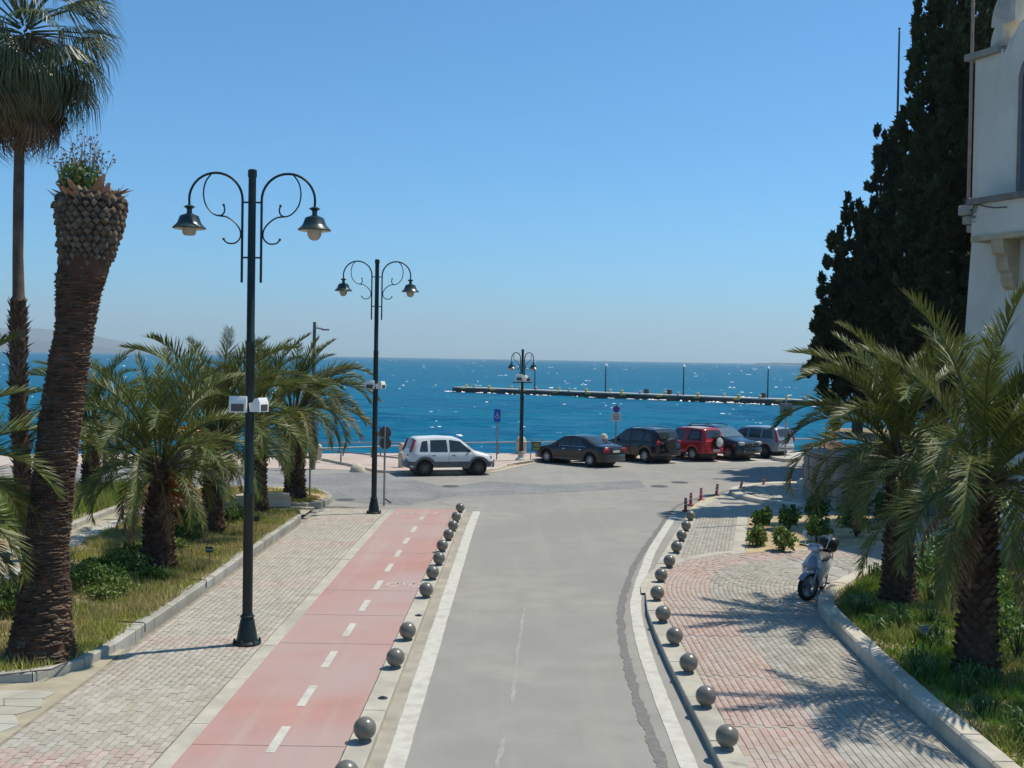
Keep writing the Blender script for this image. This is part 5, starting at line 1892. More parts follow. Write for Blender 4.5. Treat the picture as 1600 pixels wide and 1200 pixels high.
def big_lamp(loc, label, broken=False, yaw=0.0):
    root = empty('street_lamp', loc, yaw, label, 'street lamp', 'tall green twin-arm street lamps')
    Hh = 8.22
    MB().lathe([(0.24, 0), (0.245, 0.035), (0.20, 0.05), (0.185, 0.06), (0.165, 0.18), (0.12, 0.42), (0.105, 0.46), (0.125, 0.475), (0.125, 0.495), (0.10, 0.505), (0.095, 0.53)], 24).build('base', m_lamp, root, 35)
    q = MB()
    for k in range(6):
        a = k * math.pi / 3 + 0.3
        q.lathe([(0.022, 0), (0.022, 0.05), (0.012, 0.07)], 6, (math.cos(a) * 0.215, math.sin(a) * 0.215, 0.035))
    q.build('anchor_bolts', m_dark, root)
    MB().lathe([(0.088, 0.5), (0.086, 2.55), (0.092, 2.56), (0.092, 2.66), (0.082, 2.68), (0.078, 5.2), (0.083, 5.21), (0.083, 5.26), (0.070, 5.28), (0.066, Hh - 0.14), (0.078, Hh - 0.13), (0.078, Hh - 0.02), (0.05, Hh)], 18).build('pole', m_lamp, root, 40)
    for sg in (-1, 1):
        zt = Hh - 0.14
        x0 = sg * 0.165
        cx_ = sg * (0.165 + 0.46)
        zc = Hh - 0.53
        pts = [(x0, 0, Hh - 1.95), (x0, 0, zc)] + [(cx_ - sg * 0.46 * math.cos(math.radians(t)), 0, zc + 0.46 * math.sin(math.radians(t))) for t in range(10, 181, 10)] + [(cx_ + sg * 0.455, 0, zc - 0.10)]
        arm = MB().tube(pts, 0.022, 8).build('arm', m_lamp, root, 60)
        # inner scrolls
        sc = []
        for t in np.linspace(100, -60, 12):
            sc.append((cx_ + sg * (0.03 + 0.29 * math.cos(math.radians(t)) * 0.95 + 0.0), 0, zc + 0.02 + 0.40 * math.sin(math.radians(t))))
        kx = [(cx_ + sg * 0.08, zc + 0.445), (cx_ + sg * 0.18, zc + 0.30), (cx_ + sg * 0.215, zc + 0.10), (cx_ + sg * 0.17, zc - 0.10), (cx_ + sg * 0.05, zc - 0.24), (cx_ - sg * 0.06, zc - 0.275), (cx_ - sg * 0.13, zc - 0.245), (cx_ - sg * 0.155, zc - 0.17), (cx_ - sg * 0.135, zc - 0.09)]
        ps = smooth_path(kx, 0.04)
        MB().tube([(p.x, 0, p.y) for p in ps], 0.014, 6).ball((kx[-1][0], 0, kx[-1][1]), 0.024, 8, 6).build('scroll', m_lamp, arm, 60)
        kx = [(cx_ - sg * 0.04, zc - 0.275), (cx_ - sg * 0.20, zc - 0.30), (cx_ - sg * 0.34, zc - 0.40), (cx_ - sg * 0.425, zc - 0.53), (cx_ - sg * 0.42, zc - 0.66), (cx_ - sg * 0.33, zc - 0.745), (cx_ - sg * 0.20, zc - 0.74), (cx_ - sg * 0.14, zc - 0.675)]
        ps = smooth_path(kx, 0.04)
        MB().tube([(p.x, 0, p.y) for p in ps], 0.014, 6).ball((kx[-1][0], 0, kx[-1][1]), 0.024, 8, 6).build('scroll', m_lamp, arm, 60)
        for zz in (Hh - 0.57, Hh - 1.52):
            MB().tube([(0, 0, zz), (x0, 0, zz)], 0.016, 6).build('tie', m_lamp, arm)
        lantern(root, cx_ + sg * 0.455, zc - 0.10 - 0.36, 1.0, not (broken and sg < 0))
    zf = (1008 - 640) / 88.6 - 0.02
    floodlight(root, zf, -1, 0.0, 0.86)
    floodlight(root, zf, 1, 1.15, 0.74)
    return root


p = G(386, 1006, 0.12)
big_lamp((p.x, p.y, 0.12), 'nearest tall green lamp, its left globe broken, on the brick footway', True)
p = G(584, 803, 0.05)
big_lamp((p.x, p.y, zl(p.y)), 'second tall green lamp at the far end of the cycle lane', False)
# third, smaller lamp on the quay, arms turned
p = G(814, 719, 0.125)
root = empty('quay_lamp', (p.x, p.y, 0.125), math.radians(18), 'smaller green twin lamp on the quay between white car and dark saloon', 'street lamp')
H3 = 5.5
MB().lathe([(0.30, 0), (0.28, 0.06), (0.16, 0.14), (0.12, 0.4), (0.13, 0.42), (0.10, 0.46)], 18).build('base', m_conc_pale, root, 40)
MB().lathe([(0.11, 0.4), (0.10, 1.5), (0.115, 1.52), (0.095, 1.6), (0.09, 3.0), (0.11, 3.05), (0.07, 3.4), (0.06, H3 - 0.1), (0.07, H3 - 0.08), (0.07, H3)], 14).build('pole', m_lamp, root, 40)
for sg in (-1, 1):
    cx_, zc, rr3 = sg * 0.34, H3 - 0.45, 0.23
    pts = [(sg * 0.11, 0, H3 - 1.3), (sg * 0.11, 0, zc)] + [(cx_ - sg * rr3 * math.cos(math.radians(t)), 0, zc + 1.25 * rr3 * math.sin(math.radians(t))) for t in range(10, 181, 10)] + [(cx_ + sg * rr3, 0, zc - 0.16)]
    arm = MB().tube(pts, 0.022, 6).build('arm', m_lamp, root, 60)
    ps = smooth_path([(cx_ + sg * .12, zc + .2), (cx_ + sg * .10, zc - .05), (cx_ - sg * .04, zc - .18), (cx_ - sg * .16, zc - .30), (cx_ - sg * .18, zc - .48), (cx_ - sg * .05, zc - .56)], 0.05)
    MB().tube([(q_.x, 0, q_.y) for q_ in ps], 0.015, 5).build('scroll', m_lamp, arm)
    lantern(root, cx_ + sg * rr3, zc - 0.16 - 0.30, 0.78, True, mat('lamp_globe_grey', (0.55, 0.50, 0.42), 0.3, 0.1, backlit=0.3))
floodlight(root, 4.05, -1, -0.4, 1.05)
floodlight(root, 4.02, 1, 0.5, 1.0)
MB().box((0, 0, 3.86), (1.0, 0.06, 0.05)).build('crossbar', m_dark, root)

# plain mast with a small outreach arm behind the palms
p = G(488, 733, 0.0)
top = AT(487, 503, p.y)
root = empty('street_light_mast', (p.x, p.y, 0.0), 0, 'plain dark mast with a short arm rising behind the corner palm', 'street light')
MB().tube([(0, 0, 0), (0, 0, top.z * .5), (0.02, 0, top.z)], [0.13, 0.10, 0.07], 10).build('pole', mat('mast_grey', (0.09, 0.10, 0.11), 0.6, 0.2), root)
MB().tube([(0, 0, top.z - 0.25), (0.45, 0, top.z - 0.33)], 0.03, 6).tube([(0, 0, top.z - 0.12), (0.42, 0, top.z - 0.31)], 0.008, 4).bbox((0.52, 0, top.z - 0.34), (0.34, 0.2, 0.07), 0.02).build('arm', MATS['mast_grey'], root)

# ------------------------------------------------------------------ sphere bollards
ball_proto = None
ORD = ['nearest', 'second', 'third', 'fourth', 'fifth', 'sixth', 'seventh', 'eighth', 'ninth', 'tenth', 'eleventh', 'farthest']
LB = [(541, 1208), (570, 1138), (618, 1027), (637, 985), (666, 921), (676, 894), (686, 872), (691, 852), (701, 835), (708, 821), (713, 807), (719, 793)]
RB = [(1136, 1150), (1103, 1087), (1076, 1035), (1054, 993), (1036, 958), (1027, 926), (1033, 898), (1046, 876), (1057, 854), (1065, 836), (1072, 821), (1079, 805)]
for side, L_ in ((0, LB), (1, RB)):
    for i, (px, py) in enumerate(L_):
        z = (zl(38) if side == 0 else 0.03)
        for _ in range(4):
            c = G(px, py, z + 0.172)
            z = zl(c.y) + 0.006 if side == 0 else zr(c.y) + 0.004
        lab = (f'grey sphere bollard beside the red cycle lane, {ORD[i]} from the camera' if side == 0 else f'grey sphere bollard on the right kerb, {ORD[i]} from the camera')
        if ball_proto is None:
            ball_proto = empty('sphere_bollard', (0, 0, 0))
            MB().lathe([(0.095, 0), (0.09, 0.02), (0.075, 0.04)], 18).build('foot', m_ball, ball_proto, 40)
            MB().ball((0, 0, 0.172), 0.15, 28, 18).build('sphere', m_ball, ball_proto, 180)
            o = ball_proto
        else:
            o = copy_tree(ball_proto)
        o.location = (c.x, c.y, z)
        o.rotation_euler = (0, 0, i * 1.3)
        tag(o, lab, 'bollard', ['sphere bollards along the cycle lane', 'sphere bollards along the right kerb'][side])
# bolted stumps where spheres are missing
for i, (px, py) in enumerate(((654, 962), (598, 1091))):
    c = G(px, py, 0.126)
    o = MB().lathe([(0.075, 0), (0.07, 0.012), (0.03, 0.014), (0.03, 0.03), (0.01, 0.032)], 14).build('bollard_stump', m_dark, None, 40, loc=(c.x, c.y, 0.124))
    tag(o, ['dark round stump of a missing bollard, the farther of two', 'dark round stump of a missing bollard, the nearer of two'][i], 'bollard stump', 'stumps on the cycle lane kerb')

# ------------------------------------------------------------------ red flexible posts
RP = [(1071, 798, 0.0), (1079, 789, 0.03), (1095, 781, 0.02), (1119, 774, 0.12), (1155, 769, 0.28), (1192, 763, 0.12), (1234, 758, 0.05)]
m_rp = mat('red_post', (0.42, 0.045, 0.045), 0.6, 0.2, 8.0)
for i, (px, py, ln) in enumerate(RP):
    c = G(px, py, 0.03)
    r = empty('flexible_post', (c.x, c.y, 0.03), 0, ['red flexible post nearest the sphere bollards on the curve', 'second red flexible post along the curve', 'third red flexible post along the curve', 'fourth red flexible post along the curve',
              'red flexible post leaning most strongly', 'sixth red flexible post, before the cobbled island', 'last red flexible post, nearest the right palm'][i], 'post', 'red flexible posts round the corner')
    r.rotation_euler = (0, 0, 0.3)
    MB().lathe([(0.13, 0), (0.13, 0.025), (0.07, 0.035)], 12).build('foot', m_rp, r)
    q = MB().lathe([(0.055, 0.03), (0.05, 0.42), (0.04, 0.44)], 10).build('shaft', m_rp, r, 40, rot=(0, ln, 0))
    for zz in (0.20, 0.33):
        MB().lathe([(0.056, zz), (0.0555, zz + 0.05)], 10, caps=False).build('reflective_band', mat('post_band', (0.62, 0.42, 0.42), 0.5), q)

# ------------------------------------------------------------------ stone posts and railings of the quay
m_post = m_cream


def stone_post(px, py, w, h, label, z=0.125):
    c = G(px, py, z)
    r = w / FPX * c.y / 2
    hh = h / FPX * c.y
    d = r
    o = MB().lathe([(r, 0), (r, hh - d * 1.25), (r * 1.06, hh - d * 1.2), (r * 1.06, hh - d * 1.08), (r * 0.92, hh - d * 1.0), (r * 0.88, hh - d * .6), (r * .6, hh - d * .2), (r * .25, hh - 0.01), (0.003, hh)], 20).build('stone_post', m_post, None, 50, loc=(c.x, c.y, z))
    tag(o, label, 'bollard', 'cream stone posts of the quay')
    return c, hh


A, hA = stone_post(498, 718.5, 10, 25, 'cream stone post with rounded top right of the corner palm')
B, hB = stone_post(627, 730.5, 10, 25, 'cream stone post just behind the white car, nearer of two')
C, hC = stone_post(628, 712, 10, 21, 'cream stone post behind the white car, farther of two')
D_, hD = stone_post(814, 709, 16.5, 28, 'broad cream stone post directly behind the small quay lamp')
E_, hE = stone_post(943, 708, 13, 31, 'cream stone post peeping over the dark saloon boot')
F_, hF = stone_post(1196, 703, 17, 27, 'broad cream stone post right of the silver car')
W_, hW = stone_post(474, 712, 7, 26, 'slim white stone post half hidden by the corner palm')
rail_n = 0


def railing(p0, p1, h0, h1, label, posts=(), z=0.125):
    root = empty('railing', (p0[0], p0[1], z), 0, label, 'railing', 'steel rails of the quay')
    a = Vector((0, 0, h0))
    b = Vector((p1[0] - p0[0], p1[1] - p0[1], h1))
    MB().tube([a, b], 0.035, 8).build('rail', m_rail, root, 60)
    for t in posts:
        m = a.lerp(b, t)
        MB().tube([(m.x, m.y, 0), (m.x, m.y, m.z)], 0.04, 8).build('post', m_rail, root, 60)
    return root


qa = Vector((-19.2, 58.4, 0))
railing(qa, W_, 0.85, 0.72, 'steel rail seen between the left palm trunks', (0.0, 0.35, 0.7), 0.02)
railing(W_, C, 0.66, 0.66, 'long steel rail along the sea left of the white car', (0.4, 0.78))
railing(A, C, 0.55, 0.50, 'steel rail crossing the corner footway, upper of two', (0.62,))
railing(A, B, 0.52, 0.42, 'steel rail slanting down to the near stone post', (0.28,))
railing(C, D_, 0.62, 0.62, 'steel rail along the sea behind the white car', (0.35, 0.55, 0.8))
railing(D_, E_, 0.62, 0.64, 'steel rail along the sea behind the dark saloon', (0.5,))
railing(E_, F_, 0.64, 0.62, 'steel rail along the sea behind the parked row', (0.25, 0.5, 0.75))
railing(F_, (27, 69.3), 0.62, 0.64, 'steel rail along the sea behind the palm tips', (0.12, 0.5, 0.9))

c = G(559, 737)
o = MB().lathe([(0.36, 0), (0.35, 0.06), (0.31, 0.17), (0.23, 0.27), (0.12, 0.33), (0.005, 0.345)], 20).build('concrete_dome', m_cream, None, 60, loc=(c.x, c.y, 0.01))
tag(o, 'low concrete dome on the road edge near the slanting rail', 'bollard')
c = G(185, 727)
o = MB().lathe([(0.36, 0), (0.35, 0.06), (0.31, 0.17), (0.23, 0.27), (0.12, 0.33), (0.005, 0.345)], 20).build('concrete_dome', m_cream, None, 60, loc=(c.x, c.y, 0.01))
tag(o, 'low concrete dome seen between the left palms', 'bollard')

# ------------------------------------------------------------------ signs
m_blue = mat('sign_blue', (0.012, 0.065, 0.42), 0.5, 0.05)
m_signred = mat('sign_red', (0.45, 0.03, 0.05), 0.5, 0.05)
m_signwhite = mat('sign_white', (0.66, 0.64, 0.60), 0.5, 0.06)
m_signback = mat('sign_back', (0.075, 0.08, 0.085), 0.6, 0.25, 6.0)
m_print = mat('sign_print', (0.10, 0.10, 0.11), 0.7, 0.1)


def sign_root(name, px, py, label, z, cat='sign'):
    c = G(px, py, z)
    return empty(name, (c.x, c.y, z), math.atan2(-c.x, c.y) * -0.0, label, cat), c.y


# disabled parking
r, Y = sign_root('parking_sign', 776, 718, 'blue wheelchair parking sign on a thin pole', 0.125)
hh = (718 - 639) / FPX * Y
MB().tube([(0, 0, 0), (0, 0, hh * 0.98)], 0.03, 8).build('pole', mat('rust_pole', (0.22, 0.17, 0.15), 0.6, 0.2, 5.0), r)
pw, ph = 10.2 / FPX * Y, 20 / FPX * Y
zc = hh - ph / 2
pl = MB().box((0, -0.05, zc), (pw, 0.02, ph)).build('plate', m_blue, r)
q = MB()
k = pw / 0.34
y_ = -0.066
q.lathe([(0.028 * k, -0.004), (0.028 * k, 0.004)], 12, (-0.005 * k, y_, zc + 0.11 * k), Matrix.Rotation(math.pi / 2, 3, 'X'))
q.tube([(-0.005 * k, y_, zc + 0.07 * k), (0.0, y_, zc - 0.02 * k), (0.065 * k, y_, zc - 0.02 * k), (0.095 * k, y_, zc - 0.11 * k), (0.125 * k, y_, zc - 0.10 * k)], 0.013 * k, 5)
q.tube([(0.0, y_, zc + 0.03 * k), (0.06 * k, y_, zc + 0.03 * k)], 0.011 * k, 5)
q.tube([(0.0 + 0.085 * k * math.cos(t), y_, zc - 0.065 * k + 0.085 * k * math.sin(t)) for t in np.linspace(math.radians(105), math.radians(340), 14)], 0.013 * k, 5)
q.build('wheelchair_symbol', m_signwhite, pl)
# no stopping with plate
r, Y = sign_root('no_stopping_sign', 961.5, 716, 'round blue and red no stopping sign above a white plate', 0.125)
hh = (716 - 632) / FPX * Y
MB().tube([(0, 0, 0), (0, 0, hh)], 0.03, 8).build('pole', MATS['rust_pole'], r)
rd = 5.3 / FPX * Y
zc = hh - rd * 1.35
RX = Matrix.Rotation(math.pi / 2, 3, 'X')
dsc = MB().lathe([(rd, -0.01), (rd, 0.01)], 28, (0, -0.05, zc), RX).build('disc', m_signred, r)
MB().lathe([(rd * 0.84, -0.004), (rd * 0.84, 0.004)], 28, (0, -0.066, zc), RX).build('blue_face', m_blue, dsc)
q = MB()
for a in (math.radians(45), math.radians(-45)):
    q.box((0, -0.073, zc), (rd * 1.66, 0.004, rd * 0.13), m=Matrix.Rotation(-a, 3, 'Y'))
    q.v = [(v[0], v[1] - (0.003 if a < 0 and i >= 8 else 0), v[2]) for i, v in enumerate(q.v)]
q.build('red_cross', m_signred, dsc)
pw, ph = 15 / FPX * Y, 13 / FPX * Y
zc = hh - (651.5 - 632) / FPX * Y
pl = MB().box((0, -0.05, zc), (pw, 0.02, ph)).build('plate', m_signwhite, r)
q = MB()
for kk, (w_, dz_) in enumerate(((0.7, 0.28), (0.55, 0.08), (0.72, -0.10), (0.5, -0.28))):
    q.box((0, -0.063, zc + ph * dz_), (pw * w_, 0.004, ph * 0.075))
q.build('print_lines', MATS['sign_print'], pl)
# pair of round signs seen from behind
r, Y = sign_root('round_signs', 600, 790, 'two round road signs seen from behind on a grey pole', 0.02)
hh = (790 - 665) / FPX * Y
MB().tube([(0, 0, 0), (0, 0, hh)], 0.035, 10).build('pole', m_steel, r)
for zc_, dx in ((675.5, 0), (692, 0.01)):
    zc = (790 - zc_) / FPX * Y
    MB().lathe([(0.21, -0.012), (0.215, 0.0), (0.21, 0.012)], 26, (dx, 0.05, zc), RX).build('disc', m_signback, r, 40)
MB().box((-0.07, 0.03, (790 - 683) / FPX * Y), (0.05, 0.008, 0.10)).build('sticker', mat('sticker', (0.35, 0.34, 0.30), 0.7), r)
# pole in the corner bed and pole on the promenade
r, Y = sign_root('sign_pole', 484, 776, 'bare grey sign pole standing in the corner bed', 0.19, 'pole')
MB().tube([(0, 0, 0), (0, 0, (776 - 640) / FPX * Y)], 0.035, 8).lathe([(0.045, 0), (0.045, 0.05)], 8, (0, 0, (776 - 640) / FPX * Y - 0.02)).build('shaft', m_steel, r)
r, Y = sign_root('globe_lamp', 491, 733, 'slim grey pole with a small white globe above the railing', 0.02, 'street lamp')
hh = (733 - 604) / FPX * Y
MB().tube([(0, 0, 0), (0.12, 0, hh * .5), (0.28, 0, hh)], [0.05, 0.045, 0.03], 8).build('pole', m_steel, r)
MB().lathe([(0.02, -0.02), (0.09, 0.02), (0.11, 0.09), (0.08, 0.16), (0.01, 0.19)], 12).build('globe', m_white, r, 60, loc=(0.28, 0, hh))
# sign on the right, seen from behind
r, Y = sign_root('square_sign', 1226.5, 714, 'square grey road sign seen from behind, beside the right palm tips', 0.125)
hh = (714 - 621) / FPX * Y
MB().tube([(0, 0, 0), (0, 0, hh)], 0.035, 8).build('pole', m_steel, r)
zc = (714 - 640) / FPX * Y
MB().bbox((0.02, 0.05, zc), (0.66, 0.02, 0.70), 0.006).build('plate', mat('sign_back_pale', (0.25, 0.26, 0.29), 0.6, 0.1), r)
MB().box((-0.02, 0.0, zc - 0.02), (0.2, 0.03, 0.12)).build('clamp', m_dark, r)
MB().box((0.05, -0.04, (714 - 663) / FPX * Y), (0.16, 0.01, 0.3)).build('notice', m_signwhite, r)
# green notice frame
c0, c1 = G(829, 718, 0.125), G(846, 719, 0.125)
r = empty('notice_board', (c0.x, c0.y, 0.125), 0, 'green notice with yellow lines in a steel frame by the dark saloon', 'sign')
wv = c1.x - c0.x
hh = (718 - 686) / FPX * c0.y
MB().tube([(0, 0, 0), (0, 0, hh), (wv, 0, hh), (wv, 0, 0)], 0.025, 6).build('frame', m_steel, r)
zc = hh * 0.66
pl = MB().box((wv / 2, 0.0, zc), (wv * 0.84, 0.02, hh * 0.45)).build('panel', mat('notice_green', (0.035, 0.10, 0.055), 0.5, 0.1), r)
q = MB()
for kk, (dz_, w_) in enumerate(((0.13, 0.5), (0.08, 0.62), (0.03, 0.56), (-0.02, 0.6), (-0.115, 0.66), (-0.15, 0.66))):
    q.box((wv / 2, -0.013, zc + hh * dz_), (wv * w_, 0.004, hh * 0.022))
q.build('yellow_lines', mat('notice_yellow', (0.45, 0.42, 0.14), 0.5), pl)
# little plant labels
PLB = [(327, 893, .23, 0.50, 'small green plant label in front of the stout palm', (0.03, 0.07, 0.055)), (400, 838, .23, 0.48, 'small dark plant label right of the nearest lamp', (0.02, 0.025, 0.022)),
       (456, 797, .19, 0.5, 'small dark plant label at the end of the stone bench', (0.02, 0.025, 0.022)), (1443, 1025, .22, 0.46, 'small grey plant label near the right kerb', (0.25, 0.27, 0.28))]
for i, (px, py, z, h_, lab, col) in enumerate(PLB):
    c = G(px, py, z)
    r = empty('plant_label', (c.x, c.y, z), 0.2 * i - 0.2, lab, 'sign', 'plant labels on stakes')
    MB().tube([(0, 0, -0.05), (0, 0, h_)], 0.008, 6).build('stake', m_dark, r)
    pl = MB().box((0, -0.012, h_), (0.17, 0.012, 0.13)).build('plate', mat('plate_%d' % i, col, 0.5, 0.1), r)
    MB().box((0, -0.0195, h_ + 0.0), (0.13, 0.003, 0.014)).build('print_line', m_signwhite if i in (0, ) else m_print, pl)
# leaning stump of a flexible post near the lane end
c = G(611, 786, 0.012)
tag(MB().tube([(0, 0, 0), (-0.25, 0.1, 0.16)], 0.03, 8).build('bent_stake', m_dark, None, loc=(c.x, c.y, 0.012)), 'dark bent stake on the corner beside the round signs', 'stake')

# ------------------------------------------------------------------ concrete bench in the corner bed
a, b = G(368, 793, 0.19), G(458, 791, 0.19)
r = empty('concrete_bench', (a.x, a.y, 0.17), math.atan2(b.y - a.y, b.x - a.x), 'long low concrete bench among the palms of the corner bed', 'bench')
L_ = (b - a).length
MB().bbox((L_ / 2, 0.25, 0.37), (L_, 0.52, 0.10), 0.02).build('seat', m_cream, r)
MB().box((L_ / 2, 0.27, 0.16), (L_ - 0.12, 0.42, 0.318)).build('base', m_conc_pale, r)
# irrigation pipes bent over the kerb
for i, y in enumerate((24.6, 20.6)):
    xk = sx(-6.60, y)
    q = MB().tube([(-0.55, 0.10, 0.0), (-0.30, 0.02, 0.004), (-0.02, 0, 0.004), (0.016, 0, -0.01), (0.016, 0, -0.165)], 0.010, 5)
    tag(q.build('drip_pipe', m_dark, None, loc=(xk, y, 0.30)), ['thin black pipe bent over the left kerb, behind the nearest lamp', 'thin black pipe bent over the left kerb near the bare trunk'][i], 'pipe', 'irrigation pipes over the kerb')

# orange awning stall glimpsed behind the palms
c = G(292, 731)
r = empty('awning_stall', (c.x, c.y, 0.0), 0.05, 'orange awning on pale posts glimpsed behind the left palms', 'stall')
s_ = c.y / FPX
MB().extr([(-1.25, -0.9, 1.52), (1.25, -0.9, 1.52), (1.25, 0.9, 1.75), (-1.25, 0.9, 1.75)], (0, 0, 0), (0, 0, 0.07)).build('awning', mat('awning_orange', (0.55, 0.27, 0.06), 0.8, 0.1), r)
for x in (-1.15, 1.15):
    for y in (-0.8, 0.8):
        MB().tube([(x, y, 0), (x, y, 1.56 if y < 0 else 1.72)], 0.035, 6).build('post', m_signwhite, r)
MB().box((0, 0, 0.18), (2.3, 1.5, 0.12)).build('platform', m_signwhite, r)
MB().box((0, 0, 0.06), (2.2, 1.4, 0.115)).build('skirt', m_dark, r)
MB().bbox((-0.2, 0.1, 0.62), (1.5, 0.6, 0.70), 0.04).build('counter', mat('stall_counter', (0.12, 0.13, 0.16), 0.6, 0.2), r)

# ------------------------------------------------------------------ cars
m_tyre = mat('tyre_rubber', (0.018, 0.018, 0.019), 0.85, 0.15, 9.0, spec=0.25)
m_rim = mat('alloy_rim', (0.42, 0.42, 0.43), 0.35, 0.08, 6.0, metal=0.7)
m_rim_dark = mat('steel_rim', (0.10, 0.095, 0.088), 0.6, 0.15, 6.0, metal=0.3)
m_glass = mat('car_glass', (0.030, 0.040, 0.044), 0.06, 0.1, 2.0, spec=0.7)
m_tail = mat('tail_lamp', (0.36, 0.012, 0.02), 0.15, 0.1, 6.0, spec=0.6)
m_headl = mat('head_lamp', (0.50, 0.52, 0.54), 0.08, 0.1, 6.0, spec=0.8, metal=0.2)
m_trimb = mat('black_trim', (0.025, 0.025, 0.026), 0.55, 0.1, 5.0)
m_chrome = mat('chrome', (0.70, 0.71, 0.72), 0.12, 0.05, metal=1.0)
m_plate = mat('number_plate', (0.55, 0.55, 0.53), 0.5, 0.05)
m_plate_o = mat('number_plate_orange', (0.55, 0.22, 0.04), 0.5, 0.05)


def interp(P, x):
    if x <= P[0][0]:
        return P[0][1]
    for (a, b), (c, d) in zip(P, P[1:]):
        if x <= c:
            return b + (d - b) * (x - a) / (c - a) if c > a else d
    return P[-1][1]


def softinterp(P, x, w=0.05):
    return (interp(P, x - w) + 2 * interp(P, x) + interp(P, x + w)) / 4


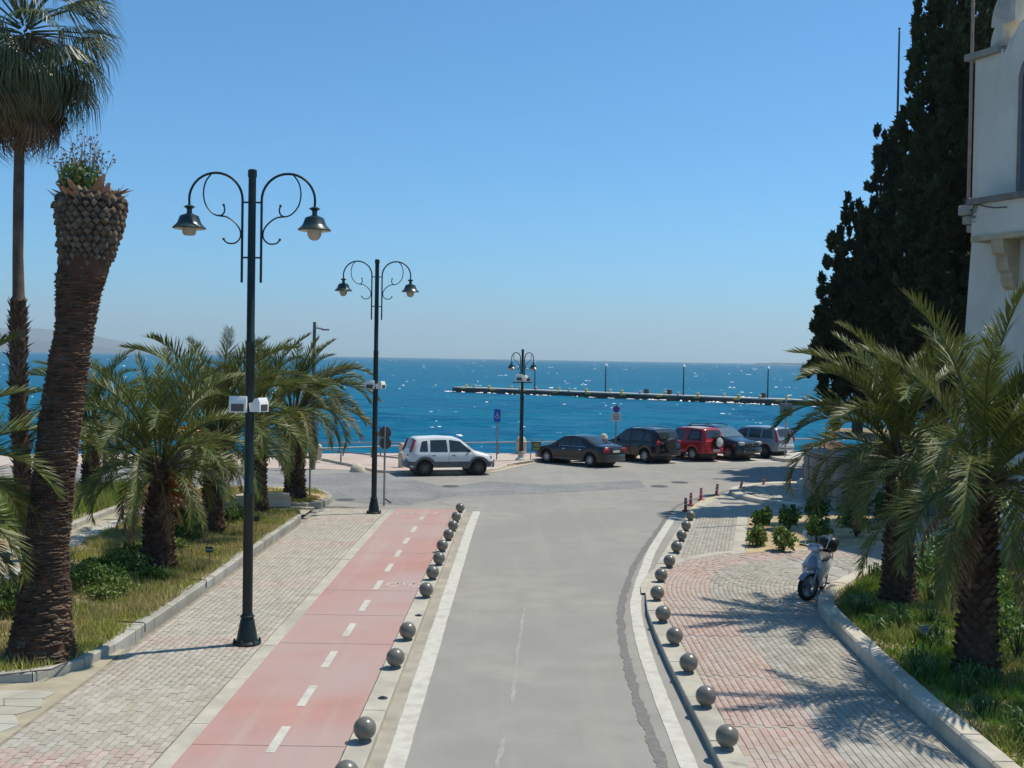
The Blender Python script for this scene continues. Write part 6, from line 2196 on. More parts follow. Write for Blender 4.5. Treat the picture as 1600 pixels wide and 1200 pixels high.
class Car:
    def __init__(s, name, label, px, py, heading, spec, paint, group='cars parked by the quay', scale=1.0):
        """px, py: pixel of the ground under the car's middle; heading: degrees of the nose, 0 = right, 90 = away"""
        c = G(px, py, 0.0)
        s.__dict__.update(spec)
        s.root = empty(name, (c.x, c.y, 0.0), math.radians(heading), label, 'car', group)
        s.root.scale = (scale,) * 3
        s.paint = paint
        s.ax = (-s.wb / 2 + s.off, s.wb / 2 + s.off)      # rear, front axle x
        s.body()

    def zb(s, x):
        z = s.sill
        for a in s.ax:
            d = abs(x - a)
            R = s.wr + 0.07
            if d < R:
                z = max(z, s.wr * 0.98 + math.sqrt(max(0, R * R - d * d)) * 0.98)
        e = s.L / 2 - abs(x)
        return z + max(0, 0.10 - e * 0.5) * 0.5

    def zt(s, x):
        return softinterp(s.top, x, 0.04)

    def zbelt(s, x):
        return min(interp(s.belt, x), s.zt(x) - 0.01)

    def hw(s, x):
        e = s.L / 2 - abs(x)
        f = 1 - 0.22 * max(0, (0.45 - e) / 0.45) ** 2.2
        return s.W / 2 * f

    def section(s, x):
        w, zb, zbe, zt = s.hw(x), s.zb(x), s.zbelt(x), s.zt(x)
        g = min(1.0, max(0.0, (zt - zbe) / 0.35))
        th = s.tumble * max(0, zt - zbe)
        wr_ = w * 0.97 - th
        zb = min(zb, zbe - 0.06)
        pts = [(0.0, zb), (w * 0.86, zb), (w * 0.965, zb + 0.02), (w * 0.995, zb + (zbe - zb) * 0.30), (w, zb + (zbe - zb) * 0.62), (w * 0.985, zbe - 0.035), (w * 0.965, zbe)]
        up_g = [(w * 0.955 - th * 0.45, zbe + (zt - zbe) * 0.5), (wr_, zbe + (zt - zbe) * 0.86), (wr_ - 0.05, zbe + (zt - zbe) * 0.965), (wr_ * 0.6, zt + 0.012), (0.0, zt + 0.025)]
        dz = zt - zbe
        up_h = [(w * 0.92, zbe + dz * 0.5), (w * 0.82, zbe + dz * 0.8), (w * 0.66, zbe + dz * 0.95), (w * 0.4, zt + 0.008), (0.0, zt + 0.02)]
        pts += [(a[0] * g + b[0] * (1 - g), a[1] * g + b[1] * (1 - g)) for a, b in zip(up_g, up_h)]
        return pts

    def ys(s, x, z):
        sec = s.section(x)
        for (a, b), (c, d) in zip(sec[2:], sec[3:]):
            if b <= z <= d:
                return a + (c - a) * (z - b) / max(1e-6, d - b)
        return sec[-1][0]

    def zat(s, x, y):
        sec = s.section(x)
        y = abs(y)
        for (a, b), (c, d) in reversed(list(zip(sec[6:], sec[7:]))):
            if c <= y <= a:
                return d + (b - d) * (y - c) / max(1e-6, a - c)
        return sec[-1][1]

    def body(s):
        xs = sorted(set([-s.L / 2 + 0.002, -s.L / 2 + 0.02, -s.L / 2 + 0.05, s.L / 2 - 0.05, s.L / 2 - 0.02, s.L / 2 - 0.002] + [round(-s.L / 2 + 0.05 + i * (s.L - 0.1) / 110, 4) for i in range(111)]))
        K = len(s.section(0))
        vs, fs = [], []
        for x in xs:
            sec = s.section(x)
            ring = [(x, -y, z) for y, z in sec] + [(x, y, z) for y, z in reversed(sec[1:-1])]
            vs += ring
        M_ = 2 * K - 2
        for i in range(len(xs) - 1):
            for j in range(M_):
                k = (j + 1) % M_
                fs.append((i * M_ + j, i * M_ + M_ + j, i * M_ + M_ + k, i * M_ + k))
        fs.append(tuple(range(M_)))
        fs.append(tuple(range((len(xs) - 1) * M_ + M_ - 1, (len(xs) - 1) * M_ - 1, -1)))
        s.bodyo = MB().add(vs, fs).build('body', s.paint, s.root, 38)
        # dark underbody and wheel housings
        q = MB().box((0, 0, s.sill + 0.14), (s.L * 0.86, s.W * 0.80, 0.26))
        for a in s.ax:
            q.lathe([(s.wr + 0.06, -s.W * 0.40), (s.wr + 0.06, s.W * 0.40)], 18, (a, 0, s.wr), RX)
        q.build('underbody', m_trimb, s.root)
        for a in s.ax:
            for sg in (-1, 1):
                s.wheel(a, sg)

    def wheel(s, x, sg):
        R, w = s.wr, s.ww
        M3 = Matrix.Rotation(-sg * math.pi / 2, 3, 'X')
        y = sg * (s.W / 2 - w / 2 - 0.02)
        t = MB().lathe([(R * 0.62, -w / 2), (R * 0.93, -w / 2), (R, -w / 2 + 0.03), (R, w / 2 - 0.03), (R * 0.93, w / 2), (R * 0.62, w / 2), (R * 0.60, w * 0.2)], 26, (0, 0, 0), M3).build('wheel', m_tyre, s.root, 40, loc=(x, y, R))
        q = MB()
        q.lathe([(R * 0.63, w * 0.47), (R * 0.60, w * 0.51), (R * 0.555, w * 0.42), (R * 0.54, w * 0.2)], 24, (0, 0, 0), M3, caps=False)
        q.lathe([(R * 0.15, w * 0.2), (R * 0.15, w * 0.46), (R * 0.10, w * 0.50)], 12, (0, 0, 0), M3)
        for k in range(s.spokes):
            a = 2 * math.pi * k / s.spokes + 0.3
            d = Vector((math.cos(a), 0, math.sin(a)))
            n_ = Vector((-math.sin(a), 0, math.cos(a))) * R * s.spw
            o_ = Vector((0, sg, 0))
            p0, p1 = d * R * 0.1, d * R * 0.59
            q.add([p0 - n_ + o_ * w * .44, p0 + n_ + o_ * w * .44, p1 + n_ * .8 + o_ * w * .45, p1 - n_ * .8 + o_ * w * .45,
                   p0 - n_ + o_ * w * .30, p0 + n_ + o_ * w * .30, p1 + n_ * .8 + o_ * w * .30, p1 - n_ * .8 + o_ * w * .30], [(0, 1, 2, 3), (0, 3, 7, 4), (1, 5, 6, 2), (4, 7, 6, 5)])
        q.build('rim', s.rim, t, 40)
        MB().lathe([(R * 0.545, w * 0.18), (R * 0.1, w * 0.20)], 20, (0, 0, 0), M3).build('brake_disc', m_trimb, t)

    def side(s, name, quad, m, off=0.006, both=True, n=(8, 5), th=None):
        """quad: four (x, z) corners going round, laid on the flank"""
        for sg in ((-1, 1) if both else (both,)):
            vs, fs = [], []
            for i in range(n[0] + 1):
                u = i / n[0]
                a = (quad[0][0] + (quad[1][0] - quad[0][0]) * u, quad[0][1] + (quad[1][1] - quad[0][1]) * u)
                b = (quad[3][0] + (quad[2][0] - quad[3][0]) * u, quad[3][1] + (quad[2][1] - quad[3][1]) * u)
                for j in range(n[1] + 1):
                    v = j / n[1]
                    x, z = a[0] + (b[0] - a[0]) * v, a[1] + (b[1] - a[1]) * v
                    vs.append((x, sg * (s.ys(x, z) + off), z))
            for i in range(n[0]):
                for j in range(n[1]):
                    k = i * (n[1] + 1) + j
                    f = (k, k + n[1] + 1, k + n[1] + 2, k + 1)
                    fs.append(f if sg < 0 else f[::-1])
            MB().add(vs, fs).build(name, m, s.root, 60)

    def glass(s, name, x0, x1, k0, k1, m=None, off=0.010, n=(8, 8)):
        """screen laid over the end of the roof between two stations, k = share of the half width"""
        vs, fs = [], []
        for i in range(n[0] + 1):
            x = x0 + (x1 - x0) * i / n[0]
            kk = k0 + (k1 - k0) * i / n[0]
            sl = (s.zt(x + 0.03) - s.zt(x - 0.03)) / 0.06
            nl = math.hypot(1, sl)
            sec = s.section(x)
            wmax = sec[-3][0]
            for j in range(n[1] + 1):
                y = wmax * kk * (-1 + 2 * j / n[1])
                vs.append((x - sl / nl * off, y, s.zat(x, y) + off / nl))
        for i in range(n[0]):
            for j in range(n[1]):
                k = i * (n[1] + 1) + j
                fs.append((k, k + n[1] + 1, k + n[1] + 2, k + 1))
        me = MB().add(vs, fs)
        return me.build(name, m or m_glass, s.root, 60)

    def end_panel(s, name, x, pts, m, th=0.02, parent=None):
        """flat piece on the nose or tail: pts are (y, z)"""
        sg = 1 if x > 0 else -1
        return MB().extr([(x, y, z) for y, z in pts], (0, 0, 0), (sg * th, 0, 0)).build(name, m, parent or s.root)

    def bumper(s, x, z0, z1, m, th=0.06, wide=0.98):
        sg = 1 if x > 0 else -1
        ws = s.hw(x * 0.97) * wide
        prof = [(-ws, 0.16), (-ws * 0.96, 0.04), (-ws * 0.75, -0.01), (0, -0.03), (ws * 0.75, -0.01), (ws * 0.96, 0.04), (ws, 0.16)]
        q = MB()
        n = len(prof)
        for zz in (z0, z0 + 0.03, z1 - 0.03, z1):
            ins = 0.02 if zz in (z0, z1) else 0
            q.v += [(x + sg * (th - d - ins), y, zz) for y, d in prof]
        for k in range(3):
            for i in range(n - 1):
                q.f.append((k * n + i, k * n + i + 1, k * n + n + i + 1, k * n + n + i))
        q.f.append(tuple(range(3 * n, 4 * n)))
        q.f.append(tuple(range(n - 1, -1, -1)))
        return q.build('bumper', m, s.root, 40)

    def mirror(s, x, z, m):
        for sg in (-1, 1):
            MB().bbox((x, sg * (s.ys(x, z) + 0.09), z), (0.10, 0.17, 0.13), 0.03).build('mirror', m, s.root, 40)

    def handles(s, xs, z, m):
        for x in xs:
            for sg in (-1, 1):
                MB().bbox((x, sg * (s.ys(x, z) + 0.012), z), (0.16, 0.03, 0.035), 0.01).build('door_handle', m, s.root)

    def seams(s, xs, z0, z1f):
        for x in xs:
            s.side('door_gap', [(x - 0.006, z0), (x + 0.006, z0), (x + 0.006, z1f(x)), (x - 0.006, z1f(x))], m_trimb, 0.003, n=(1, 8))

    def rails(s, x0, x1, y, m):
        for sg in (-1, 1):
            pts = [(x0, sg * y, s.zat(x0, y))] + [(x, sg * y, s.zat(x, y) + 0.06) for x in np.linspace(x0 + 0.12, x1 - 0.12, 6)] + [(x1, sg * y, s.zat(x1, y))]
            MB().tube(pts, 0.022, 6).build('roof_rail', m, s.root, 60)

    def lamp(s, name, x, y, z, size, m, b=0.03):
        for sg in (-1, 1):
            MB().bbox((x, sg * y, z), size, b).build(name, m, s.root, 40)

    def arches(s, m, w=0.06):
        for a in s.ax:
            for sg in (-1, 1):
                vs, fs = [], []
                for i in range(17):
                    t = math.radians(-8 + 196 * i / 16)
                    for rr_ in (s.wr + 0.065, s.wr + 0.065 + w):
                        x, z = a + rr_ * math.cos(t), s.wr + rr_ * math.sin(t)
                        z = max(z, s.sill + 0.02)
                        vs.append((x, sg * (s.ys(x, max(z, s.zb(x) + 0.03)) + 0.022), z))
                for i in range(16):
                    f = (i * 2, i * 2 + 1, i * 2 + 3, i * 2 + 2)
                    fs.append(f if sg > 0 else f[::-1])
                MB().add(vs, fs).build('arch_trim', m, s.root, 60)


def paint(name, col, rough=0.28, dirt=None):
    return mat(name, col, rough, 0.05, 2.0, spec=0.4, coat=0.35, col2=dirt, thr=(0.6, 0.85), scale2=1.5)


# white compact off-roader, right flank to us, nose to the right
sp = dict(L=3.84, W=1.58, wb=2.42, off=-0.02, wr=0.345, ww=0.21, sill=0.36, tumble=0.26, spokes=8, spw=0.10, rim=m_rim_dark,
          top=[(-1.92, 0.98), (-1.86, 1.10), (-1.70, 1.55), (-1.55, 1.66), (-0.6, 1.70), (0.15, 1.66), (0.42, 1.56), (1.02, 1.08), (1.20, 1.02), (1.60, 0.93), (1.80, 0.84), (1.92, 0.70)],
          belt=[(-1.92, 1.00), (0.0, 1.00), (1.0, 0.97), (1.92, 0.66)])
m_wp = paint('paint_white', (0.66, 0.67, 0.66), 0.35, (0.52, 0.51, 0.48))
m_clad = mat('grey_cladding', (0.105, 0.108, 0.115), 0.6, 0.15, 3.0)
c = Car('white_off_roader', 'white compact off-road car with grey sills and red rear pillar lamps', 700, 741, 18, sp, m_wp)
gl = 1.06
c.side('side_window', [(-1.48, gl + .02), (-1.10, gl), (-1.12, 1.54), (-1.36, 1.50)], m_glass)
c.side('side_window', [(-1.00, gl), (-0.22, gl - .01), (-0.26, 1.57), (-0.98, 1.56)], m_glass)
c.side('side_window', [(-0.12, gl - .01), (0.86, gl - .01), (0.34, 1.50), (-0.14, 1.57)], m_glass)
c.glass('windscreen', 0.98, 0.46, 0.98, 0.95)
c.glass('rear_window', -1.84, -1.64, 0.92, 0.94)
c.side('sill_cladding', [(-1.90, 0.38), (1.90, 0.38), (1.88, 0.62), (-1.90, 0.64)], m_clad, 0.012, n=(60, 3))
c.arches(m_clad, 0.10)
c.bumper(-1.92, 0.36, 0.66, m_clad)
c.bumper(1.92, 0.36, 0.68, m_clad)
for sg in (-1, 1):
    MB().tube([(-1.885, sg * 0.70, 1.06), (-1.76, sg * 0.665, 1.36), (-1.66, sg * 0.62, 1.58)], [0.055, 0.06, 0.05], 8).build('tail_lamp', m_tail, c.root, 60)
c.lamp('head_lamp', 1.745, 0.585, 0.80, (0.18, 0.22, 0.13), m_headl)
c.mirror(0.72, 1.10, m_trimb)
c.handles((-0.85, 0.05), 0.90, m_trimb)
c.seams((-1.05, -0.17, 0.92), 0.62, lambda x: 1.04)
c.end_panel('number_plate', -1.985, [(-0.22, 0.62), (0.22, 0.62), (0.22, 0.72), (-0.22, 0.72)], m_plate)
MB().bbox((-1.93, -0.45, 0.90), (0.05, 0.14, 0.06), 0.01).build('door_handle', m_trimb, c.root)

# near-black saloon, tail towards us
sp = dict(L=4.58, W=1.77, wb=2.76, off=0.02, wr=0.325, ww=0.235, sill=0.24, tumble=0.36, spokes=10, spw=0.055, rim=m_rim,
          top=[(-2.29, 0.80), (-2.24, 0.98), (-2.10, 1.03), (-1.62, 1.07), (-0.82, 1.39), (-0.45, 1.44), (0.10, 1.445), (0.50, 1.38), (1.18, 0.99), (1.40, 0.93), (1.95, 0.84), (2.18, 0.74), (2.29, 0.58)],
          belt=[(-2.29, 0.80), (-1.9, 0.96), (0, 0.92), (1.2, 0.86), (2.29, 0.52)])
m_bp = paint('paint_charcoal', (0.013, 0.014, 0.017), 0.25)
c = Car('black_saloon', 'near-black saloon car with silver wheels, its boot towards the camera', 905, 725, 137, sp, m_bp)
gl = 0.97
c.side('side_window', [(-0.98, gl + .03), (-0.10, gl), (-0.14, 1.34), (-0.62, 1.33)], m_glass)
c.side('side_window', [(-0.02, gl), (1.02, gl - .02), (0.42, 1.31), (-0.06, 1.345)], m_glass)
c.side('window_trim', [(-1.10, gl - .005), (1.06, gl - .035), (1.06, gl - .05), (-1.10, gl - .022)], m_chrome, 0.010, n=(24, 1))
c.glass('windscreen', 1.12, 0.52, 0.96, 0.93)
c.glass('rear_window', -1.55, -0.80, 0.90, 0.92)
c.side('sill_trim', [(-1.0, 0.30), (1.1, 0.30), (1.1, 0.36), (-1.0, 0.36)], mat('trim_grey', (0.12, 0.12, 0.13), 0.4), 0.008, n=(20, 1))
c.bumper(-2.29, 0.28, 0.62, paint('paint_charcoal_bumper', (0.035, 0.037, 0.041), 0.3), 0.05)
c.bumper(2.29, 0.24, 0.55, m_bp, 0.04)
c.lamp('tail_lamp', -2.21, 0.66, 0.83, (0.16, 0.34, 0.20), m_tail, 0.04)
c.lamp('head_lamp', 2.10, 0.62, 0.68, (0.3, 0.28, 0.15), m_headl, 0.04)
c.end_panel('number_plate', -2.285, [(-0.26, 0.72), (0.26, 0.72), (0.26, 0.83), (-0.26, 0.83)], m_plate, 0.03)
c.end_panel('boot_strip', -2.275, [(-0.42, 0.88), (0.42, 0.88), (0.42, 0.91), (-0.42, 0.91)], m_chrome, 0.04)
c.mirror(0.80, 1.00, m_bp)
c.handles((-0.75, 0.28), 0.80, m_chrome)
c.seams((-0.88, -0.06, 1.05), 0.36, lambda x: 0.93)

# black off-roader with covered spare wheel
sp = dict(L=4.35, W=1.82, wb=2.58, off=0.05, wr=0.355, ww=0.235, sill=0.34, tumble=0.28, spokes=6, spw=0.12, rim=m_rim,
          top=[(-2.17, 1.02), (-2.10, 1.14), (-1.90, 1.58), (-1.72, 1.70), (-0.6, 1.745), (0.10, 1.70), (0.40, 1.61), (1.15, 1.12), (1.40, 1.06), (1.90, 0.95), (2.08, 0.84), (2.17, 0.68)],
          belt=[(-2.17, 1.06), (-0.5, 1.03), (1.1, 0.98), (2.17, 0.62)])
m_bk = paint('paint_black', (0.010, 0.010, 0.012), 0.15)
c = Car('black_off_roader', 'glossy black off-road car with roof rails and black spare wheel cover', 1000, 719, 127, sp, m_bk)
gl = 1.09
c.side('side_window', [(-1.72, gl + .03), (-1.15, gl + .01), (-1.18, 1.53), (-1.52, 1.50)], m_glass)
c.side('side_window', [(-1.03, gl), (-0.20, gl - .01), (-0.24, 1.58), (-1.02, 1.56)], m_glass)
c.side('side_window', [(-0.10, gl - .01), (0.98, gl - .03), (0.36, 1.52), (-0.12, 1.58)], m_glass)
c.glass('windscreen', 1.10, 0.44, 0.97, 0.94)
c.glass('rear_window', -2.06, -1.84, 0.90, 0.92)
c.bumper(-2.17, 0.40, 0.66, m_bk)
c.bumper(2.17, 0.36, 0.64, m_bk)
c.lamp('tail_lamp', -2.07, 0.72, 1.04, (0.18, 0.26, 0.24), m_tail, 0.05)
c.lamp('head_lamp', 1.98, 0.64, 0.82, (0.28, 0.26, 0.16), m_headl, 0.04)
c.rails(-1.6, 0.1, 0.56, mat('rail_grey', (0.25, 0.26, 0.27), 0.35, 0.05, metal=0.6))
sw = MB().lathe([(0.30, 0), (0.355, 0.03), (0.36, 0.16), (0.33, 0.20), (0.05, 0.215)], 26, (0, 0, 0), Matrix.Rotation(-math.pi / 2, 3, 'Y')).build('spare_wheel', m_trimb, c.root, 40, loc=(-2.13, 0.02, 0.93))
c.end_panel('number_plate', -2.21, [(-0.26, 0.46), (0.26, 0.46), (0.26, 0.57), (-0.26, 0.57)], m_plate, 0.03)
c.end_panel('tailgate_strip', -2.155, [(-0.30, 1.02), (0.62, 1.02), (0.62, 1.05), (-0.30, 1.05)], m_chrome, 0.03)
c.mirror(0.82, 1.12, m_bk)
c.handles((-0.85, 0.15), 0.92, m_bk)
c.seams((-1.09, -0.15, 0.98), 0.42, lambda x: 1.06)

# red three-door off-roader
sp = dict(L=3.75, W=1.66, wb=2.20, off=0.06, wr=0.345, ww=0.225, sill=0.38, tumble=0.20, spokes=8, spw=0.11, rim=m_rim,
          top=[(-1.87, 1.02), (-1.82, 1.08), (-1.70, 1.58), (-1.58, 1.68), (-0.5, 1.71), (0.05, 1.68), (0.28, 1.62), (0.72, 1.10), (0.95, 1.04), (1.60, 0.98), (1.80, 0.92), (1.87, 0.72)],
          belt=[(-1.87, 1.04), (0.7, 1.00), (1.87, 0.70)])
m_rd = paint('paint_red', (0.36, 0.012, 0.022), 0.25)
c = Car('red_off_roader', 'small red off-road car with spare wheel on its tail door', 1075, 716, 128, sp, m_rd)
gl = 1.06
c.side('side_window', [(-1.62, gl), (-0.62, gl), (-0.82, 1.60), (-1.56, 1.58)], m_trimb, 0.010)
c.side('quarter_pane', [(-1.52, gl + .08), (-0.80, gl + .08), (-0.90, 1.52), (-1.46, 1.50)], m_glass, 0.014)
c.side('side_window', [(-0.40, gl - .01), (0.60, gl - .01), (0.22, 1.54), (-0.38, 1.58)], m_glass)
c.glass('windscreen', 0.70, 0.30, 0.97, 0.95)
c.glass('rear_window', -1.80, -1.68, 0.92, 0.92)
c.glass('soft_top', -1.50, -0.35, 0.98, 0.98, mat('soft_top', (0.30, 0.30, 0.32), 0.6, 0.1), 0.014)
c.bumper(-1.87, 0.42, 0.68, m_rd, 0.07)
c.bumper(1.87, 0.42, 0.66, m_rd, 0.06)
c.arches(m_rd, 0.07)
c.lamp('tail_lamp', -1.845, 0.66, 0.86, (0.08, 0.12, 0.22), m_tail, 0.02)
c.lamp('head_lamp', 1.78, 0.60, 0.84, (0.16, 0.24, 0.16), m_headl)
sw = MB().lathe([(0.20, 0), (0.34, 0.01), (0.35, 0.05), (0.35, 0.16), (0.32, 0.20), (0.24, 0.20)], 26, (0, 0, 0), Matrix.Rotation(-math.pi / 2, 3, 'Y')).build('spare_wheel', m_tyre, c.root, 40, loc=(-1.86, -0.16, 0.98))
MB().lathe([(0.245, 0.19), (0.24, 0.225), (0.20, 0.24), (0.02, 0.245)], 24, (0, 0, 0), Matrix.Rotation(-math.pi / 2, 3, 'Y')).build('spare_cover', mat('spare_cover', (0.58, 0.58, 0.57), 0.4, 0.06), sw, 40)
c.end_panel('number_plate', -1.94, [(-0.30, 0.50), (0.20, 0.50), (0.20, 0.61), (-0.30, 0.61)], m_plate, 0.03)
c.mirror(0.45, 1.10, m_rd)
c.handles((-0.25,), 0.92, m_trimb)
c.seams((-0.50, 0.62), 0.46, lambda x: 1.04)

# dark blue-green off-roader, nose towards us
sp = dict(L=4.46, W=1.81, wb=2.64, off=0.0, wr=0.36, ww=0.235, sill=0.34, tumble=0.27, spokes=5, spw=0.13, rim=mat('rim_bronze', (0.33, 0.27, 0.25), 0.45, 0.1, metal=0.5),
          top=[(-2.23, 1.05), (-2.16, 1.15), (-1.95, 1.60), (-1.75, 1.69), (-0.6, 1.74), (0.0, 1.70), (0.30, 1.63), (1.02, 1.16), (1.30, 1.10), (1.92, 1.00), (2.12, 0.90), (2.23, 0.72)],
          belt=[(-2.23, 1.08), (-0.5, 1.05), (1.0, 1.02), (2.23, 0.66)])
m_tl = paint('paint_dark_teal', (0.016, 0.030, 0.038), 0.2)
c = Car('dark_teal_off_roader', 'dark blue-green off-road car with orange number plate facing the camera', 1125, 714, -52, sp, m_tl)
gl = 1.11
c.side('side_window', [(-1.85, gl + .02), (-1.18, gl), (-1.22, 1.54), (-1.62, 1.52)], m_glass)
c.side('side_window', [(-1.06, gl), (-0.24, gl - .01), (-0.28, 1.58), (-1.05, 1.57)], m_glass)
c.side('side_window', [(-0.14, gl - .01), (0.86, gl - .02), (0.26, 1.53), (-0.16, 1.58)], m_glass)
c.glass('windscreen', 1.00, 0.34, 0.98, 0.95, mat('windscreen_blue', (0.10, 0.14, 0.16), 0.06, 0.1, spec=0.8))
c.glass('rear_window', -2.12, -1.90, 0.9, 0.92)
c.bumper(2.23, 0.38, 0.68, m_tl, 0.08)
c.bumper(-2.23, 0.40, 0.66, m_tl, 0.06)
c.lamp('head_lamp', 2.08, 0.68, 0.88, (0.26, 0.34, 0.20), m_headl, 0.05)
c.end_panel('grille', 2.19, [(-0.46, 0.70), (0.46, 0.70), (0.50, 0.88), (-0.50, 0.88)], m_trimb, 0.05)
c.end_panel('grille_bar', 2.245, [(-0.50, 0.745), (0.50, 0.745), (0.50, 0.785), (-0.50, 0.785)], m_chrome, 0.02)
MB().lathe([(0.07, 0), (0.07, 0.02)], 12, (0, 0, 0), Matrix.Rotation(math.pi / 2, 3, 'Y')).build('badge', m_chrome, c.root, loc=(2.25, 0, 0.84))
c.end_panel('number_plate', 2.28, [(-0.26, 0.56), (0.26, 0.56), (0.26, 0.68), (-0.26, 0.68)], m_plate_o, 0.03)
c.lamp('fog_lamp', 2.28, 0.62, 0.50, (0.04, 0.12, 0.09), m_headl, 0.01)
c.lamp('tail_lamp', -2.13, 0.72, 1.02, (0.16, 0.2, 0.3), m_tail)
c.rails(-1.7, 0.0, 0.60, m_trimb)
c.mirror(0.72, 1.16, m_tl)
c.seams((-1.12, -0.19, 0.90), 0.42, lambda x: 1.08)

# pale blue-grey crossover, tail towards us
sp = dict(L=4.10, W=1.70, wb=2.46, off=0.0, wr=0.34, ww=0.215, sill=0.34, tumble=0.22, spokes=8, spw=0.1, rim=m_rim_dark,
          top=[(-2.05, 0.96), (-2.00, 1.06), (-1.86, 1.52), (-1.70, 1.63), (-0.5, 1.665), (0.30, 1.62), (0.55, 1.55), (1.15, 1.07), (1.4, 1.01), (1.85, 0.90), (1.98, 0.80), (2.05, 0.66)],
          belt=[(-2.05, 1.00), (1.0, 0.98), (2.05, 0.62)])
m_sb = paint('paint_silver_blue', (0.20, 0.25, 0.30), 0.28)
c = Car('silver_blue_estate', 'pale blue-grey tall estate car with upright red rear lamps', 1180, 711, 131, sp, m_sb)
gl = 1.05
c.side('side_window', [(-1.76, gl), (-1.00, gl), (-1.04, 1.50), (-1.60, 1.48)], m_glass)
c.side('side_window', [(-0.90, gl), (-0.10, gl), (-0.14, 1.53), (-0.90, 1.52)], m_glass)
c.side('side_window', [(0.0, gl), (1.00, gl - .02), (0.48, 1.46), (-0.04, 1.53)], m_glass)
c.glass('windscreen', 1.10, 0.58, 0.97, 0.94)
c.glass('rear_window', -1.975, -1.82, 0.86, 0.88)
c.bumper(-2.05, 0.40, 0.74, mat('bumper_pale', (0.44, 0.45, 0.46), 0.35, 0.06), 0.07)
c.bumper(2.05, 0.36, 0.64, m_sb, 0.06)
for sg in (-1, 1):
    MB().tube([(-2.02, sg * 0.765, 0.86), (-1.985, sg * 0.755, 1.06), (-1.90, sg * 0.715, 1.30), (-1.82, sg * 0.68, 1.50)], [0.07, 0.07, 0.06, 0.04], 8).build('tail_lamp', m_tail, c.root, 60)
c.end_panel('number_plate', -2.05, [(-0.25, 0.84), (0.25, 0.84), (0.25, 0.95), (-0.25, 0.95)], mat('plate_brown', (0.30, 0.16, 0.10), 0.5), 0.02)
c.end_panel('bumper_slot', -2.145, [(-0.62, 0.50), (0.62, 0.50), (0.62, 0.54), (-0.62, 0.54)], m_trimb, 0.012)
c.lamp('head_lamp', 1.90, 0.60, 0.78, (0.22, 0.26, 0.16), m_headl)
c.mirror(0.85, 1.08, m_sb)
c.handles((-0.75, 0.2), 0.90, m_trimb)
c.seams((-0.95, -0.05, 0.98), 0.42, lambda x: 1.02)

# ------------------------------------------------------------------ silver scooter
pf = G(1270, 936, zr(25))
SCZ = zr(pf.y)
HEAD = math.radians(-118)
scoot = empty('scooter', (pf.x + 0.14, pf.y + 0.42, SCZ), HEAD, 'silver motor scooter with black top box parked on the brick paving', 'scooter')
m_ss = paint('scooter_silver', (0.52, 0.54, 0.56), 0.25)
m_sbl = paint('scooter_blue_grey', (0.20, 0.24, 0.31), 0.25)
m_seat = mat('scooter_seat', (0.075, 0.072, 0.072), 0.6, 0.1, 5.0, bump=0.2, bscale=60)
m_box = mat('top_box', (0.016, 0.016, 0.017), 0.4, 0.1, 5.0)
WB = 1.27
FX, RXx = WB / 2, -WB / 2


def moto_wheel(x, R, w, steer=0.0):
    M3 = Matrix.Rotation(math.pi / 2, 3, 'X')
    t = MB()
    prof = []
    for k in range(9):
        a = math.pi * k / 8
        prof.append((R - 0.045 + 0.045 * math.sin(a), -w / 2 * math.cos(a)))
    prof = [(R - 0.075, -w * 0.32)] + prof + [(R - 0.075, w * 0.32)]
    t.lathe(prof, 32, (0, 0, 0), M3, caps=False)
    o = t.build('wheel', m_tyre, scoot, 60, loc=(x, 0, R), rot=(0, 0, steer))
    q = MB()
    q.lathe([(R - 0.07, -w * 0.34), (R - 0.09, -w * 0.3), (R - 0.10, 0), (R - 0.09, w * 0.3), (R - 0.07, w * 0.34)], 30, (0, 0, 0), M3, caps=False)
    q.lathe([(0.05, -0.05), (0.05, 0.05)], 14, (0, 0, 0), M3)
    for k in range(5):
        a = 2 * math.pi * k / 5 + 0.4
        d = Vector((math.cos(a), 0, math.sin(a)))
        n_ = Vector((-math.sin(a), 0, math.cos(a)))
        q.tube([d * 0.04, d * (R - 0.09)], [0.028, 0.020], 6)
    q.build('rim', mat('scooter_rim', (0.22, 0.22, 0.225), 0.4, 0.1, metal=0.5), o, 40)
    MB().lathe([(0.115, 0.052), (0.115, 0.058), (0.06, 0.060)], 20, (0, 0, 0), M3).build('brake_disc', m_steel, o)
    return o


STEER = -0.48
moto_wheel(FX, 0.285, 0.095, STEER)
moto_wheel(RXx, 0.275, 0.105)
# the steered front: fork and mudguard turn with the wheel
frt = MB()
for sg in (-1, 1):
    frt.tube([Vector((0, sg * 0.085, 0.285)), Vector((-0.12, sg * 0.085, 0.64))], [0.026, 0.024], 8)
frt.build('fork', mat('fork_grey', (0.28, 0.29, 0.30), 0.35, 0.1, metal=0.6), scoot, 60, loc=(FX, 0, 0), rot=(0, 0, STEER))
q = MB()
na, nb = 12, 6
vs, fs = [], []
for i in range(na + 1):
    a = math.radians(28 + 120 * i / na)
    for j in range(nb + 1):
        b = -1 + 2 * j / nb
        R = 0.335 - 0.05 * b * b
        vs.append((R * math.cos(a), 0.075 * b, 0.285 + R * math.sin(a)))
for i in range(na):
    for j in range(nb):
        k = i * (nb + 1) + j
        fs.append((k, k + 1, k + nb + 2, k + nb + 1))
q.add(vs, fs)
o = q.build('front_mudguard', m_sbl, scoot, 60, loc=(FX, 0, 0), rot=(0, 0, STEER))
md = o.modifiers.new('thickness', 'SOLIDIFY')
md.thickness = 0.008
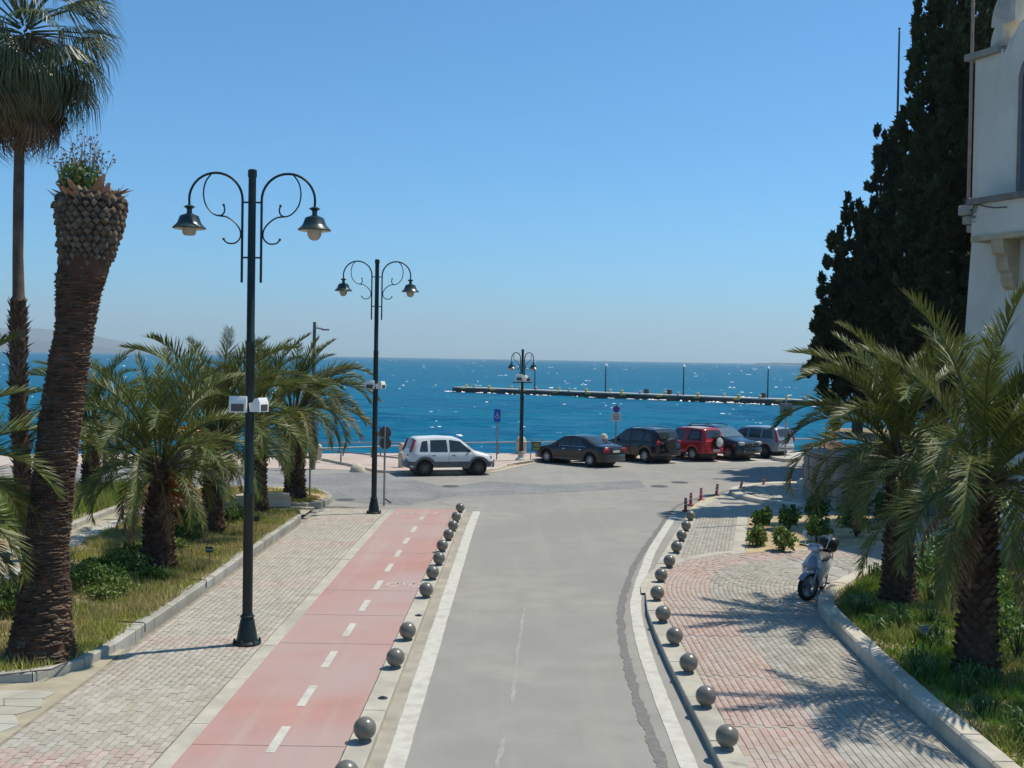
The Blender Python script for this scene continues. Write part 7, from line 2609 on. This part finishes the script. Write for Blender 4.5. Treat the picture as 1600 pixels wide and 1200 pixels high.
# front shield: shell lofted from cross sections
def loft(name, secs, m, smooth=50, parent=None, n=16):
    """secs: (x, z, half width, half depth along x, superellipse power, roll) horizontal rings stacked from low to high"""
    q = MB()
    for (x, z, w, d, p_) in secs:
        for k in range(n):
            a = 2 * math.pi * k / n
            ca_, sa_ = math.cos(a), math.sin(a)
            q.v.append((x + d * math.copysign(abs(ca_) ** (2 / p_), ca_), w * math.copysign(abs(sa_) ** (2 / p_), sa_), z))
    for i in range(len(secs) - 1):
        for k in range(n):
            j = (k + 1) % n
            q.f.append((i * n + k, i * n + j, i * n + n + j, i * n + n + k))
    q.f.append(tuple(range(n - 1, -1, -1)))
    q.f.append(tuple(range((len(secs) - 1) * n, len(secs) * n)))
    return q.build(name, m, parent or scoot, smooth)


loft('leg_shield', [(FX - 0.36, 0.27, 0.15, 0.04, 2.5), (FX - 0.33, 0.42, 0.20, 0.05, 2.5), (FX - 0.28, 0.56, 0.225, 0.08, 2.2), (FX - 0.22, 0.68, 0.205, 0.11, 2.0), (FX - 0.24, 0.80, 0.155, 0.10, 2.0), (FX - 0.28, 0.91, 0.09, 0.07, 2.0), (FX - 0.29, 0.95, 0.06, 0.05, 2.0)], m_ss)
loft('nose_panel', [(FX - 0.17, 0.56, 0.10, 0.05, 2.0), (FX - 0.13, 0.66, 0.12, 0.06, 2.0), (FX - 0.15, 0.78, 0.09, 0.05, 2.0), (FX - 0.20, 0.88, 0.05, 0.03, 2.0)], m_sbl)
for sg in (-1, 1):
    MB().ball((FX - 0.165, sg * 0.165, 0.66), 0.055, 12, 8, (0.7, 0.8, 1)).build('indicator', m_headl, scoot, 60)
loft('handlebar_cowl', [(FX - 0.29, 0.94, 0.07, 0.06, 2.0), (FX - 0.26, 0.98, 0.15, 0.10, 2.0), (FX - 0.25, 1.04, 0.165, 0.105, 2.0), (FX - 0.29, 1.09, 0.13, 0.07, 2.0), (FX - 0.31, 1.105, 0.08, 0.04, 2.0)], m_sbl)
MB().ball((FX - 0.175, 0, 1.01), 0.085, 16, 10, (0.45, 1.3, 0.62)).build('head_lamp', m_headl, scoot, 60)
for sg in (-1, 1):
    MB().tube([(FX - 0.29, sg * 0.13, 1.02), (FX - 0.33, sg * 0.24, 1.03), (FX - 0.36, sg * 0.34, 1.02)], [0.02, 0.018, 0.02], 8).build('grip', m_trimb, scoot, 60)
    st = MB().tube([(FX - 0.30, sg * 0.20, 1.04), (FX - 0.31, sg * 0.23, 1.15), (FX - 0.33, sg * 0.25, 1.23)], 0.007, 6).build('mirror_stalk', m_chrome, scoot)
    MB().ball((FX - 0.33, sg * 0.255, 1.275), 0.062, 12, 8, (0.3, 0.72, 1)).build('mirror', m_ss, st, 60)
# floor tunnel, body, seat
loft('floor_tunnel', [(-0.02, 0.22, 0.14, 0.36, 4.0), (-0.02, 0.29, 0.155, 0.38, 4.0), (-0.02, 0.40, 0.09, 0.34, 3.0), (-0.02, 0.46, 0.05, 0.30, 3.0)], m_ss)
loft('body_panel', [(-0.30, 0.30, 0.10, 0.14, 2.5), (-0.36, 0.42, 0.155, 0.24, 2.5), (-0.44, 0.54, 0.175, 0.34, 2.4), (-0.46, 0.64, 0.165, 0.38, 2.4), (-0.46, 0.70, 0.15, 0.38, 2.4)], m_ss)
loft('seat', [(-0.36, 0.695, 0.14, 0.36, 2.6), (-0.36, 0.74, 0.155, 0.37, 2.6), (-0.38, 0.79, 0.135, 0.33, 2.4), (-0.42, 0.815, 0.08, 0.24, 2.2)], m_seat)
MB().bbox((-0.86, 0, 0.60), (0.06, 0.22, 0.09), 0.02).build('tail_lamp', m_tail, scoot)
loft('engine_case', [(-0.30, 0.18, 0.07, 0.16, 3.0), (-0.36, 0.26, 0.12, 0.26, 3.0), (-0.40, 0.34, 0.11, 0.24, 3.0)], m_dark)
MB().tube([(-0.15, -0.12, 0.22), (-0.35, -0.16, 0.21), (-0.45, -0.17, 0.24), (-0.85, -0.18, 0.33)], [0.018, 0.02, 0.05, 0.05], 10).build('exhaust', m_steel, scoot, 60)
MB().tube([(-0.72, 0.12, 0.58), (-0.95, 0.09, 0.74), (-0.95, -0.09, 0.74), (-0.72, -0.12, 0.58)], 0.012, 6).build('rack', m_steel, scoot)
loft('top_box', [(-0.82, 0.80, 0.15, 0.15, 3.2), (-0.83, 0.84, 0.19, 0.19, 3.2), (-0.83, 0.96, 0.21, 0.205, 3.0), (-0.83, 0.985, 0.215, 0.21, 3.0), (-0.83, 1.07, 0.195, 0.185, 2.8), (-0.83, 1.105, 0.14, 0.13, 2.6)], m_box)
MB().tube([(-0.12, 0.06, 0.24), (-0.16, 0.15, 0.12), (-0.19, 0.21, 0.008)], 0.013, 6).build('side_stand', m_dark, scoot)
MB().box((-0.1, 0.22, 0.27), (0.09, 0.07, 0.02)).box((-0.1, -0.22, 0.27), (0.09, 0.07, 0.02)).build('foot_pegs', m_dark, scoot)
scoot.rotation_euler = (math.radians(-5), 0, HEAD)
scoot.scale = (1.08, 1.08, 1.08)

# ------------------------------------------------------------------ person in a red jacket at the rail
pp = G(1303, 712, 0.125)
per = empty('person', (pp.x, pp.y, 0.125), math.radians(165), 'person in red jacket and dark trousers leaning by the rail behind palm tips', 'person')
J = {'pelvis': (0, 0, 0.92), 'chest': (0.10, 0, 1.25), 'neck': (0.16, 0, 1.48), 'head': (0.20, 0, 1.60), 'crown': (0.20, 0, 1.72),
     'ls': (0.14, 0.19, 1.40), 'le': (0.30, 0.26, 1.16), 'lw': (0.52, 0.20, 1.05), 'lh': (0.60, 0.19, 1.03), 'rs': (0.14, -0.19, 1.40), 're': (0.28, -0.27, 1.15), 'rw': (0.50, -0.22, 1.04), 'rh': (0.58, -0.21, 1.02),
     'lk': (0.06, 0.11, 0.50), 'la': (-0.02, 0.11, 0.08), 'lt': (0.13, 0.12, 0.04), 'lp': (0.0, 0.10, 0.86), 'rp': (0.0, -0.10, 0.86), 'rk': (0.04, -0.11, 0.50), 'ra': (-0.06, -0.11, 0.08), 'rt': (0.09, -0.12, 0.04)}
R_ = {'pelvis': .15, 'chest': .17, 'neck': .06, 'head': .095, 'crown': .07, 'ls': .08, 'le': .055, 'lw': .042, 'lh': .04, 'rs': .08, 're': .055, 'rw': .042, 'rh': .04, 'lk': .07, 'la': .05, 'lt': .04, 'lp': .10, 'rp': .10, 'rk': .07, 'ra': .05, 'rt': .04}
E = [('pelvis', 'chest'), ('chest', 'neck'), ('neck', 'head'), ('head', 'crown'), ('chest', 'ls'), ('ls', 'le'), ('le', 'lw'), ('lw', 'lh'), ('chest', 'rs'), ('rs', 're'), ('re', 'rw'), ('rw', 'rh'),
     ('pelvis', 'lp'), ('lp', 'lk'), ('lk', 'la'), ('la', 'lt'), ('pelvis', 'rp'), ('rp', 'rk'), ('rk', 'ra'), ('ra', 'rt')]
ks = list(J)
me = bpy.data.meshes.new('body')
me.from_pydata([J[k] for k in ks], [(ks.index(a), ks.index(b)) for a, b in E], [])
bo = link_mesh('body', me, per)
mdf = bo.modifiers.new('skin', 'SKIN')
for k, v in zip(ks, me.skin_vertices[0].data):
    v.radius = (R_[k], R_[k])
me.skin_vertices[0].data[0].use_root = True
sd = bo.modifiers.new('subdivision', 'SUBSURF')
sd.levels = sd.render_levels = 1
# clothing by height: trousers below the waist, red jacket above, skin on head and hands
mp = bpy.data.materials.new('person_body')
mp.use_nodes = True
pn_ = mp.node_tree
tc = pn_.nodes.new('ShaderNodeTexCoord')
sep = pn_.nodes.new('ShaderNodeSeparateXYZ')
pn_.links.new(tc.outputs['Object'], sep.inputs[0])
cr = pn_.nodes.new('ShaderNodeValToRGB')
cr.color_ramp.interpolation = 'CONSTANT'
dv = pn_.nodes.new('ShaderNodeMath')
dv.operation = 'DIVIDE'
dv.inputs[1].default_value = 2.0
pn_.links.new(sep.outputs[2], dv.inputs[0])
pn_.links.new(dv.outputs[0], cr.inputs[0])
el = cr.color_ramp.elements
el[0].position, el[0].color = 0.0, (0.02, 0.022, 0.03, 1)
el[1].position, el[1].color = 0.47, (0.38, 0.02, 0.035, 1)
e3 = el.new(0.755)
e3.color = (0.42, 0.26, 0.18, 1)
pn_.links.new(cr.outputs[0], pn_.nodes['Principled BSDF'].inputs['Base Color'])
me.materials.append(mp)
hair = MB().ball((0.185, 0, 1.665), 0.108, 14, 10, (1.0, 0.92, 1.0)).build('hair', mat('dark_hair', (0.03, 0.022, 0.018), 0.7), per, 60)

# ------------------------------------------------------------------ the air over the gulf
hz = MB().box((0, 7300, 247), (30000, 17000, 510)).build('haze', None)
hz['kind'] = 'stuff'
hz['label'] = 'thin sea haze that pales the far mountains'
hz['category'] = 'haze'
mh = bpy.data.materials.new('haze')
mh.use_nodes = True
hn = mh.node_tree
hn.nodes.clear()
ho = hn.nodes.new('ShaderNodeOutputMaterial')
hv = hn.nodes.new('ShaderNodeVolumePrincipled')
hv.inputs['Color'].default_value = (0.86, 0.95, 1.0, 1)
hv.inputs['Density'].default_value = HAZE_D
hv.inputs['Anisotropy'].default_value = 0.2
hn.links.new(hv.outputs[0], ho.inputs['Volume'])
hz.data.materials.append(mh)
